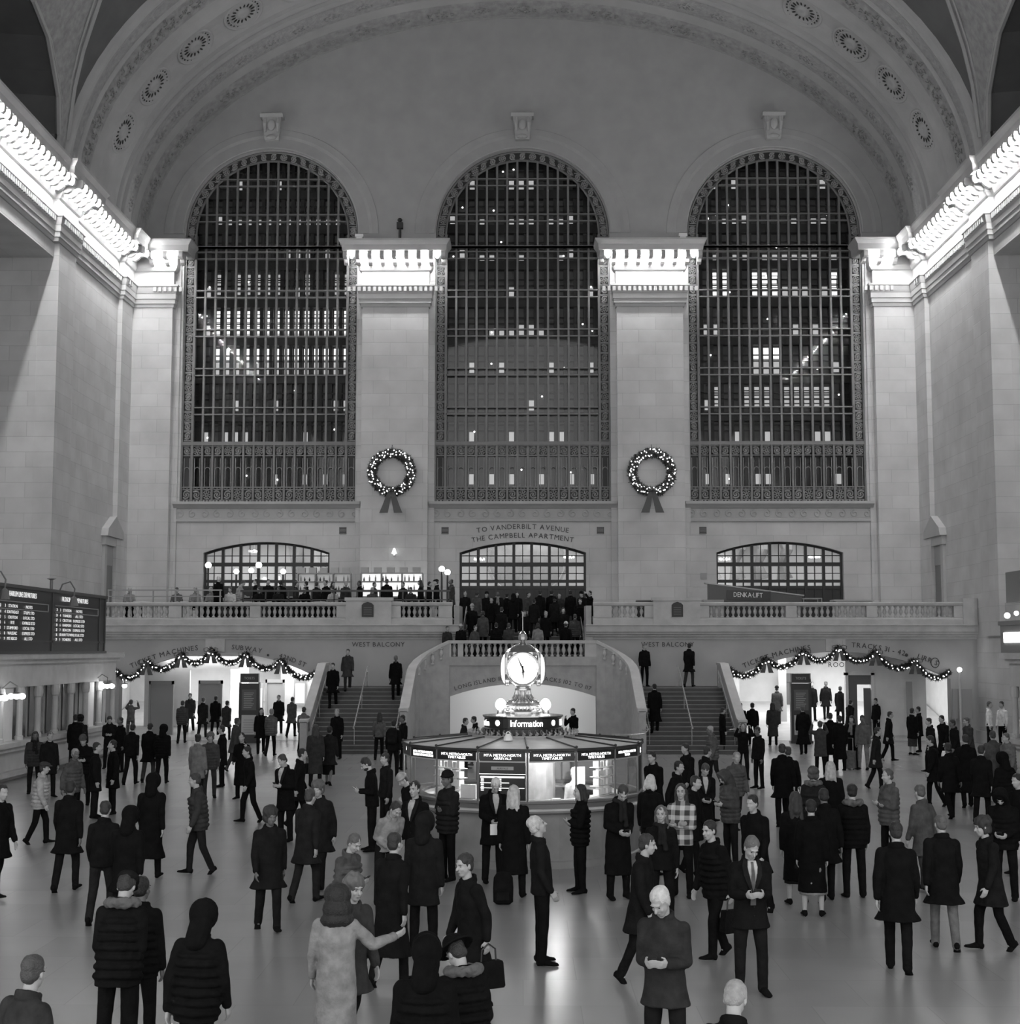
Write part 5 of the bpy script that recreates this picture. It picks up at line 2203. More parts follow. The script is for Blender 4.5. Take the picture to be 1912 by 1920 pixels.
def human(pose, coat, legs, hair, hero, seed, extra):
    key = (pose, coat, legs, hair, hero, extra if extra in ('fur', 'furcollar', 'beard', 'tie', 'shirt', 'scarf') or ' ' in extra else '', 0)
    if key in _human:
        return _human[key]
    rr = random.Random(hash(str(key)) % 1000 if False else len(_human) * 13 + 5)
    parts = {}
    lean = {'walk': 6, 'phone': 5, 'phonelow': 10, 'sit': 8, 'lookup': -3, 'photo': 0, 'crossed': -2}.get(pose, 1)
    if coat == 'sweater' and pose == 'phonelow':
        lean = 28
    R = Matrix.Rotation(radians(lean), 3, 'X')
    hip = Vector((0, 0, .93))
    lg = LEGS.get(pose, LEGS['stand'])
    flip = rr.random() < .5 and pose != 'reach'
    sides = (-1, 1)
    J = {}
    for s, (th, sh) in zip(sides, lg if not flip else lg[::-1]):
        h = Vector((s * .09, 0, -.02))
        k = h + Vector((s * th[0], -th[1], th[2])).normalized() * .43
        a = k + Vector((s * sh[0], -sh[1], sh[2])).normalized() * .41
        J[s] = [h, k, a, sh]
    low = min(J[s][2].z for s in sides)
    base = -low + .085
    hip = Vector((0, 0, base))
    for s in sides:
        for q in range(3):
            J[s][q] = J[s][q] + hip

    def T(x, y, z):
        return hip + R @ Vector((x, y, z))
    neck = T(0, .01, .515)
    hp = radians(HEADP.get(pose, 4) + rr.uniform(-4, 4))
    hy = radians(rr.uniform(-14, 14) if pose != 'photo' else 0)
    HR = Matrix.Rotation(hy, 3, 'Z') @ Matrix.Rotation(hp, 3, 'X')
    hc = neck + Matrix.Rotation(hp * .6 + radians(lean) * .4, 3, 'X') @ Vector((0, -.03, .172))

    def Hd(x, y, z):
        return hc + HR @ Vector((x, y, z))
    arms = ARMS[pose]
    if flip:
        arms = arms[::-1]
    A = {}
    for s, (ua, fa) in zip(sides, arms):
        sh = T(s * .168, .01, .43)
        e = sh + R @ Vector((s * ua[0], -ua[1], ua[2])).normalized() * .28
        w_ = e + R @ Vector((s * fa[0], -fa[1], fa[2])).normalized() * .245
        A[s] = (sh, e, w_)
    # ---------- body: one surface
    b = MB()
    b.ell(Hd(0, .012, .035), (.073, .093, .088), HR)
    b.ell(Hd(0, -.012, -.03), (.062, .078, .085), HR)
    b.ell(Hd(0, -.045, -.085), (.038, .035, .03), HR, 10, 8)
    b.caps(Hd(0, -.085, .015), Hd(0, -.108, -.028), .009, .014, 8)
    b.ell(Hd(0, -.082, -.062), (.022, .014, .011), HR, 8, 6)
    b.ell(Hd(0, -.078, .028), (.05, .018, .012), HR, 10, 6)
    for s in sides:
        b.ell(Hd(s * .074, .008, -.012), (.012, .02, .032), HR, 8, 8)
        b.ell(Hd(s * .035, -.066, -.03), (.02, .016, .018), HR, 8, 6)
    b.caps(neck - Vector((0, -.005, .04)), Hd(0, .015, -.07), .058, .052)
    b.caps(T(0, 0, .05), T(0, 0, .25), .09, .09)
    b.caps(T(-.07, 0, .35), T(.07, 0, .35), .085, .085)
    b.caps(T(-.04, .01, .47), T(-.15, .01, .43), .05, .045)
    b.caps(T(.04, .01, .47), T(.15, .01, .43), .05, .045)
    b.caps(T(-.06, .01, 0), T(.06, .01, 0), .085, .085)
    for s in sides:
        sh, e, w_ = A[s]
        b.caps(sh, e, .042, .036)
        b.caps(e, w_, .036, .027)
        h, k, a, sd = J[s]
        lf = .68 if legs == 'trousers' else 1.0
        b.caps(h, k, .07, .052 * lf)
        b.caps(k, k + (a - k) * .35, .048 * lf, .052 * lf)
        b.caps(k + (a - k) * .35, a, .052 * lf, .034)
        b.caps(a, a + Vector((0, -.03, -.03)), .03, .026)
        # hand: palm, four fingers of unequal length, thumb
        d = (w_ - e).normalized()
        if pose in ('stand', 'walk', 'lookup') or abs(d.z) > .8:
            n = Vector((-s, 0, 0))
        elif pose in ('phone', 'phonelow', 'sit'):
            n = Vector((-s * 1.0, .2, .45))
        else:
            n = Vector((-s * .8, -.3, .2))
        n = (n - d * n.dot(d)).normalized()
        sv = d.cross(n).normalized()
        if sv.dot(Vector((0, -1, .3))) < 0:
            sv = -sv
        p0 = w_ + d * .01
        b.caps(p0 + sv * .014, p0 + d * .07 + sv * .022, .017, .018, 8)
        b.caps(p0 - sv * .014, p0 + d * .068 - sv * .022, .017, .016, 8)
        b.caps(p0, p0 + d * .075, .02, .018, 8)
        curl = .5 if pose in ('phone', 'phonelow', 'photo', 'call', 'sit') else .28
        for q, (o_, ln) in enumerate(((.030, .9), (.0105, 1.0), (-.0095, .95), (-.029, .75))):
            p = p0 + d * .078 + sv * o_
            dd = d.copy()
            for seg, sl in enumerate((.036, .024, .02)):
                an = curl * (seg + 1) * .9 + .05 * q
                dd = (d * cos(an) + n * sin(an)).normalized()
                p2 = p + dd * sl * ln
                b.caps(p, p2, .0095 - .0008 * seg, .0088 - .0008 * seg, 7)
                p = p2
        p = p0 + d * .02 + sv * .026
        p2 = p + (d * .6 + sv * .75 + n * .35).normalized() * .036
        p3 = p2 + (d * .9 + sv * .15 + n * .4).normalized() * .03
        b.caps(p, p2, .013, .0105, 7)
        b.caps(p2, p3, .0105, .009, 7)
    me = remesh(b, .0085 if hero else .0125, 1)
    parts['body'] = me
    # eyes and brows
    if hero:
        e_ = MB()
        for s in sides:
            e_.ell(Hd(s * .031, -.079, .004), (.009, .006, .0045), HR, 8, 6)
        parts['eye'] = e_.mesh('eye', True)
        e_ = MB()
        for s in sides:
            e_.caps(Hd(s * .018, -.092, .026), Hd(s * .045, -.082, .028), .004, .003, 6)
        parts['eyebrow'] = e_.mesh('eyebrow', True)
        e_ = MB()
        e_.caps(Hd(-.02, -.09, -.06), Hd(.02, -.09, -.06), .004, .004, 6)
        parts['mouth'] = e_.mesh('mouth', True)
    # ---------- coat
    k = {'puffer': 1.13, 'jacket': 1.0, 'coat': 1.08, 'long': 1.08, 'sweater': .95, 'plaid': 1.02, 'blazer': 1.04}[coat]
    c = MB()
    hem = {'puffer': -.18, 'jacket': -.12, 'coat': -.33, 'long': -.58, 'sweater': -.1, 'plaid': -.14, 'blazer': -.22}[coat]
    if pose == 'sit':
        hem = -.06
    wl = 1.25 if pose == 'walk' else 1.0
    prof = []
    if hem < -.2:
        prof += [(hem, .225 * wl, .165 * wl, 0, 1), ((hem - .1) / 2, .205, .15 * wl, 0, 1)]
    else:
        prof += [(hem, .18 * k, .135 * k, 0, 1)]
    prof += [(0.0, .178 * k, .13 * k, 0, 0), (.13, .165 * k, .122 * k, 0, 0), (.28, .178 * k, .125 * k, 0, 0), (.37, .178 * k, .12 * k, .005, 0), (.44, .14 * k, .1 * k, .01, 0), (.49, .095, .082, .012, 0), (.54, .07, .07, .012, 0)]
    rings = []
    for z, a, bb, yo, world in prof:
        ring = []
        for q in range(20):
            t = 2 * pi * q / 20
            x, y = a * cos(t), bb * sin(t) + yo
            ring.append(hip + (Vector((x, y, z)) if world else R @ Vector((x, y, z))))
        rings.append(ring)
    c.rings(rings)
    for s in sides:
        sh, e, w_ = A[s]
        c.caps(T(s * .05, .012, .475), T(s * .158, .012, .425), .062, .062)
        c.caps(sh, e, .068 * k, .056 * k)
        c.caps(e, w_ - (w_ - e).normalized() * .01, .057 * k, .043 * k)
    # collar
    rc = .078
    for q in range(14):
        t0, t1 = 2 * pi * q / 14, 2 * pi * (q + 1) / 14
        p0 = T(rc * cos(t0), .01 + rc * sin(t0), .54 + .02 * sin(t0))
        p1 = T(rc * cos(t1), .01 + rc * sin(t1), .54 + .02 * sin(t1))
        if sin((t0 + t1) / 2) > -.75:
            c.caps(p0, p1, .024, .024, 7)
            c.caps(p0 - R @ Vector((0, 0, .035)), p1 - R @ Vector((0, 0, .035)), .026, .026, 7)
    if coat == 'puffer':
        for z in (-.1, -.02, .06, .14, .22, .30, .37):
            for q in range(16):
                t0, t1 = 2 * pi * q / 16, 2 * pi * (q + 1) / 16
                a, bb = (.182 - (.02 if z > .34 else 0)) * 1.1, .135 * 1.1
                c.caps(T(a * cos(t0), bb * sin(t0), z), T(a * cos(t1), bb * sin(t1), z), .03, .03, 6)
    parts['coat'] = remesh(c, .012 if hero else .018, 2, .012, len(_human), 6)
    # ---------- legs
    if legs == 'trousers':
        t = MB()
        t.ell(hip, (.155, .112, .12))
        for s in sides:
            h, kk, a, sd = J[s]
            t.caps(h, kk, .09, .07)
            t.caps(kk, a, .07, .056)
            t.caps(a, a + (a - kk).normalized() * .02, .058, .06)
        parts['trousers'] = remesh(t, .015 if hero else .02, 2, .008, len(_human) + 3, 6)
    else:
        t = MB()
        rings = []
        for z, a, bb in ((-.62, .20, .15), (-.35, .19, .15), (0, .165, .125), (.1, .15, .11)):
            rings.append([hip + Vector((a * cos(2 * pi * q / 20), bb * sin(2 * pi * q / 20), z)) for q in range(20)])
        t.rings(rings)
        parts['skirt'] = remesh(t, .018, 1, .006, 1)
    # ---------- shoes
    for si, s in enumerate(sides):
        h, kk, a, sd = J[s]
        back = sd[1] < -.4
        F = Matrix.Rotation(radians(38 if back else 0), 3, 'X') @ Matrix.Rotation(radians(-s * 8 * -1), 3, 'Z')
        if pose == 'walk' and not back:
            F = Matrix.Rotation(radians(-8), 3, 'X')
        q_ = MB()
        rs = []
        for y, w_, z0, z1 in ((.07, .022, -.06, -.01), (.055, .036, -.085, .0), (.0, .042, -.085, .03), (-.07, .045, -.085, -.01), (-.13, .05, -.085, -.035), (-.18, .04, -.083, -.045), (-.2, .02, -.08, -.06)):
            rs.append([a + F @ Vector((w_ * cos(t), y, (z0 + z1) / 2 + (z1 - z0) / 2 * max(-.8, sin(t)))) for t in [2 * pi * j / 12 for j in range(12)]])
        q_.rings(rs)
        if legs == 'bare' or coat == 'long' and hair in ('long', 'bob'):
            q_.caps(a + F @ Vector((0, .05, -.04)), a + F @ Vector((0, .055, -.075)), .014, .012, 8)
        parts['shoe%d' % si] = q_.mesh('shoe', True)
    # ---------- hair and hats
    g = MB()
    hm = 'hair'
    if hair in ('short', 'long', 'bob', 'bun', 'cap', 'beanie', 'brimhat', 'furhat'):
        g.ell(Hd(0, .023, .052), (.082, .096, .082), HR)
        g.ell(Hd(0, .045, -.01), (.074, .065, .075), HR)
        for s in sides:
            g.ell(Hd(s * .066, .012, .015), (.014, .035, .035), HR, 8, 8)
    if hair in ('long', 'bob'):
        ln = .30 if hair == 'long' else .12
        g.caps(Hd(0, .05, 0), Hd(0, .085, -ln), .07, .045)
        g.caps(Hd(0, .05, 0), Hd(0, .09, -ln * .6), .07, .075)
        for s in sides:
            g.caps(Hd(s * .065, .02, .03), Hd(s * .085, .03, -ln * .9), .032, .038)
            g.caps(Hd(s * .05, .06, 0), Hd(s * .07, .08, -ln), .05, .045)
    if hair == 'bighair':
        g.ell(Hd(0, .035, .03), (.135, .13, .13), HR)
        g.ell(Hd(0, .06, -.1), (.15, .115, .13), HR)
        g.ell(Hd(0, .06, -.2), (.17, .11, .09), HR)
    if hair == 'bun':
        g.ell(Hd(0, .1, .09), (.05, .05, .045), HR)
    if hair == 'hood':
        g.ell(Hd(0, .03, .02), (.118, .125, .135), HR)
        g.caps(Hd(0, .06, -.06), neck + Vector((0, .06, -.02)), .1, .1)
        for q in range(16):
            t0, t1 = 2 * pi * q / 16, 2 * pi * (q + 1) / 16
            g.caps(Hd(.095 * cos(t0), -.055, .02 + .12 * sin(t0)), Hd(.095 * cos(t1), -.055, .02 + .12 * sin(t1)), .026, .026, 7)
    if extra and ('fur' in extra.split() or 'furcollar' in extra.split()):
        f = MB()
        for q in range(18):
            t0, t1 = 2 * pi * q / 18, 2 * pi * (q + 1) / 18
            if 'furcollar' in extra.split() or sin((t0 + t1) / 2) > -.6:
                f.caps(T(.12 * cos(t0), .03 + .11 * sin(t0), .53), T(.12 * cos(t1), .03 + .11 * sin(t1), .53), .05, .05, 8)
        parts['fur_collar'] = remesh(f, .012, 0, .022, 4, 22)
    parts['hair'] = remesh(g, .009 if hero else .014, 1, .008 if hair not in ('hood',) else .004, 2, 26 if hair != 'hood' else 10)
    if hair in ('beanie', 'cap', 'brimhat', 'furhat'):
        g = MB()
        if hair == 'beanie':
            g.ell(Hd(0, .018, .075), (.092, .108, .088), HR)
            for q in range(16):
                t0, t1 = 2 * pi * q / 16, 2 * pi * (q + 1) / 16
                g.caps(Hd(.088 * cos(t0), .015 + .104 * sin(t0), .055), Hd(.088 * cos(t1), .015 + .104 * sin(t1), .055), .016, .016, 7)
        elif hair == 'cap':
            g.ell(Hd(0, .015, .08), (.1, .112, .062), HR)
            g.ell(Hd(0, -.1, .055), (.07, .065, .014), HR)
            g.ell(Hd(0, -.02, .085), (.09, .1, .045), HR)
        elif hair == 'brimhat':
            g.ell(Hd(0, .018, .085), (.092, .106, .085), HR)
            g.rings([[Hd(r * cos(2 * pi * q / 24), .015 + r * 1.1 * sin(2 * pi * q / 24), z) for q in range(24)] for r, z in ((.08, .07), (.165, .03), (.17, .045), (.08, .09))])
        else:
            g.ell(Hd(0, .03, .06), (.112, .122, .1), HR)
            g.ell(Hd(0, .04, -.02), (.105, .09, .09), HR)
        parts['hat'] = remesh(g, .011, 1, .02 if hair == 'furhat' else .004, 3, 24)
    # ---------- extras
    ex = extra.split()
    if 'beard' in ex:
        g = MB()
        g.ell(Hd(0, -.03, -.075), (.06, .06, .045), HR)
        parts['beard'] = remesh(g, .009, 1, .006, 5, 30)
    if 'tie' in ex or 'shirt' in ex:
        g = MB()
        z0, w0 = .5, .055
        rs = []
        for z, w_, yo in ((.53, .045, -.075), (.47, .055, -.115), (.4, .045, -.142), (.3, .03, -.152), (.22, .012, -.15)):
            rs.append([T(-w_, yo * k, z), T(w_, yo * k, z), T(w_, yo * k + .03, z), T(-w_, yo * k + .03, z)])
        g.rings(rs)
        parts['shirt'] = g.mesh('shirt')
        g = MB()
        for s in sides:
            rs = []
            for z, xi, xo, yo in ((.54, .045, .085, -.05), (.47, .05, .11, -.105), (.38, .04, .1, -.148), (.28, .02, .06, -.165), (.2, .005, .02, -.165)):
                rs.append([T(s * xi, yo * k - .004, z), T(s * xo, yo * k + .012, z), T(s * xo, yo * k + .03, z), T(s * xi, yo * k + .02, z)])
            g.rings(rs)
        parts['lapel'] = g.mesh('lapel')
        g = MB()
        for z in (.14, .04, -.06):
            g.ell(T(.012, -.138 * k - .012, z), (.01, .006, .01), None, 8, 6)
        parts['button'] = g.mesh('button')
    if 'tie' in ex:
        g = MB()
        rs = []
        for z, w_, yo in ((.52, .014, -.088), (.49, .012, -.118), (.4, .018, -.15), (.3, .024, -.162), (.2, .028, -.16), (.06, .03, -.155)):
            rs.append([T(-w_, yo * k, z), T(w_, yo * k, z), T(w_, yo * k + .012, z), T(-w_, yo * k + .012, z)])
        g.rings(rs)
        parts['tie'] = g.mesh('tie')
    if 'scarf' in ex:
        g = MB()
        for q in range(14):
            t0, t1 = 2 * pi * q / 14, 2 * pi * (q + 1) / 14
            g.caps(T(.085 * cos(t0), .01 + .08 * sin(t0), .53 + .01 * sin(q)), T(.085 * cos(t1), .01 + .08 * sin(t1), .53 + .01 * sin(q + 1)), .036, .036, 8)
        g.caps(T(.03, -.09, .5), T(.05, -.15 * k, .2), .03, .04)
        g.caps(T(-.03, -.09, .5), T(-.04, -.15 * k, .28), .03, .035)
        parts['scarf'] = remesh(g, .013, 1, .008, 6, 18)
    info = {'hands': {s: A[s][2] + (A[s][2] - A[s][1]).normalized() * .085 for s in sides}, 'back': T(0, .15 * k, .33), 'R': R, 'hip': hip, 'dirs': {s: (A[s][2] - A[s][1]).normalized() for s in sides}}
    _human[key] = (parts, info)
    print('T', key, round(_t.time() - t0, 2), {a: len(b.polygons) for a, b in parts.items()}) if 0 else None
    return _human[key]


def paint(o, m):
    o.material_slots[0].link = 'OBJECT'
    o.material_slots[0].material = m


# carried things, modelled once
pm = MB()
pm.rings([[(x * .036, y, z * .073) for x, z in ((-1, -.92), (-.9, -1), (.9, -1), (1, -.92), (1, .92), (.9, 1), (-.9, 1), (-1, .92))] for y in (-.005, .005)])
phone_me = pm.mesh('phone')
phone_me.materials.append(BLACK)
pm = MB()
pm.box(-.031, .031, -.0065, -.005, -.062, .062)
screen_me = pm.mesh('screen')
screen_me.materials.append(mat('phone_screen', .3, .2, emit=.25))
PAT = bpy.data.materials.new('checked_cloth')
PAT.use_nodes = True
_b = PAT.node_tree.nodes['Principled BSDF']
_tc = N(PAT, 'ShaderNodeTexCoord')
_sp = N(PAT, 'ShaderNodeSeparateXYZ')
L(PAT, _tc.outputs['Object'], _sp.inputs[0])
_w = []
for ax in (0, 2):
    wv = N(PAT, 'ShaderNodeMath', operation='MULTIPLY')
    wv.inputs[1].default_value = 42
    L(PAT, _sp.outputs[ax], wv.inputs[0])
    sn = N(PAT, 'ShaderNodeMath', operation='SINE')
    L(PAT, wv.outputs[0], sn.inputs[0])
    gt = N(PAT, 'ShaderNodeMath', operation='GREATER_THAN')
    gt.inputs[1].default_value = .1
    L(PAT, sn.outputs[0], gt.inputs[0])
    _w.append(gt)
_ad = N(PAT, 'ShaderNodeMath', operation='ADD')
L(PAT, _w[0].outputs[0], _ad.inputs[0])
L(PAT, _w[1].outputs[0], _ad.inputs[1])
_mr = N(PAT, 'ShaderNodeMapRange')
_mr.inputs['From Max'].default_value = 2
_mr.inputs['To Min'].default_value = .03
_mr.inputs['To Max'].default_value = .5
L(PAT, _ad.outputs[0], _mr.inputs['Value'])
L(PAT, _mr.outputs[0], _b.inputs['Base Color'])
_b.inputs['Roughness'].default_value = .8


def backpack(p, rz, g, label, sc=1.0):
    e = empty('backpack', p, label, 'backpack', rz=rz)
    e.scale = (sc,) * 3
    m = MB()
    m.rings([[(x * w_, y * d_, z) for x, y in ((-1, -.6), (-.7, -1), (.7, -1), (1, -.6), (1, .6), (.7, 1), (-.7, 1), (-1, .6))] for w_, d_, z in ((.1, .05, -.24), (.15, .085, -.2), (.155, .09, 0), (.145, .08, .15), (.1, .06, .22), (.04, .03, .24))])
    obj('bag', m, cloth(g), e, smooth=True)
    m = MB()
    m.rings([[(x * .11, .085 + y * .03, z) for x, y in ((-1, 0), (-.8, 1), (.8, 1), (1, 0))] for z in (-.17, -.05)])
    obj('pocket', m, cloth(g * 1.3), e)
    for s in (-1, 1):
        m = MB()
        m.tube([(s * .09, -.07, -.2), (s * .11, -.1, 0), (s * .1, -.09, .18)], .014, 6)
        obj('strap', m, DARKM, e)


def suitcase(p, rz, g, label):
    e = empty('suitcase', p, label, 'suitcase', rz=rz)
    m = MB()
    m.rings([[(x * .19, y * .12, z) for x, y in ((-1, -.8), (-.9, -1), (.9, -1), (1, -.8), (1, .8), (.9, 1), (-.9, 1), (-1, .8))] for z in (.05, .08, .58, .6)])
    obj('body', m, cloth(g), e)
    m = MB()
    m.tube([(-.09, .09, .6), (-.09, .09, 1.0), (.09, .09, 1.0), (.09, .09, .6)], .01, 6)
    obj('handle', m, STEEL, e)
    for x in (-.15, .15):
        for y in (-.08, .08):
            m = MB()
            m.ell((x, y, .026), (.018, .026, .026), None, 8, 6)
            obj('wheel', m, DARKM, e)


def handbag(p, rz, g, label, sc=1.0):
    e = empty('handbag', p, label, 'bag', rz=rz)
    e.scale = (sc,) * 3
    m = MB()
    m.rings([[(x * w_, y * .055, z) for x, y in ((-1, -1), (1, -1), (1, 1), (-1, 1))] for w_, z in ((.16, -.28), (.175, -.26), (.15, -.02), (.14, 0))])
    obj('bag', m, cloth(g), e)
    m = MB()
    m.tube([(-.09, 0, -.02), (-.08, 0, .12), (0, 0, .18), (.08, 0, .12), (.09, 0, -.02)], .01, 6)
    obj('handle', m, DARKM, e)


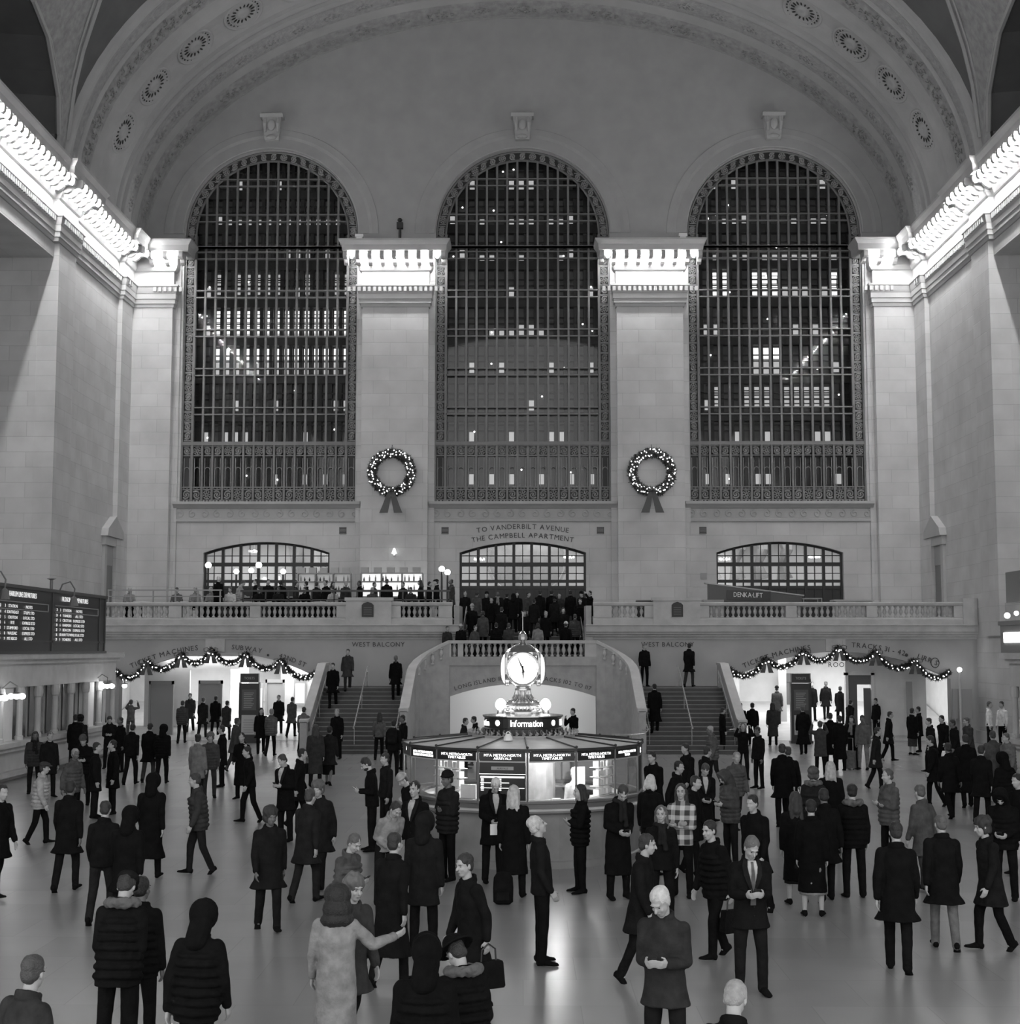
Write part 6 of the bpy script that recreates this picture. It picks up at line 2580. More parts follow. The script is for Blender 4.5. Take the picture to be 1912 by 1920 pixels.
PEOPLE = [
    (-0.66, 27.45, 0.04, 1.62, 'stand', 150, 'coat', 0.03, 'trousers', 0.02, 'bob', 0.012, 'dark-haired clerk inside the information booth behind the left windows', 'x'),
    (0.98, 27.75, 0.04, 1.6, 'stand', -150, 'sweater', 0.5, 'trousers', 0.02, 'short', 0.5, 'pale-haired clerk in white inside the booth behind the right windows', 'x'),
    (0.23, 18.36, 0.0, 1.8, 'lookup', 100, 'jacket', 0.02, 'trousers', 0.012, 'short', 0.5, 'white-haired man in dark quilted jacket looking up, alone on open floor', 'hero'),
    (2.56, 16.8, 0.0, 1.78, 'phone', 4, 'blazer', 0.016, 'trousers', 0.02, 'short', 0.12, 'man in open dark coat and tie reading a phone, feet together on open floor', 'hero tie'),
    (1.25, 13.16, 0.0, 1.8, 'phone', -22, 'blazer', 0.035, 'trousers', 0.022, 'short', 0.55, 'grey-haired man in dark jacket bent over his phone, cut by the lower edge', 'hero'),
    (0.91, 23.63, 0.0, 1.7, 'crossed', -80, 'puffer', 0.012, 'trousers', 0.012, 'bob', 0.02, 'woman in short black puffer jacket and heeled boots facing the booth side', 'hero'),
    (1.48, 23.08, 0.0, 1.8, 'phonelow', 20, 'long', 0.012, 'trousers', 0.012, 'short', 0.04, 'tall man in long black overcoat with head bowed before the booth', 'hero scarf'),
    (-1.27, 24.85, 0.0, 1.8, 'crossed', -50, 'puffer', 0.03, 'trousers', 0.012, 'beanie', 0.02, 'man in knit cap with folded arms leaning at the booth glass', 'hero'),
    (-1.69, 23.27, 0.0, 1.78, 'stand', -30, 'jacket', 0.014, 'trousers', 0.014, 'short', 0.02, 'young man in open leather jacket over a pale shirt', 'hero shirt'),
    (-1.27, 18.97, 0.0, 1.75, 'stand', 165, 'coat', 0.022, 'trousers', 0.014, 'hood', 0.03, 'person in dark parka seen from behind, standing by the young man in leather', 'hero'),
    (-2.9, 28.41, 0.0, 1.8, 'phone', -80, 'jacket', 0.014, 'trousers', 0.016, 'short', 0.02, 'bearded man in black jacket reading a phone, facing the stairs', 'hero beard'),
    (-2.08, 22.42, 0.0, 1.68, 'phonelow', 30, 'sweater', 0.3, 'trousers', 0.02, 'short', 0.03, 'dark-haired person in pale-shouldered top looking down beside the bearded man', 'hero'),
    (-0.5, 24.7, 0.0, 1.76, 'phonelow', 15, 'coat', 0.012, 'trousers', 0.016, 'short', 0.6, 'white-haired man in black coat holding a paper before the arrivals panel', 'hero shirt'),
    (-0.14, 23.22, 0.0, 1.72, 'stand', 178, 'long', 0.012, 'trousers', 0.014, 'long', 0.45, 'long-haired blonde woman in black coat seen from behind', 'hero'),
    (2.19, 25.43, 0.0, 1.7, 'stand', 150, 'jacket', 0.012, 'trousers', 0.014, 'bob', 0.5, 'woman with a pale bob in black jacket right of the booth', 'hero'),
    (2.49, 23.29, 0.0, 1.74, 'crossed', -20, 'plaid', 0.3, 'trousers', 0.012, 'long', 0.03, 'woman with a pale checked shirt and dark scarf, arms folded', 'hero'),
    (1.94, 20.82, 0.0, 1.66, 'stand', 0, 'jacket', 0.014, 'trousers', 0.014, 'long', 0.1, 'long-haired woman in black jacket in front of the checked shirt', 'hero scarf'),
    (3.45, 28.37, 0.0, 1.72, 'phonelow', 10, 'long', 0.014, 'bare', 0.02, 'short', 0.05, 'woman in long black open coat over pale blouse, mid crowd', 'shirt'),
    (3.74, 26.68, 0.0, 1.7, 'phone', -60, 'puffer', 0.07, 'trousers', 0.02, 'hood', 0.03, 'woman in fuzzy grey coat looking sideways', 'x'),
    (-9.64, 29.39, 0.0, 1.62, 'walk', 95, 'puffer', 0.42, 'trousers', 0.012, 'cap', 0.05, 'woman in a short white jacket leaning forward near the ticket counter', 'hero'),
    (-3.72, 13.7, 0.0, 1.8, 'phonelow', 178, 'puffer', 0.014, 'trousers', 0.012, 'cap', 0.02, 'man in flat cap and hooded parka with fur trim, foreground', 'hero fur'),
    (-3.69, 14.31, 0.0, 1.66, 'stand', 170, 'puffer', 0.012, 'trousers', 0.012, 'short', 0.012, 'person in black padded coat pressed beside the man in the flat cap', 'hero'),
    (-2.76, 12.61, 0.0, 1.72, 'walk', 165, 'puffer', 0.012, 'trousers', 0.012, 'hood', 0.012, 'broad hooded figure in black winter coat striding in the near left', 'hero'),
    (-1.73, 13.8, 0.0, 1.66, 'reach', 178, 'long', 0.3, 'trousers', 0.02, 'bighair', 0.016, 'woman in long pale coat with thick dark hair, arm out, near foreground', 'hero'),
    (-1.68, 14.36, 0.0, 1.7, 'walk', 40, 'coat', 0.05, 'trousers', 0.02, 'furhat', 0.16, 'person with pale fur-trimmed hat just behind the long pale coat', 'hero'),
    (-0.72, 11.03, 0.0, 1.72, 'stand', 172, 'puffer', 0.01, 'trousers', 0.012, 'hood', 0.012, 'big black hooded coat seen from behind at the lower edge, between pale coat and hat', 'hero'),
    (-0.44, 11.58, 0.0, 1.62, 'phonelow', -150, 'puffer', 0.012, 'trousers', 0.012, 'brimhat', 0.012, 'woman in dark bucket hat and fur-collared coat at the lower edge', 'hero furcollar'),
    (1.38, 9.89, 0.0, 1.66, 'phonelow', 165, 'coat', 0.014, 'trousers', 0.012, 'short', 0.3, 'fair-haired head and dark shoulders just inside the lower edge', 'hero'),
    (-3.51, 20.46, 0.0, 1.7, 'walk', 20, 'coat', 0.02, 'trousers', 0.02, 'furhat', 0.06, 'woman in dark knee coat and boots walking left of the pram line', 'x'),
    (-3.29, 24.0, 0.0, 1.74, 'walk', -20, 'coat', 0.025, 'trousers', 0.02, 'furhat', 0.14, 'walker with pale fuzzy hat and dark coat in the left middle ground', 'x'),
    (-2.18, 18.32, 0.0, 1.6, 'phone', 60, 'puffer', 0.09, 'trousers', 0.03, 'short', 0.1, 'short figure in grey padded coat behind the fur-trimmed hat', 'x'),
    (-1.53, 17.19, 0.0, 1.74, 'walk', 150, 'long', 0.016, 'trousers', 0.016, 'short', 0.03, 'dark striding coat in front of the pale-shouldered reader', 'x'),
    (-0.54, 15.72, 0.0, 1.72, 'walk', -60, 'coat', 0.016, 'trousers', 0.02, 'short', 0.03, 'dark walker with a bag passing below the booth ledge', 'x'),
    (1.37, 17.37, 0.0, 1.72, 'walk', 70, 'coat', 0.018, 'trousers', 0.016, 'short', 0.03, 'dark walker hurrying past between long overcoat and checked shirt', 'x'),
    (2.43, 18.74, 0.0, 1.72, 'walk', -60, 'puffer', 0.012, 'trousers', 0.012, 'short', 0.02, 'hunched walker in black with a bag left of the man with the tie', 'x'),
    (-7.32, 23.74, 0.0, 1.76, 'walk', 175, 'coat', 0.014, 'trousers', 0.016, 'short', 0.02, 'tall dark walker near the left edge striding away', 'x'),
    (-5.96, 20.96, 0.0, 1.72, 'walk', 178, 'jacket', 0.016, 'trousers', 0.03, 'short', 0.03, 'walker in dark jacket and mid-grey trousers behind the striding left pair', 'x'),
    (-5.39, 20.12, 0.0, 1.72, 'walk', 172, 'coat', 0.012, 'trousers', 0.014, 'hood', 0.012, 'hooded walker in black, middle of three on the left floor', 'x'),
    (-6.3, 24.97, 0.0, 1.76, 'walk', 175, 'long', 0.012, 'trousers', 0.014, 'hood', 0.012, 'tall hooded walker in long black coat, left floor', 'x'),
    (-8.25, 23.16, 0.0, 1.76, 'walk', 60, 'coat', 0.012, 'trousers', 0.014, 'short', 0.02, 'dark walker half cut by the left edge', 'x'),
    (-5.6, 25.54, 0.0, 1.74, 'walk', -70, 'puffer', 0.05, 'trousers', 0.03, 'short', 0.04, 'walker in grey padded jacket stepping across the left aisle', 'x'),
    (-3.53, 10.53, 0.0, 1.7, 'walk', 150, 'coat', 0.04, 'trousers', 0.03, 'short', 0.06, 'grey figure in the near left corner', 'x'),
    (-13.14, 39.53, 0.0, 1.66, 'stand', 20, 'puffer', 0.05, 'trousers', 0.02, 'long', 0.02, 'woman in grey coat and dark scarf by the ticket counter', 'scarf'),
    (-12.43, 38.56, 0.0, 1.7, 'stand', 40, 'coat', 0.02, 'trousers', 0.02, 'short', 0.12, 'person in dark coat next to the scarfed woman by the counter', 'x'),
    (-14.56, 47.72, 0.0, 1.74, 'stand', 180, 'coat', 0.016, 'trousers', 0.02, 'short', 0.02, 'person in black facing a ticket window, leftmost at the counter', 'x'),
    (-14.42, 47.79, 0.0, 1.72, 'stand', 180, 'coat', 0.03, 'trousers', 0.02, 'furhat', 0.03, 'person in dark fur hat facing a ticket window', 'x'),
    (-10.96, 36.67, 0.0, 1.74, 'phone', 5, 'puffer', 0.012, 'trousers', 0.012, 'beanie', 0.09, 'man in knit hat looking down at his phone near the ticket counter', 'x'),
    (-16.28, 56.53, 0.0, 1.78, 'stand', 60, 'coat', 0.012, 'trousers', 0.012, 'short', 0.03, 'tall man in black by the last ticket column', 'x'),
    (-13.46, 47.8, 0.0, 1.72, 'phone', 10, 'jacket', 0.02, 'trousers', 0.02, 'short', 0.03, 'person in dark jacket in the knot left of the couple', 'x'),
    (-12.69, 46.3, 0.0, 1.72, 'stand', -40, 'coat', 0.012, 'trousers', 0.014, 'short', 0.02, 'person in black coat in the knot left of the couple', 'x'),
    (-11.26, 42.23, 0.0, 1.74, 'walk', 170, 'jacket', 0.014, 'trousers', 0.014, 'short', 0.02, 'man in short black jacket walking away left of the couple', 'x'),
    (-16.71, 62.49, 0.0, 1.72, 'photo', 178, 'sweater', 0.16, 'trousers', 0.1, 'short', 0.1, 'person in pale grey lifting both arms to take a photo of the hall', 'x'),
    (-10.93, 42.95, 0.0, 1.72, 'walk', 175, 'coat', 0.012, 'trousers', 0.05, 'short', 0.02, 'left one of the couple in black walking away', 'x'),
    (-10.41, 42.43, 0.0, 1.7, 'walk', 178, 'puffer', 0.012, 'trousers', 0.014, 'hood', 0.012, 'right one of the couple, round black hooded coat', 'x'),
    (-14.1, 60.69, 0.0, 1.76, 'walk', 180, 'puffer', 0.06, 'trousers', 0.02, 'short', 0.03, 'broad man in grey padded jacket walking toward the left arch', 'x'),
    (-13.73, 62.88, 0.084, 1.74, 'walk', 170, 'coat', 0.03, 'trousers', 0.03, 'short', 0.1, 'walker in dark coat entering the left arch', 'x'),
    (-13.26, 63.24, 0.162, 1.72, 'walk', 178, 'coat', 0.014, 'trousers', 0.014, 'short', 0.03, 'walker in black entering the left arch beside the pylon', 'x'),
    (-14.47, 63.8, 0.28, 1.7, 'walk', 0, 'coat', 0.05, 'trousers', 0.03, 'short', 0.05, 'grey figure coming out of the left arch', 'x'),
    (-12.64, 62.5, -0.001, 1.7, 'walk', 160, 'coat', 0.04, 'trousers', 0.03, 'short', 0.03, 'figure in dark grey left of the black pylon', 'x'),
    (-8.27, 37.39, 0.0, 1.7, 'stand', 160, 'coat', 0.2, 'trousers', 0.02, 'bun', 0.02, 'woman in long pale coat with a dark bun, left aisle', 'x'),
    (-8.18, 38.46, 0.0, 1.68, 'stand', 10, 'puffer', 0.08, 'trousers', 0.05, 'furhat', 0.14, 'person in patterned grey coat and pale hat with the pale-coated woman', 'x'),
    (-8.48, 41.46, 0.0, 1.72, 'stand', -80, 'coat', 0.014, 'trousers', 0.014, 'short', 0.02, 'person in black coat at the right of the pale-coated woman', 'x'),
    (-7.28, 38.12, 0.0, 1.7, 'call', -20, 'long', 0.012, 'trousers', 0.012, 'short', 0.012, 'woman in long black coat talking on the phone', 'x'),
    (-9.18, 46.77, 0.0, 1.7, 'walk', 120, 'coat', 0.06, 'trousers', 0.05, 'short', 0.05, 'grey stooping walker behind the woman on the phone', 'x'),
    (-9.71, 54.46, 0.0, 1.72, 'walk', 10, 'coat', 0.012, 'trousers', 0.014, 'long', 0.012, 'dark-haired walker in black right of the left pylon', 'x'),
    (-9.18, 53.48, 0.0, 1.72, 'walk', 170, 'puffer', 0.12, 'trousers', 0.012, 'short', 0.2, 'walker in grey top and black trousers below the left garland', 'x'),
    (-10.54, 63.34, 0.185, 1.74, 'walk', 5, 'coat', 0.02, 'trousers', 0.02, 'short', 0.02, 'tall dark figure coming out under the right part of the left garland', 'x'),
    (-9.94, 63.05, 0.121, 1.72, 'walk', 160, 'coat', 0.1, 'trousers', 0.014, 'short', 0.05, 'figure in light grey beside the left stair parapet', 'x'),
    (-8.22, 54.98, 0.0, 1.72, 'walk', 170, 'puffer', 0.14, 'trousers', 0.014, 'short', 0.02, 'walker in pale grey jacket at the foot of the left stair parapet', 'x'),
    (-5.86, 41.56, 0.0, 1.74, 'stand', 178, 'long', 0.045, 'trousers', 0.02, 'long', 0.04, 'woman in long dark grey coat carrying a bag, left of the stairs', 'x'),
    (-5.55, 42.09, 0.0, 1.68, 'walk', 170, 'coat', 0.03, 'bare', 0.012, 'short', 0.014, 'woman in patterned short coat and black boots below the left stairs', 'x'),
    (-6.58, 52.02, 0.0, 1.76, 'stand', -20, 'coat', 0.012, 'trousers', 0.012, 'short', 0.25, 'person in black with a pale cap at the foot of the left stairs', 'x'),
    (-4.8, 29.84, 0.0, 1.76, 'phone', -30, 'coat', 0.012, 'trousers', 0.014, 'short', 0.04, 'man in open black jacket over pale shirt at left centre', 'shirt'),
    (-4.89, 32.06, 0.0, 1.72, 'walk', 100, 'coat', 0.014, 'trousers', 0.014, 'short', 0.02, 'dark figure right behind the man with the pale shirt', 'x'),
    (-6.12, 33.06, 0.0, 1.7, 'walk', -60, 'jacket', 0.014, 'trousers', 0.014, 'short', 0.02, 'dark stooping figure between the phone caller and pale-shirted man', 'x'),
    (-5.06, 51.74, 0.0, 1.66, 'walk', 178, 'sweater', 0.12, 'trousers', 0.012, 'long', 0.02, 'woman in pale sweater with dark hair about to climb the left stairs', 'x'),
    (-3.93, 44.55, 0.0, 1.74, 'walk', 175, 'jacket', 0.016, 'trousers', 0.014, 'short', 0.012, 'person with a backpack heading up the left stairs', 'backpack'),
    (-3.86, 47.43, 0.0, 1.74, 'stand', -60, 'jacket', 0.014, 'trousers', 0.014, 'short', 0.012, 'person in black turning back at the corner of the booth roof', 'x'),
    (-2.82, 30.43, 0.0, 1.72, 'stand', -60, 'jacket', 0.025, 'trousers', 0.02, 'short', 0.03, 'curly-haired person just behind the bearded man', 'x'),
    (-2.01, 26.66, 0.0, 1.66, 'phonelow', -60, 'coat', 0.014, 'trousers', 0.014, 'beanie', 0.4, 'woman in pale knit hat and black coat at the left of the booth', 'x'),
    (2.76, 30.99, 0.0, 1.74, 'walk', -40, 'coat', 0.012, 'trousers', 0.014, 'short', 0.02, 'dark walker just right of the booth', 'x'),
    (2.95, 28.66, 0.0, 1.72, 'walk', 60, 'coat', 0.016, 'trousers', 0.014, 'short', 0.02, 'dark walker behind the woman in the long open coat', 'x'),
    (3.81, 33.97, 0.0, 1.72, 'walk', -60, 'coat', 0.018, 'trousers', 0.014, 'short', 0.03, 'stooping dark walker below the right stairs', 'x'),
    (4.08, 33.15, 0.0, 1.7, 'walk', 120, 'coat', 0.016, 'trousers', 0.014, 'short', 0.03, 'dark walker below the right handrail', 'x'),
    (5.41, 41.97, 0.0, 1.7, 'walk', -70, 'puffer', 0.12, 'trousers', 0.03, 'short', 0.35, 'pale blurred walker with light hair at the foot of the right stairs', 'x'),
    (4.56, 31.72, 0.0, 1.68, 'walk', 20, 'puffer', 0.1, 'trousers', 0.03, 'short', 0.25, 'fair-haired walker in mid-grey behind the fuzzy coat', 'x'),
    (8.64, 62.96, 0.101, 1.72, 'stand', 180, 'coat', 0.016, 'trousers', 0.014, 'short', 0.02, 'dark figure tight by the right stair parapet', 'x'),
    (9.08, 63.33, 0.182, 1.72, 'walk', 178, 'coat', 0.02, 'trousers', 0.02, 'short', 0.02, 'dark figure going into the right arch by the parapet', 'x'),
    (8.81, 59.52, 0.0, 1.7, 'stand', -20, 'jacket', 0.012, 'trousers', 0.012, 'short', 0.015, 'person in black with white shoes near the right arch', 'x'),
    (9.2, 58.97, 0.0, 1.72, 'stand', 178, 'jacket', 0.012, 'trousers', 0.012, 'short', 0.02, 'person in black next to the one with white shoes', 'x'),
    (6.57, 43.99, 0.0, 1.66, 'photo', 0, 'jacket', 0.014, 'trousers', 0.02, 'long', 0.1, 'woman in unzipped black top holding papers, facing the camera', 'x'),
    (6.57, 41.12, 0.0, 1.7, 'stand', -60, 'jacket', 0.016, 'trousers', 0.014, 'short', 0.02, 'dark-haired man in black turned left, right aisle', 'x'),
    (10.11, 59.57, 0.0, 1.72, 'stand', 178, 'long', 0.05, 'trousers', 0.02, 'long', 0.02, 'woman in long dark grey coat from behind, right aisle', 'x'),
    (11.24, 65.02, 0.555, 1.7, 'walk', 170, 'coat', 0.1, 'trousers', 0.05, 'beanie', 0.03, 'pale-coated figure with dark hat going into the right arch', 'x'),
    (5.71, 32.47, 0.0, 1.8, 'walk', 172, 'coat', 0.01, 'trousers', 0.012, 'short', 0.03, 'tall man in black suit walking away, right of centre', 'x'),
    (5.95, 33.05, 0.0, 1.7, 'walk', 178, 'coat', 0.014, 'trousers', 0.014, 'short', 0.04, 'man half hidden behind the tall man in the suit', 'x'),
    (10.39, 54.6, 0.0, 1.8, 'walk', 178, 'long', 0.012, 'trousers', 0.014, 'short', 0.09, 'big dark walker in front of the right pylon', 'x'),
    (12.9, 65.63, 0.688, 1.72, 'stand', 10, 'coat', 0.016, 'trousers', 0.014, 'short', 0.02, 'dark figure right beside the right pylon', 'x'),
    (13.56, 65.83, 0.732, 1.72, 'walk', 0, 'coat', 0.02, 'trousers', 0.02, 'short', 0.04, 'person coming straight out of the right arch', 'x'),
    (14.01, 64.94, 0.537, 1.72, 'walk', 160, 'coat', 0.016, 'trousers', 0.014, 'short', 0.02, 'dark figure under the middle of the right garland', 'x'),
    (13.89, 62.6, 0.021, 1.72, 'walk', 120, 'coat', 0.02, 'trousers', 0.014, 'short', 0.02, 'dark figure left of the climbing pair in the right arch', 'x'),
    (9.14, 45.32, 0.0, 1.66, 'photo', 178, 'coat', 0.06, 'trousers', 0.014, 'short', 0.05, 'woman in grey quilted coat raising a phone, with two white floor gaps below', 'x'),
    (10.26, 49.15, 0.0, 1.74, 'stand', 178, 'long', 0.012, 'trousers', 0.012, 'short', 0.02, 'person in black coat right behind the raised phone', 'x'),
    (10.15, 47.18, 0.0, 1.74, 'stand', -170, 'long', 0.012, 'trousers', 0.012, 'short', 0.02, 'tall person in long black coat, middle of the right group', 'x'),
    (10.75, 48.11, 0.0, 1.7, 'stand', -40, 'long', 0.014, 'trousers', 0.014, 'long', 0.02, 'long-haired woman in black coat with pale scarf, right group', 'scarf'),
    (10.96, 47.52, 0.0, 1.74, 'stand', -30, 'jacket', 0.13, 'trousers', 0.22, 'short', 0.03, 'man in light grey jacket and pale trousers with rucksack and suitcase', 'backpack'),
    (15.07, 62.78, 0.061, 1.72, 'stand', -60, 'jacket', 0.016, 'trousers', 0.014, 'short', 0.02, 'person in dark sweatshirt under the right garland', 'x'),
    (12.72, 51.35, 0.0, 1.72, 'walk', 80, 'coat', 0.016, 'trousers', 0.014, 'short', 0.02, 'dark walker crossing right of the dark sweatshirt', 'x'),
    (14.31, 54.19, 0.0, 1.7, 'stand', 120, 'coat', 0.014, 'bare', 0.05, 'short', 0.02, 'woman in black knee-length coat standing near the right end arch', 'x'),
    (14.97, 55.7, 0.0, 1.7, 'stand', -100, 'coat', 0.014, 'trousers', 0.02, 'short', 0.02, 'companion hugging the woman in the black knee-length coat', 'x'),
    (12.89, 46.53, 0.0, 1.72, 'walk', -80, 'coat', 0.02, 'trousers', 0.014, 'short', 0.03, 'left of the dark walkers near the grey notice board', 'x'),
    (13.69, 47.98, 0.0, 1.74, 'walk', -60, 'coat', 0.014, 'trousers', 0.014, 'short', 0.02, 'dark walker in front of the grey notice board', 'x'),
    (13.33, 45.47, 0.0, 1.72, 'walk', -80, 'coat', 0.016, 'trousers', 0.014, 'short', 0.02, 'dark walker right of the grey notice board', 'x'),
    (14.18, 46.91, 0.0, 1.72, 'walk', -70, 'coat', 0.06, 'trousers', 0.02, 'short', 0.1, 'grey-coated walker left of the two white shirts', 'x'),
    (18.1, 57.22, 0.0, 1.84, 'stand', 60, 'sweater', 0.95, 'trousers', 0.014, 'short', 0.08, 'left officer in white short-sleeved shirt by the right wall', 'x'),
    (18.66, 57.38, 0.0, 1.84, 'stand', -60, 'sweater', 0.95, 'trousers', 0.014, 'short', 0.04, 'right officer in white short-sleeved shirt by the right wall', 'x'),
    (12.23, 38.39, 0.0, 1.76, 'walk', 170, 'long', 0.09, 'trousers', 0.014, 'short', 0.05, 'walker in mid-grey long coat at the right', 'x'),
    (12.45, 37.86, 0.0, 1.74, 'walk', -60, 'puffer', 0.16, 'trousers', 0.02, 'short', 0.1, 'pale-jacketed walker at the right edge', 'x'),
    (10.92, 36.39, 0.0, 1.78, 'walk', 172, 'long', 0.012, 'trousers', 0.014, 'short', 0.03, 'big dark walker moving away left of the grey long coat', 'x'),
    (9.83, 34.02, 0.0, 1.72, 'walk', -170, 'coat', 0.014, 'trousers', 0.014, 'short', 0.02, 'dark walker in the right middle ground with head down', 'x'),
    (9.98, 30.57, 0.0, 1.74, 'walk', -160, 'puffer', 0.012, 'trousers', 0.012, 'hood', 0.012, 'hooded dark figure near the right edge', 'x'),
    (7.48, 23.07, 0.0, 1.74, 'phonelow', -30, 'puffer', 0.012, 'trousers', 0.012, 'hood', 0.012, 'man in black with his face half covered near the right edge', 'x'),
    (6.04, 19.24, 0.0, 1.7, 'walk', -80, 'coat', 0.02, 'trousers', 0.012, 'furhat', 0.06, 'walker in dark coat with one booted leg forward, right edge', 'x'),
    (8.59, 25.55, 0.0, 1.74, 'walk', -60, 'coat', 0.012, 'trousers', 0.014, 'short', 0.02, 'dark walker cut by the right edge', 'x'),
    (6.47, 26.21, 0.0, 1.74, 'crossed', -70, 'puffer', 0.1, 'trousers', 0.014, 'short', 0.08, 'man in mid-grey jacket with folded arms standing apart on the right', 'x'),
    (5.29, 26.94, 0.0, 1.7, 'stand', 150, 'puffer', 0.03, 'trousers', 0.014, 'furhat', 0.1, 'woman in a dark coat with grey fur hood in the group right of the suit', 'furcollar'),
    (5.87, 28.2, 0.0, 1.72, 'stand', 178, 'long', 0.012, 'trousers', 0.014, 'long', 0.4, 'blonde woman in black coat from behind in the right group', 'x'),
    (5.17, 23.23, 0.0, 1.74, 'stand', 178, 'puffer', 0.012, 'trousers', 0.014, 'short', 0.012, 'person in black coat with thick grey hood roll', 'furcollar'),
    (4.17, 22.64, 0.0, 1.68, 'stand', 178, 'long', 0.012, 'bare', 0.03, 'long', 0.03, 'brown-haired woman in black skirt and coat, front of the right group', 'x'),
    (4.21, 21.64, 0.0, 1.66, 'stand', 170, 'long', 0.01, 'bare', 0.25, 'short', 0.014, 'woman in black dress coat and bare legs, front of the right group', 'x'),
    (4.52, 18.0, 0.0, 1.78, 'walk', 165, 'coat', 0.012, 'trousers', 0.014, 'short', 0.02, 'tall dark walker striding away in the right foreground', 'x'),
    (5.45, 19.3, 0.0, 1.72, 'walk', 175, 'coat', 0.014, 'trousers', 0.16, 'short', 0.1, 'walker in black jacket and pale trousers in the right foreground', 'x'),
    (6.43, 23.77, 0.0, 1.7, 'walk', -150, 'coat', 0.08, 'trousers', 0.05, 'short', 0.09, 'grey walker behind the pale trousers', 'x'),
    (4.67, 22.9, 0.0, 1.72, 'walk', 178, 'coat', 0.012, 'trousers', 0.014, 'short', 0.02, 'dark figure pressed behind the skirted pair in the right group', 'x'),
    (2.91, 25.55, 0.0, 1.7, 'walk', 60, 'coat', 0.014, 'trousers', 0.014, 'short', 0.02, 'dark figure behind the checked shirt at right centre', 'x'),
    (9.8, 41.05, 0.0, 1.72, 'walk', 80, 'coat', 0.03, 'trousers', 0.02, 'short', 0.03, 'dark grey walker in front of the dark sweatshirt', 'x'),
    (10.2, 36.63, 0.0, 1.74, 'walk', -100, 'coat', 0.014, 'trousers', 0.014, 'short', 0.02, 'dark walker low before the grey notice board crowd', 'x'),
    (10.21, 32.95, 0.0, 1.74, 'walk', 150, 'coat', 0.016, 'trousers', 0.014, 'short', 0.03, 'dark walker just left of the hooded figure at the right', 'x'),
    (-3.33, 22.75, 0.0, 1.72, 'walk', 150, 'coat', 0.03, 'trousers', 0.03, 'short', 0.05, 'dark grey walker left of the pale fuzzy hat', 'x'),
    (-9.84, 33.85, 0.0, 1.72, 'stand', 100, 'coat', 0.016, 'trousers', 0.02, 'short', 0.03, 'dark figure in the crowd front of the ticket columns', 'x'),
    (-9.9, 32.31, 0.0, 1.7, 'walk', 60, 'puffer', 0.09, 'trousers', 0.02, 'short', 0.3, 'fair-haired walker in grey before the ticket counter crowd', 'x'),
    (-9.65, 34.64, 0.0, 1.72, 'stand', -60, 'coat', 0.012, 'trousers', 0.014, 'short', 0.02, 'dark figure right of the crowd before the ticket columns', 'x'),
    (3.43, 21.84, 0.0, 1.74, 'walk', -40, 'coat', 0.012, 'trousers', 0.014, 'short', 0.02, 'dark walker between the tall suit and the man with the tie', 'x'),
    (1.81, 52.57, 0.0, 1.76, 'call', -50, 'jacket', 0.01, 'trousers', 0.012, 'short', 0.012, 'man on the phone silhouetted against the bright low arch', 'x'),
    (-1.94, 47.71, 0.0, 1.66, 'walk', 80, 'coat', 0.03, 'trousers', 0.02, 'short', 0.03, 'left passer in the bright low arch behind the booth', 'x'),
    (-1.55, 48.86, 0.0, 1.66, 'walk', -80, 'coat', 0.02, 'trousers', 0.02, 'short', 0.02, 'right passer in the bright low arch behind the booth', 'x'),
    (-7.46, 57.55, 1.55, 1.8, 'walk', 0, 'coat', 0.01, 'trousers', 0.012, 'short', 0.02, 'big man in black coming down the left stairs by the outer rail', 'x'),
    (-5.05, 58.2, 1.86, 1.78, 'walk', 5, 'coat', 0.01, 'trousers', 0.012, 'short', 0.12, 'man in black coming down the left stairs by the inner rail', 'x'),
    (-7.05, 58.9, 2.17, 1.72, 'walk', 10, 'coat', 0.05, 'trousers', 0.04, 'short', 0.05, 'faint grey walker in the middle of the left stairs', 'x'),
    (5.02, 60.5, 2.33, 1.76, 'stand', 20, 'jacket', 0.012, 'trousers', 0.012, 'short', 0.15, 'man in open black jacket over a pale shirt at the top of the right flight', 'x'),
    (6.82, 60.2, 2.33, 1.8, 'walk', 150, 'coat', 0.014, 'trousers', 0.05, 'short', 0.02, 'dark figure stepping onto the landing of the right flight', 'x'),
    (5.0, 55.75, 0.775, 1.8, 'walk', 178, 'long', 0.01, 'trousers', 0.012, 'short', 0.012, 'figure in long black coat climbing the right stairs by the inner rail', 'x'),
    (7.44, 54.9, 0.0, 1.7, 'stand', 100, 'jacket', 0.012, 'trousers', 0.012, 'short', 0.03, 'person standing by the outer rail end of the right stairs', 'x'),
    (-3.15, 60.95, 3.32, 1.5, 'stand', 20, 'coat', 0.04, 'trousers', 0.02, 'short', 0.02, 'child in dark coat at the left end of the stair platform', 'x'),
    (-2.59, 61.15, 3.32, 1.58, 'stand', -10, 'coat', 0.012, 'trousers', 0.02, 'beanie', 0.5, 'child in white hat at the left end of the stair platform', 'x'),
    (-2.03, 61.1, 3.32, 1.55, 'walk', 40, 'coat', 0.09, 'trousers', 0.02, 'short', 0.05, 'grey walker behind the platform balustrade', 'x'),
    (-1.11, 60.95, 3.32, 1.64, 'stand', 178, 'puffer', 0.01, 'trousers', 0.012, 'short', 0.012, 'broad person in black on the stair platform', 'x'),
    (-0.6, 61.4, 3.32, 1.66, 'walk', 170, 'coat', 0.06, 'trousers', 0.02, 'short', 0.05, 'person in grey beside the broad one in black on the platform', 'x'),
    (0.62, 61.1, 3.32, 1.66, 'walk', 178, 'sweater', 0.25, 'trousers', 0.02, 'bob', 0.012, 'person in pale sweater with dark hair on the stair platform', 'x'),
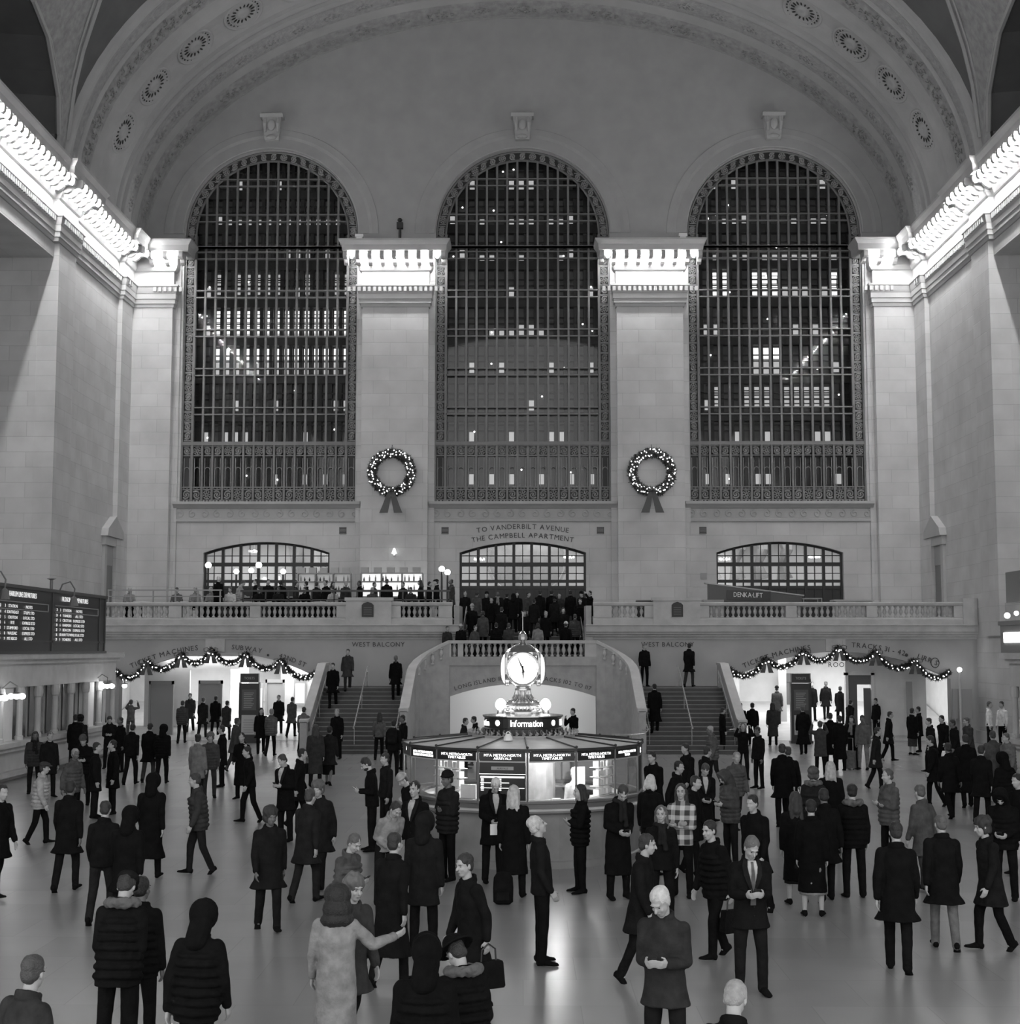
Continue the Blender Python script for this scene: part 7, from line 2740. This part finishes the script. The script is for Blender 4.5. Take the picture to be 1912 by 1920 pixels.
    (1.8, 61.1, 3.32, 1.7, 'walk', 175, 'coat', 0.01, 'trousers', 0.02, 'beanie', 0.6, 'person in black with a white knit hat on the stair platform', 'x'),
    (-2.2, 63.4, 4.11, 1.72, 'walk', 0, 'coat', 0.014, 'trousers', 0.014, 'beanie', 0.4, 'person with pale hat in the crush on the upper stairs, far left', 'x'),
    (-1.71, 62.6, 3.794, 1.73, 'walk', 178, 'coat', 0.08, 'trousers', 0.014, 'short', 0.03, 'person with grey coat in the crush on the upper stairs, left side', 'x'),
    (-1.38, 64.1, 4.426, 1.74, 'walk', 5, 'coat', 0.012, 'trousers', 0.014, 'short', 0.02, 'person with black coat in the crush on the upper stairs, left side', 'x'),
    (-0.92, 62.9, 3.952, 1.75, 'walk', 175, 'coat', 0.016, 'trousers', 0.014, 'short', 0.03, 'person with dark jacket in the crush on the upper stairs, left of middle', 'x'),
    (-0.42, 64.2, 4.584, 1.73, 'walk', 170, 'coat', 0.012, 'trousers', 0.014, 'hood', 0.012, 'person with black hood in the crush on the upper stairs, left of middle', 'x'),
    (0.07, 62.5, 3.794, 1.75, 'walk', 0, 'coat', 0.014, 'trousers', 0.014, 'long', 0.03, 'person with long hair in the crush on the upper stairs, middle', 'x'),
    (0.49, 63.9, 4.426, 1.66, 'walk', 178, 'coat', 0.02, 'trousers', 0.014, 'short', 0.02, 'person with short dark hair in the crush on the upper stairs, middle', 'x'),
    (0.98, 62.8, 3.794, 1.71, 'walk', 10, 'coat', 0.012, 'trousers', 0.014, 'short', 0.3, 'person with grey hair in the crush on the upper stairs, right of middle', 'x'),
    (1.4, 64.1, 4.426, 1.75, 'walk', 178, 'coat', 0.02, 'trousers', 0.014, 'beanie', 0.02, 'person with dark knit hat in the crush on the upper stairs, right of middle', 'x'),
    (1.74, 63.0, 3.952, 1.72, 'walk', 3, 'coat', 0.014, 'trousers', 0.014, 'bob', 0.02, 'person with bob of dark hair in the crush on the upper stairs, right side', 'x'),
    (2.23, 62.4, 3.636, 1.75, 'walk', 176, 'puffer', 0.07, 'trousers', 0.014, 'short', 0.05, 'person with grey padded coat in the crush on the upper stairs, right side', 'x'),
    (2.5, 64.0, 4.426, 1.67, 'walk', 8, 'puffer', 0.012, 'trousers', 0.014, 'short', 0.02, 'person with black padded coat in the crush on the upper stairs, far right', 'x'),
    (-2.61, 66.2, 4.75, 1.75, 'stand', 0, 'coat', 0.016, 'trousers', 0.014, 'short', 0.02, 'person in dark coat in the crowd at the top of the central stairs', 'x'),
    (-2.08, 65.6, 4.75, 1.72, 'walk', 170, 'coat', 0.08, 'trousers', 0.014, 'short', 0.02, 'person in grey coat in the crowd at the top of the central stairs', 'x'),
    (-1.67, 67.2, 4.75, 1.75, 'stand', 20, 'coat', 0.014, 'trousers', 0.014, 'beanie', 0.02, 'person in black hat in the crowd at the top of the central stairs', 'x'),
    (-1.13, 65.9, 4.75, 1.76, 'walk', 0, 'coat', 0.02, 'trousers', 0.014, 'short', 0.02, 'person in pale scarf in the crowd at the top of the central stairs', 'scarf'),
    (-0.74, 67.4, 4.75, 1.7, 'stand', 178, 'coat', 0.012, 'trousers', 0.014, 'short', 0.02, 'person in black coat in the crowd at the top of the central stairs', 'x'),
    (-0.26, 65.8, 4.75, 1.72, 'walk', 0, 'coat', 0.014, 'trousers', 0.014, 'long', 0.02, 'person in long dark hair in the crowd at the top of the central stairs', 'x'),
    (0.24, 66.8, 4.75, 1.73, 'stand', 60, 'coat', 0.07, 'trousers', 0.014, 'short', 0.02, 'person in grey jacket in the crowd at the top of the central stairs', 'x'),
    (0.77, 65.7, 4.75, 1.79, 'walk', 175, 'coat', 0.014, 'trousers', 0.014, 'short', 0.02, 'person in dark jacket in the crowd at the top of the central stairs', 'x'),
    (1.3, 65.9, 4.75, 1.78, 'stand', 178, 'coat', 0.01, 'trousers', 0.014, 'short', 0.02, 'person in broad black coat in the crowd at the top of the central stairs', 'x'),
    (1.68, 67.0, 4.75, 1.72, 'walk', 0, 'coat', 0.04, 'trousers', 0.014, 'short', 0.02, 'person in brown coat in the crowd at the top of the central stairs', 'x'),
    (2.16, 66.0, 4.75, 1.78, 'stand', 178, 'coat', 0.012, 'trousers', 0.014, 'short', 0.02, 'person in black with white bag in the crowd at the top of the central stairs', 'x'),
    (2.67, 65.5, 4.75, 1.71, 'walk', -30, 'coat', 0.012, 'trousers', 0.014, 'beanie', 0.02, 'person in black cap in the crowd at the top of the central stairs', 'x'),
    (3.05, 66.4, 4.75, 1.76, 'photo', -60, 'coat', 0.012, 'trousers', 0.014, 'short', 0.02, 'person in dark coat and camera in the crowd at the top of the central stairs', 'x'),
    (-13.13, 62.75, 5.2, 1.8, 'stand', 150, 'coat', 0.01, 'trousers', 0.014, 'short', 0.6, 'white-haired waiter in black standing at the terrace rail', 'x'),
    (-12.58, 64.5, 5.2, 1.74, 'phonelow', 100, 'puffer', 0.35, 'trousers', 0.014, 'short', 0.05, 'person in pale coat bending over a terrace table', 'x'),
    (-11.91, 65.0, 5.2, 1.78, 'stand', -60, 'coat', 0.012, 'trousers', 0.014, 'short', 0.02, 'dark figure leaning by the tall globe lamp', 'x'),
    (-11.47, 65.6, 5.2, 1.8, 'stand', 20, 'coat', 0.014, 'trousers', 0.014, 'short', 0.03, 'standing guest in black between the globe lamps', 'x'),
    (-10.85, 65.2, 5.2, 1.74, 'stand', 180, 'coat', 0.012, 'trousers', 0.014, 'short', 0.02, 'standing guest in black below the low globe lamp', 'x'),
    (-10.27, 65.9, 5.2, 1.72, 'stand', 90, 'coat', 0.04, 'trousers', 0.014, 'short', 0.03, 'guest in grey at the left end of the bar counter', 'x'),
    (-9.85, 66.3, 5.2, 1.74, 'stand', -90, 'coat', 0.012, 'trousers', 0.014, 'short', 0.02, 'guest in black at the left bar counter', 'x'),
    (-9.35, 66.0, 5.2, 1.7, 'stand', 150, 'coat', 0.03, 'trousers', 0.014, 'short', 0.04, 'guest in dark jacket at the left bar counter', 'x'),
    (-8.85, 65.4, 5.2, 1.74, 'stand', -40, 'coat', 0.012, 'trousers', 0.014, 'bun', 0.012, 'woman in black with a dark updo at the bar', 'x'),
    (-8.65, 66.2, 5.2, 1.72, 'stand', 60, 'coat', 0.012, 'trousers', 0.014, 'long', 0.012, 'long-haired guest right of the dark updo', 'x'),
    (-8.0, 65.8, 5.2, 1.72, 'stand', 30, 'coat', 0.05, 'trousers', 0.014, 'short', 0.25, 'fair guest in grey between the two counters', 'x'),
    (-7.31, 65.3, 5.2, 1.72, 'stand', -60, 'coat', 0.012, 'trousers', 0.014, 'short', 0.03, 'guest in black at the left end of the pier counter', 'x'),
    (-6.73, 65.9, 5.2, 1.68, 'stand', 60, 'coat', 0.04, 'trousers', 0.014, 'short', 0.03, 'guest in dark grey at the pier counter', 'x'),
    (-6.09, 65.2, 5.2, 1.8, 'stand', 178, 'coat', 0.012, 'trousers', 0.014, 'short', 0.1, 'broad guest in black at the middle of the pier counter', 'x'),
    (-5.41, 65.9, 5.2, 1.68, 'stand', -30, 'coat', 0.03, 'trousers', 0.014, 'short', 0.04, 'guest in grey right of the broad guest', 'x'),
    (-4.55, 65.0, 5.2, 1.74, 'stand', -90, 'coat', 0.01, 'trousers', 0.014, 'long', 0.01, 'woman with long black hair facing along the bar', 'x'),
    (-4.22, 65.7, 5.2, 1.7, 'stand', 90, 'coat', 0.014, 'trousers', 0.014, 'short', 0.02, 'guest in black beside the long black hair', 'x'),
    (-3.84, 65.0, 5.2, 1.76, 'stand', -80, 'coat', 0.012, 'trousers', 0.014, 'cap', 0.02, 'guest in black cap by the double lamp post', 'x'),
    (-3.14, 64.2, 5.2, 1.74, 'stand', -60, 'coat', 0.06, 'trousers', 0.014, 'short', 0.04, 'guest in grey right of the double lamp post', 'x'),
    (-14.24, 63.3, 5.2, 1.75, 'sit', 10, 'coat', 0.3, 'trousers', 0.014, 'short', 0.25, 'diner with white hair seated at the quiet end of the terrace', 'x'),
    (-13.5, 63.2, 5.2, 1.75, 'sit', -15, 'coat', 0.25, 'trousers', 0.014, 'short', 0.3, 'diner in pale top seated left of the waiter', 'x'),
    (-12.68, 63.1, 5.2, 1.75, 'sit', 5, 'coat', 0.6, 'trousers', 0.014, 'short', 0.05, 'diner in white shirt seated right of the waiter', 'x'),
    (-15.1, 63.6, 5.2, 1.75, 'sit', 0, 'coat', 0.15, 'trousers', 0.014, 'short', 0.05, 'leftmost seated diner but one on the terrace', 'x'),
    (-17.17, 63.5, 5.2, 1.75, 'sit', 20, 'coat', 0.3, 'trousers', 0.014, 'short', 0.4, 'diner in pale top seated far left on the terrace', 'x'),
    (-11.42, 63.2, 5.2, 1.75, 'sit', -10, 'coat', 0.02, 'trousers', 0.014, 'short', 0.03, 'dark-clothed diner seated below the tall globe lamp', 'x'),
    (-10.61, 63.2, 5.2, 1.75, 'sit', 12, 'coat', 0.03, 'trousers', 0.014, 'short', 0.03, 'dark-clothed diner seated at the rail left of middle', 'x'),
    (-9.47, 63.3, 5.2, 1.75, 'sit', 0, 'coat', 0.014, 'trousers', 0.014, 'short', 0.02, 'diner in black seated at the rail below the left bar counter', 'x'),
    (-8.18, 63.0, 5.2, 1.75, 'sit', -20, 'coat', 0.5, 'trousers', 0.014, 'short', 0.02, 'diner in white shirt seated at the rail with dark hair', 'x'),
    (-6.55, 63.4, 5.2, 1.75, 'sit', 8, 'coat', 0.1, 'trousers', 0.014, 'short', 0.3, 'diner with fair hair seated behind the plaque pedestal', 'x'),
    (-4.86, 63.4, 5.2, 1.75, 'sit', -8, 'coat', 0.04, 'trousers', 0.014, 'short', 0.03, 'diner in dark grey seated right of the plaque pedestal', 'x'),
]


HAIRLIKE = {'hair', 'beard', 'eyebrow'}
for pi_, row in enumerate(PEOPLE):
    x, y, z, h, pose, face, coat, cg, legs, lgg, hair, hg, label, extra = row
    hero = 'hero' in extra or y < 20
    ex = ' '.join(q for q in extra.split() if q not in ('hero', 'x', 'backpack'))
    parts, info = human(pose, coat, legs, hair, hero, pi_ if hero else 0, ex)
    sc = h / 1.75
    if pose == 'sit':
        sc = 1.0
    sk = SKIN if pi_ % 7 else cloth(.12, 'skin')
    root = bpy.data.objects.new('person', parts['body'])
    COL.objects.link(root)
    root.location = (x, y, z)
    rz = radians(face)
    root.rotation_euler = (0, 0, rz)
    root.scale = (sc,) * 3
    tag(root, label, 'person')
    paint(root, sk)
    bulk = 1.0
    for pn, me in parts.items():
        if pn == 'body':
            continue
        nm = 'shoe' if pn.startswith('shoe') else pn
        if not me.materials:
            me.materials.append(None)
        o = bpy.data.objects.new(nm, me)
        COL.objects.link(o)
        o.parent = root
        if nm == 'coat':
            m_ = PAT if coat == 'plaid' else cloth(cg)
        elif nm in ('trousers', 'skirt'):
            m_ = cloth(lgg)
        elif nm == 'shoe':
            m_ = cloth(.5 if 'white shoes' in label else .012)
        elif nm == 'hat':
            m_ = cloth(hg)
        elif nm == 'hair':
            m_ = cloth(cg) if hair == 'hood' else cloth(hg if hair not in ('beanie', 'cap', 'brimhat', 'furhat') else .03, 'hair')
        elif nm == 'beard':
            m_ = cloth(.015, 'hair')
        elif nm == 'eyebrow':
            m_ = cloth(max(.02, hg * .5), 'hair')
        elif nm == 'fur_collar':
            m_ = cloth(.14)
        elif nm == 'shirt':
            m_ = cloth(.5)
        elif nm == 'tie':
            m_ = cloth(.12)
        elif nm == 'scarf':
            m_ = cloth(.25 if 'pale' in label else .03)
        elif nm == 'eye':
            m_ = BLACK
        elif nm == 'lapel':
            m_ = cloth(cg * 1.7)
        elif nm == 'mouth':
            m_ = LIP
        else:
            m_ = cloth(.03)
        paint(o, m_)
        if nm == 'hair' and hair == 'hood':
            o.name = 'hood'
    Rz = Matrix.Rotation(rz, 3, 'Z')
    if pose in ('phone', 'phonelow', 'photo') and y < 40 and z < .01 and 'paper' not in label:
        hm_ = (info['hands'][-1] + info['hands'][1]) / 2
        o = bpy.data.objects.new('phone', phone_me)
        COL.objects.link(o)
        o.location = Vector((x, y, z)) + Rz @ ((hm_ + Vector((0, -.01, .035 if pose != 'photo' else .05))) * sc)
        o.rotation_euler = (radians(-50 if pose != 'photo' else 0), 0, rz + (pi if pose != 'photo' else pi))
        o.scale = (sc,) * 3
        tag(o, 'phone held by the %s' % ' '.join(label.split()[:9]), 'phone')
        c = bpy.data.objects.new('screen', screen_me)
        COL.objects.link(c)
        c.parent = o
    if pose == 'call' and y < 40:
        o = bpy.data.objects.new('phone', phone_me)
        COL.objects.link(o)
        s_ = max((-1, 1), key=lambda q: info['hands'][q].z)
        o.location = Vector((x, y, z)) + Rz @ ((info['hands'][s_]) * sc)
        o.rotation_euler = (radians(20), 0, rz + pi / 2)
        tag(o, 'phone at the ear of the %s' % ' '.join(label.split()[:8]), 'phone')
    if 'backpack' in extra:
        bk = Vector((x, y, z)) + Rz @ ((info['back'] + Vector((0, .1, 0))) * sc)
        backpack(bk, rz, .02 if cg < .05 else .1, 'backpack worn by the %s' % ' '.join(label.split()[:8]), sc)
    if 'suitcase' in label:
        p = Vector((x, y, 0)) + Rz @ Vector((-.42, -.12, 0))
        suitcase((p.x, p.y, 0), rz, .16, 'upright grey suitcase beside the man with rucksack and pale trousers')
    if 'bag' in label and y < 58 and 'paper' not in label:
        s_ = 1
        hp_ = info['hands'][s_]
        p = Vector((x, y, z)) + Rz @ ((hp_ + Vector((.03, 0, -.13))) * sc)
        if p.z - .3 > 0:
            handbag(p, rz + pi / 2, .014, 'dark bag hanging from the hand of the %s' % ' '.join(label.split()[:8]), sc)
    if pose == 'sit':
        e = empty('dining_chair', (x, y, z), 'dark chair under the %s' % label, 'chair', rz=rz)
        m = MB()
        m.box(-.21, .21, -.2, .22, .36, .385)
        obj('seat', m, WOOD, e)
        m = MB()
        m.box(-.2, .2, .2, .23, .5, .85)
        obj('backrest', m, WOOD, e)
        for a_, b_ in ((-.19, -.17), (.19, -.17), (-.19, .2), (.19, .2)):
            m = MB()
            m.box(a_ - .02, a_ + .02, b_ - .02, b_ + .02, 0, .36 if b_ < 0 else .85)
            obj('leg', m, WOOD, e)

# standing bag at the feet of the blonde woman
backpack((-.3, 22.55, .25), pi, .014, 'dark rucksack standing on the floor at the feet of the long-haired blonde')
m = MB()
m.box(-.12, .12, -.004, .004, 0, .17)
tag(obj('paper', m, PAPER, loc=(-.40, 23.42, .93), rz=.2), 'sheet of paper in the hands of the white-haired man at the booth', 'paper')
# restaurant tables
for i, (tx, ty) in enumerate(((-16.6, 63.4), (-14.9, 63.7), (-13.6, 63.6), (-12.2, 63.9), (-10.9, 63.7), (-8.9, 63.8), (-7.2, 63.9), (-5.5, 63.8))):
    e = empty('restaurant_table', (tx, ty, 5.2), 'small round terrace table with white cloth, %s from the left' % ('first', 'second', 'third', 'fourth', 'fifth', 'sixth', 'seventh', 'last')[i], 'table', 'round tables on the bar terrace')
    m = MB()
    m.lathe([(.01, .74), (.36, .74), (.37, .72), (.38, .55), (.36, .55), (.35, .71), (.01, .71)], (0, 0, 0), 20)
    obj('tablecloth', m, mat('table_linen', .6, .8) if i == 0 else bpy.data.materials['table_linen'], e)
    m = MB()
    m.lathe([(.22, 0), (.2, .03), (.04, .06), (.04, .72), (.01, .72)], (0, 0, 0), 12)
    obj('leg', m, DARKM, e)

bpy.data.scenes.remove(TMP)
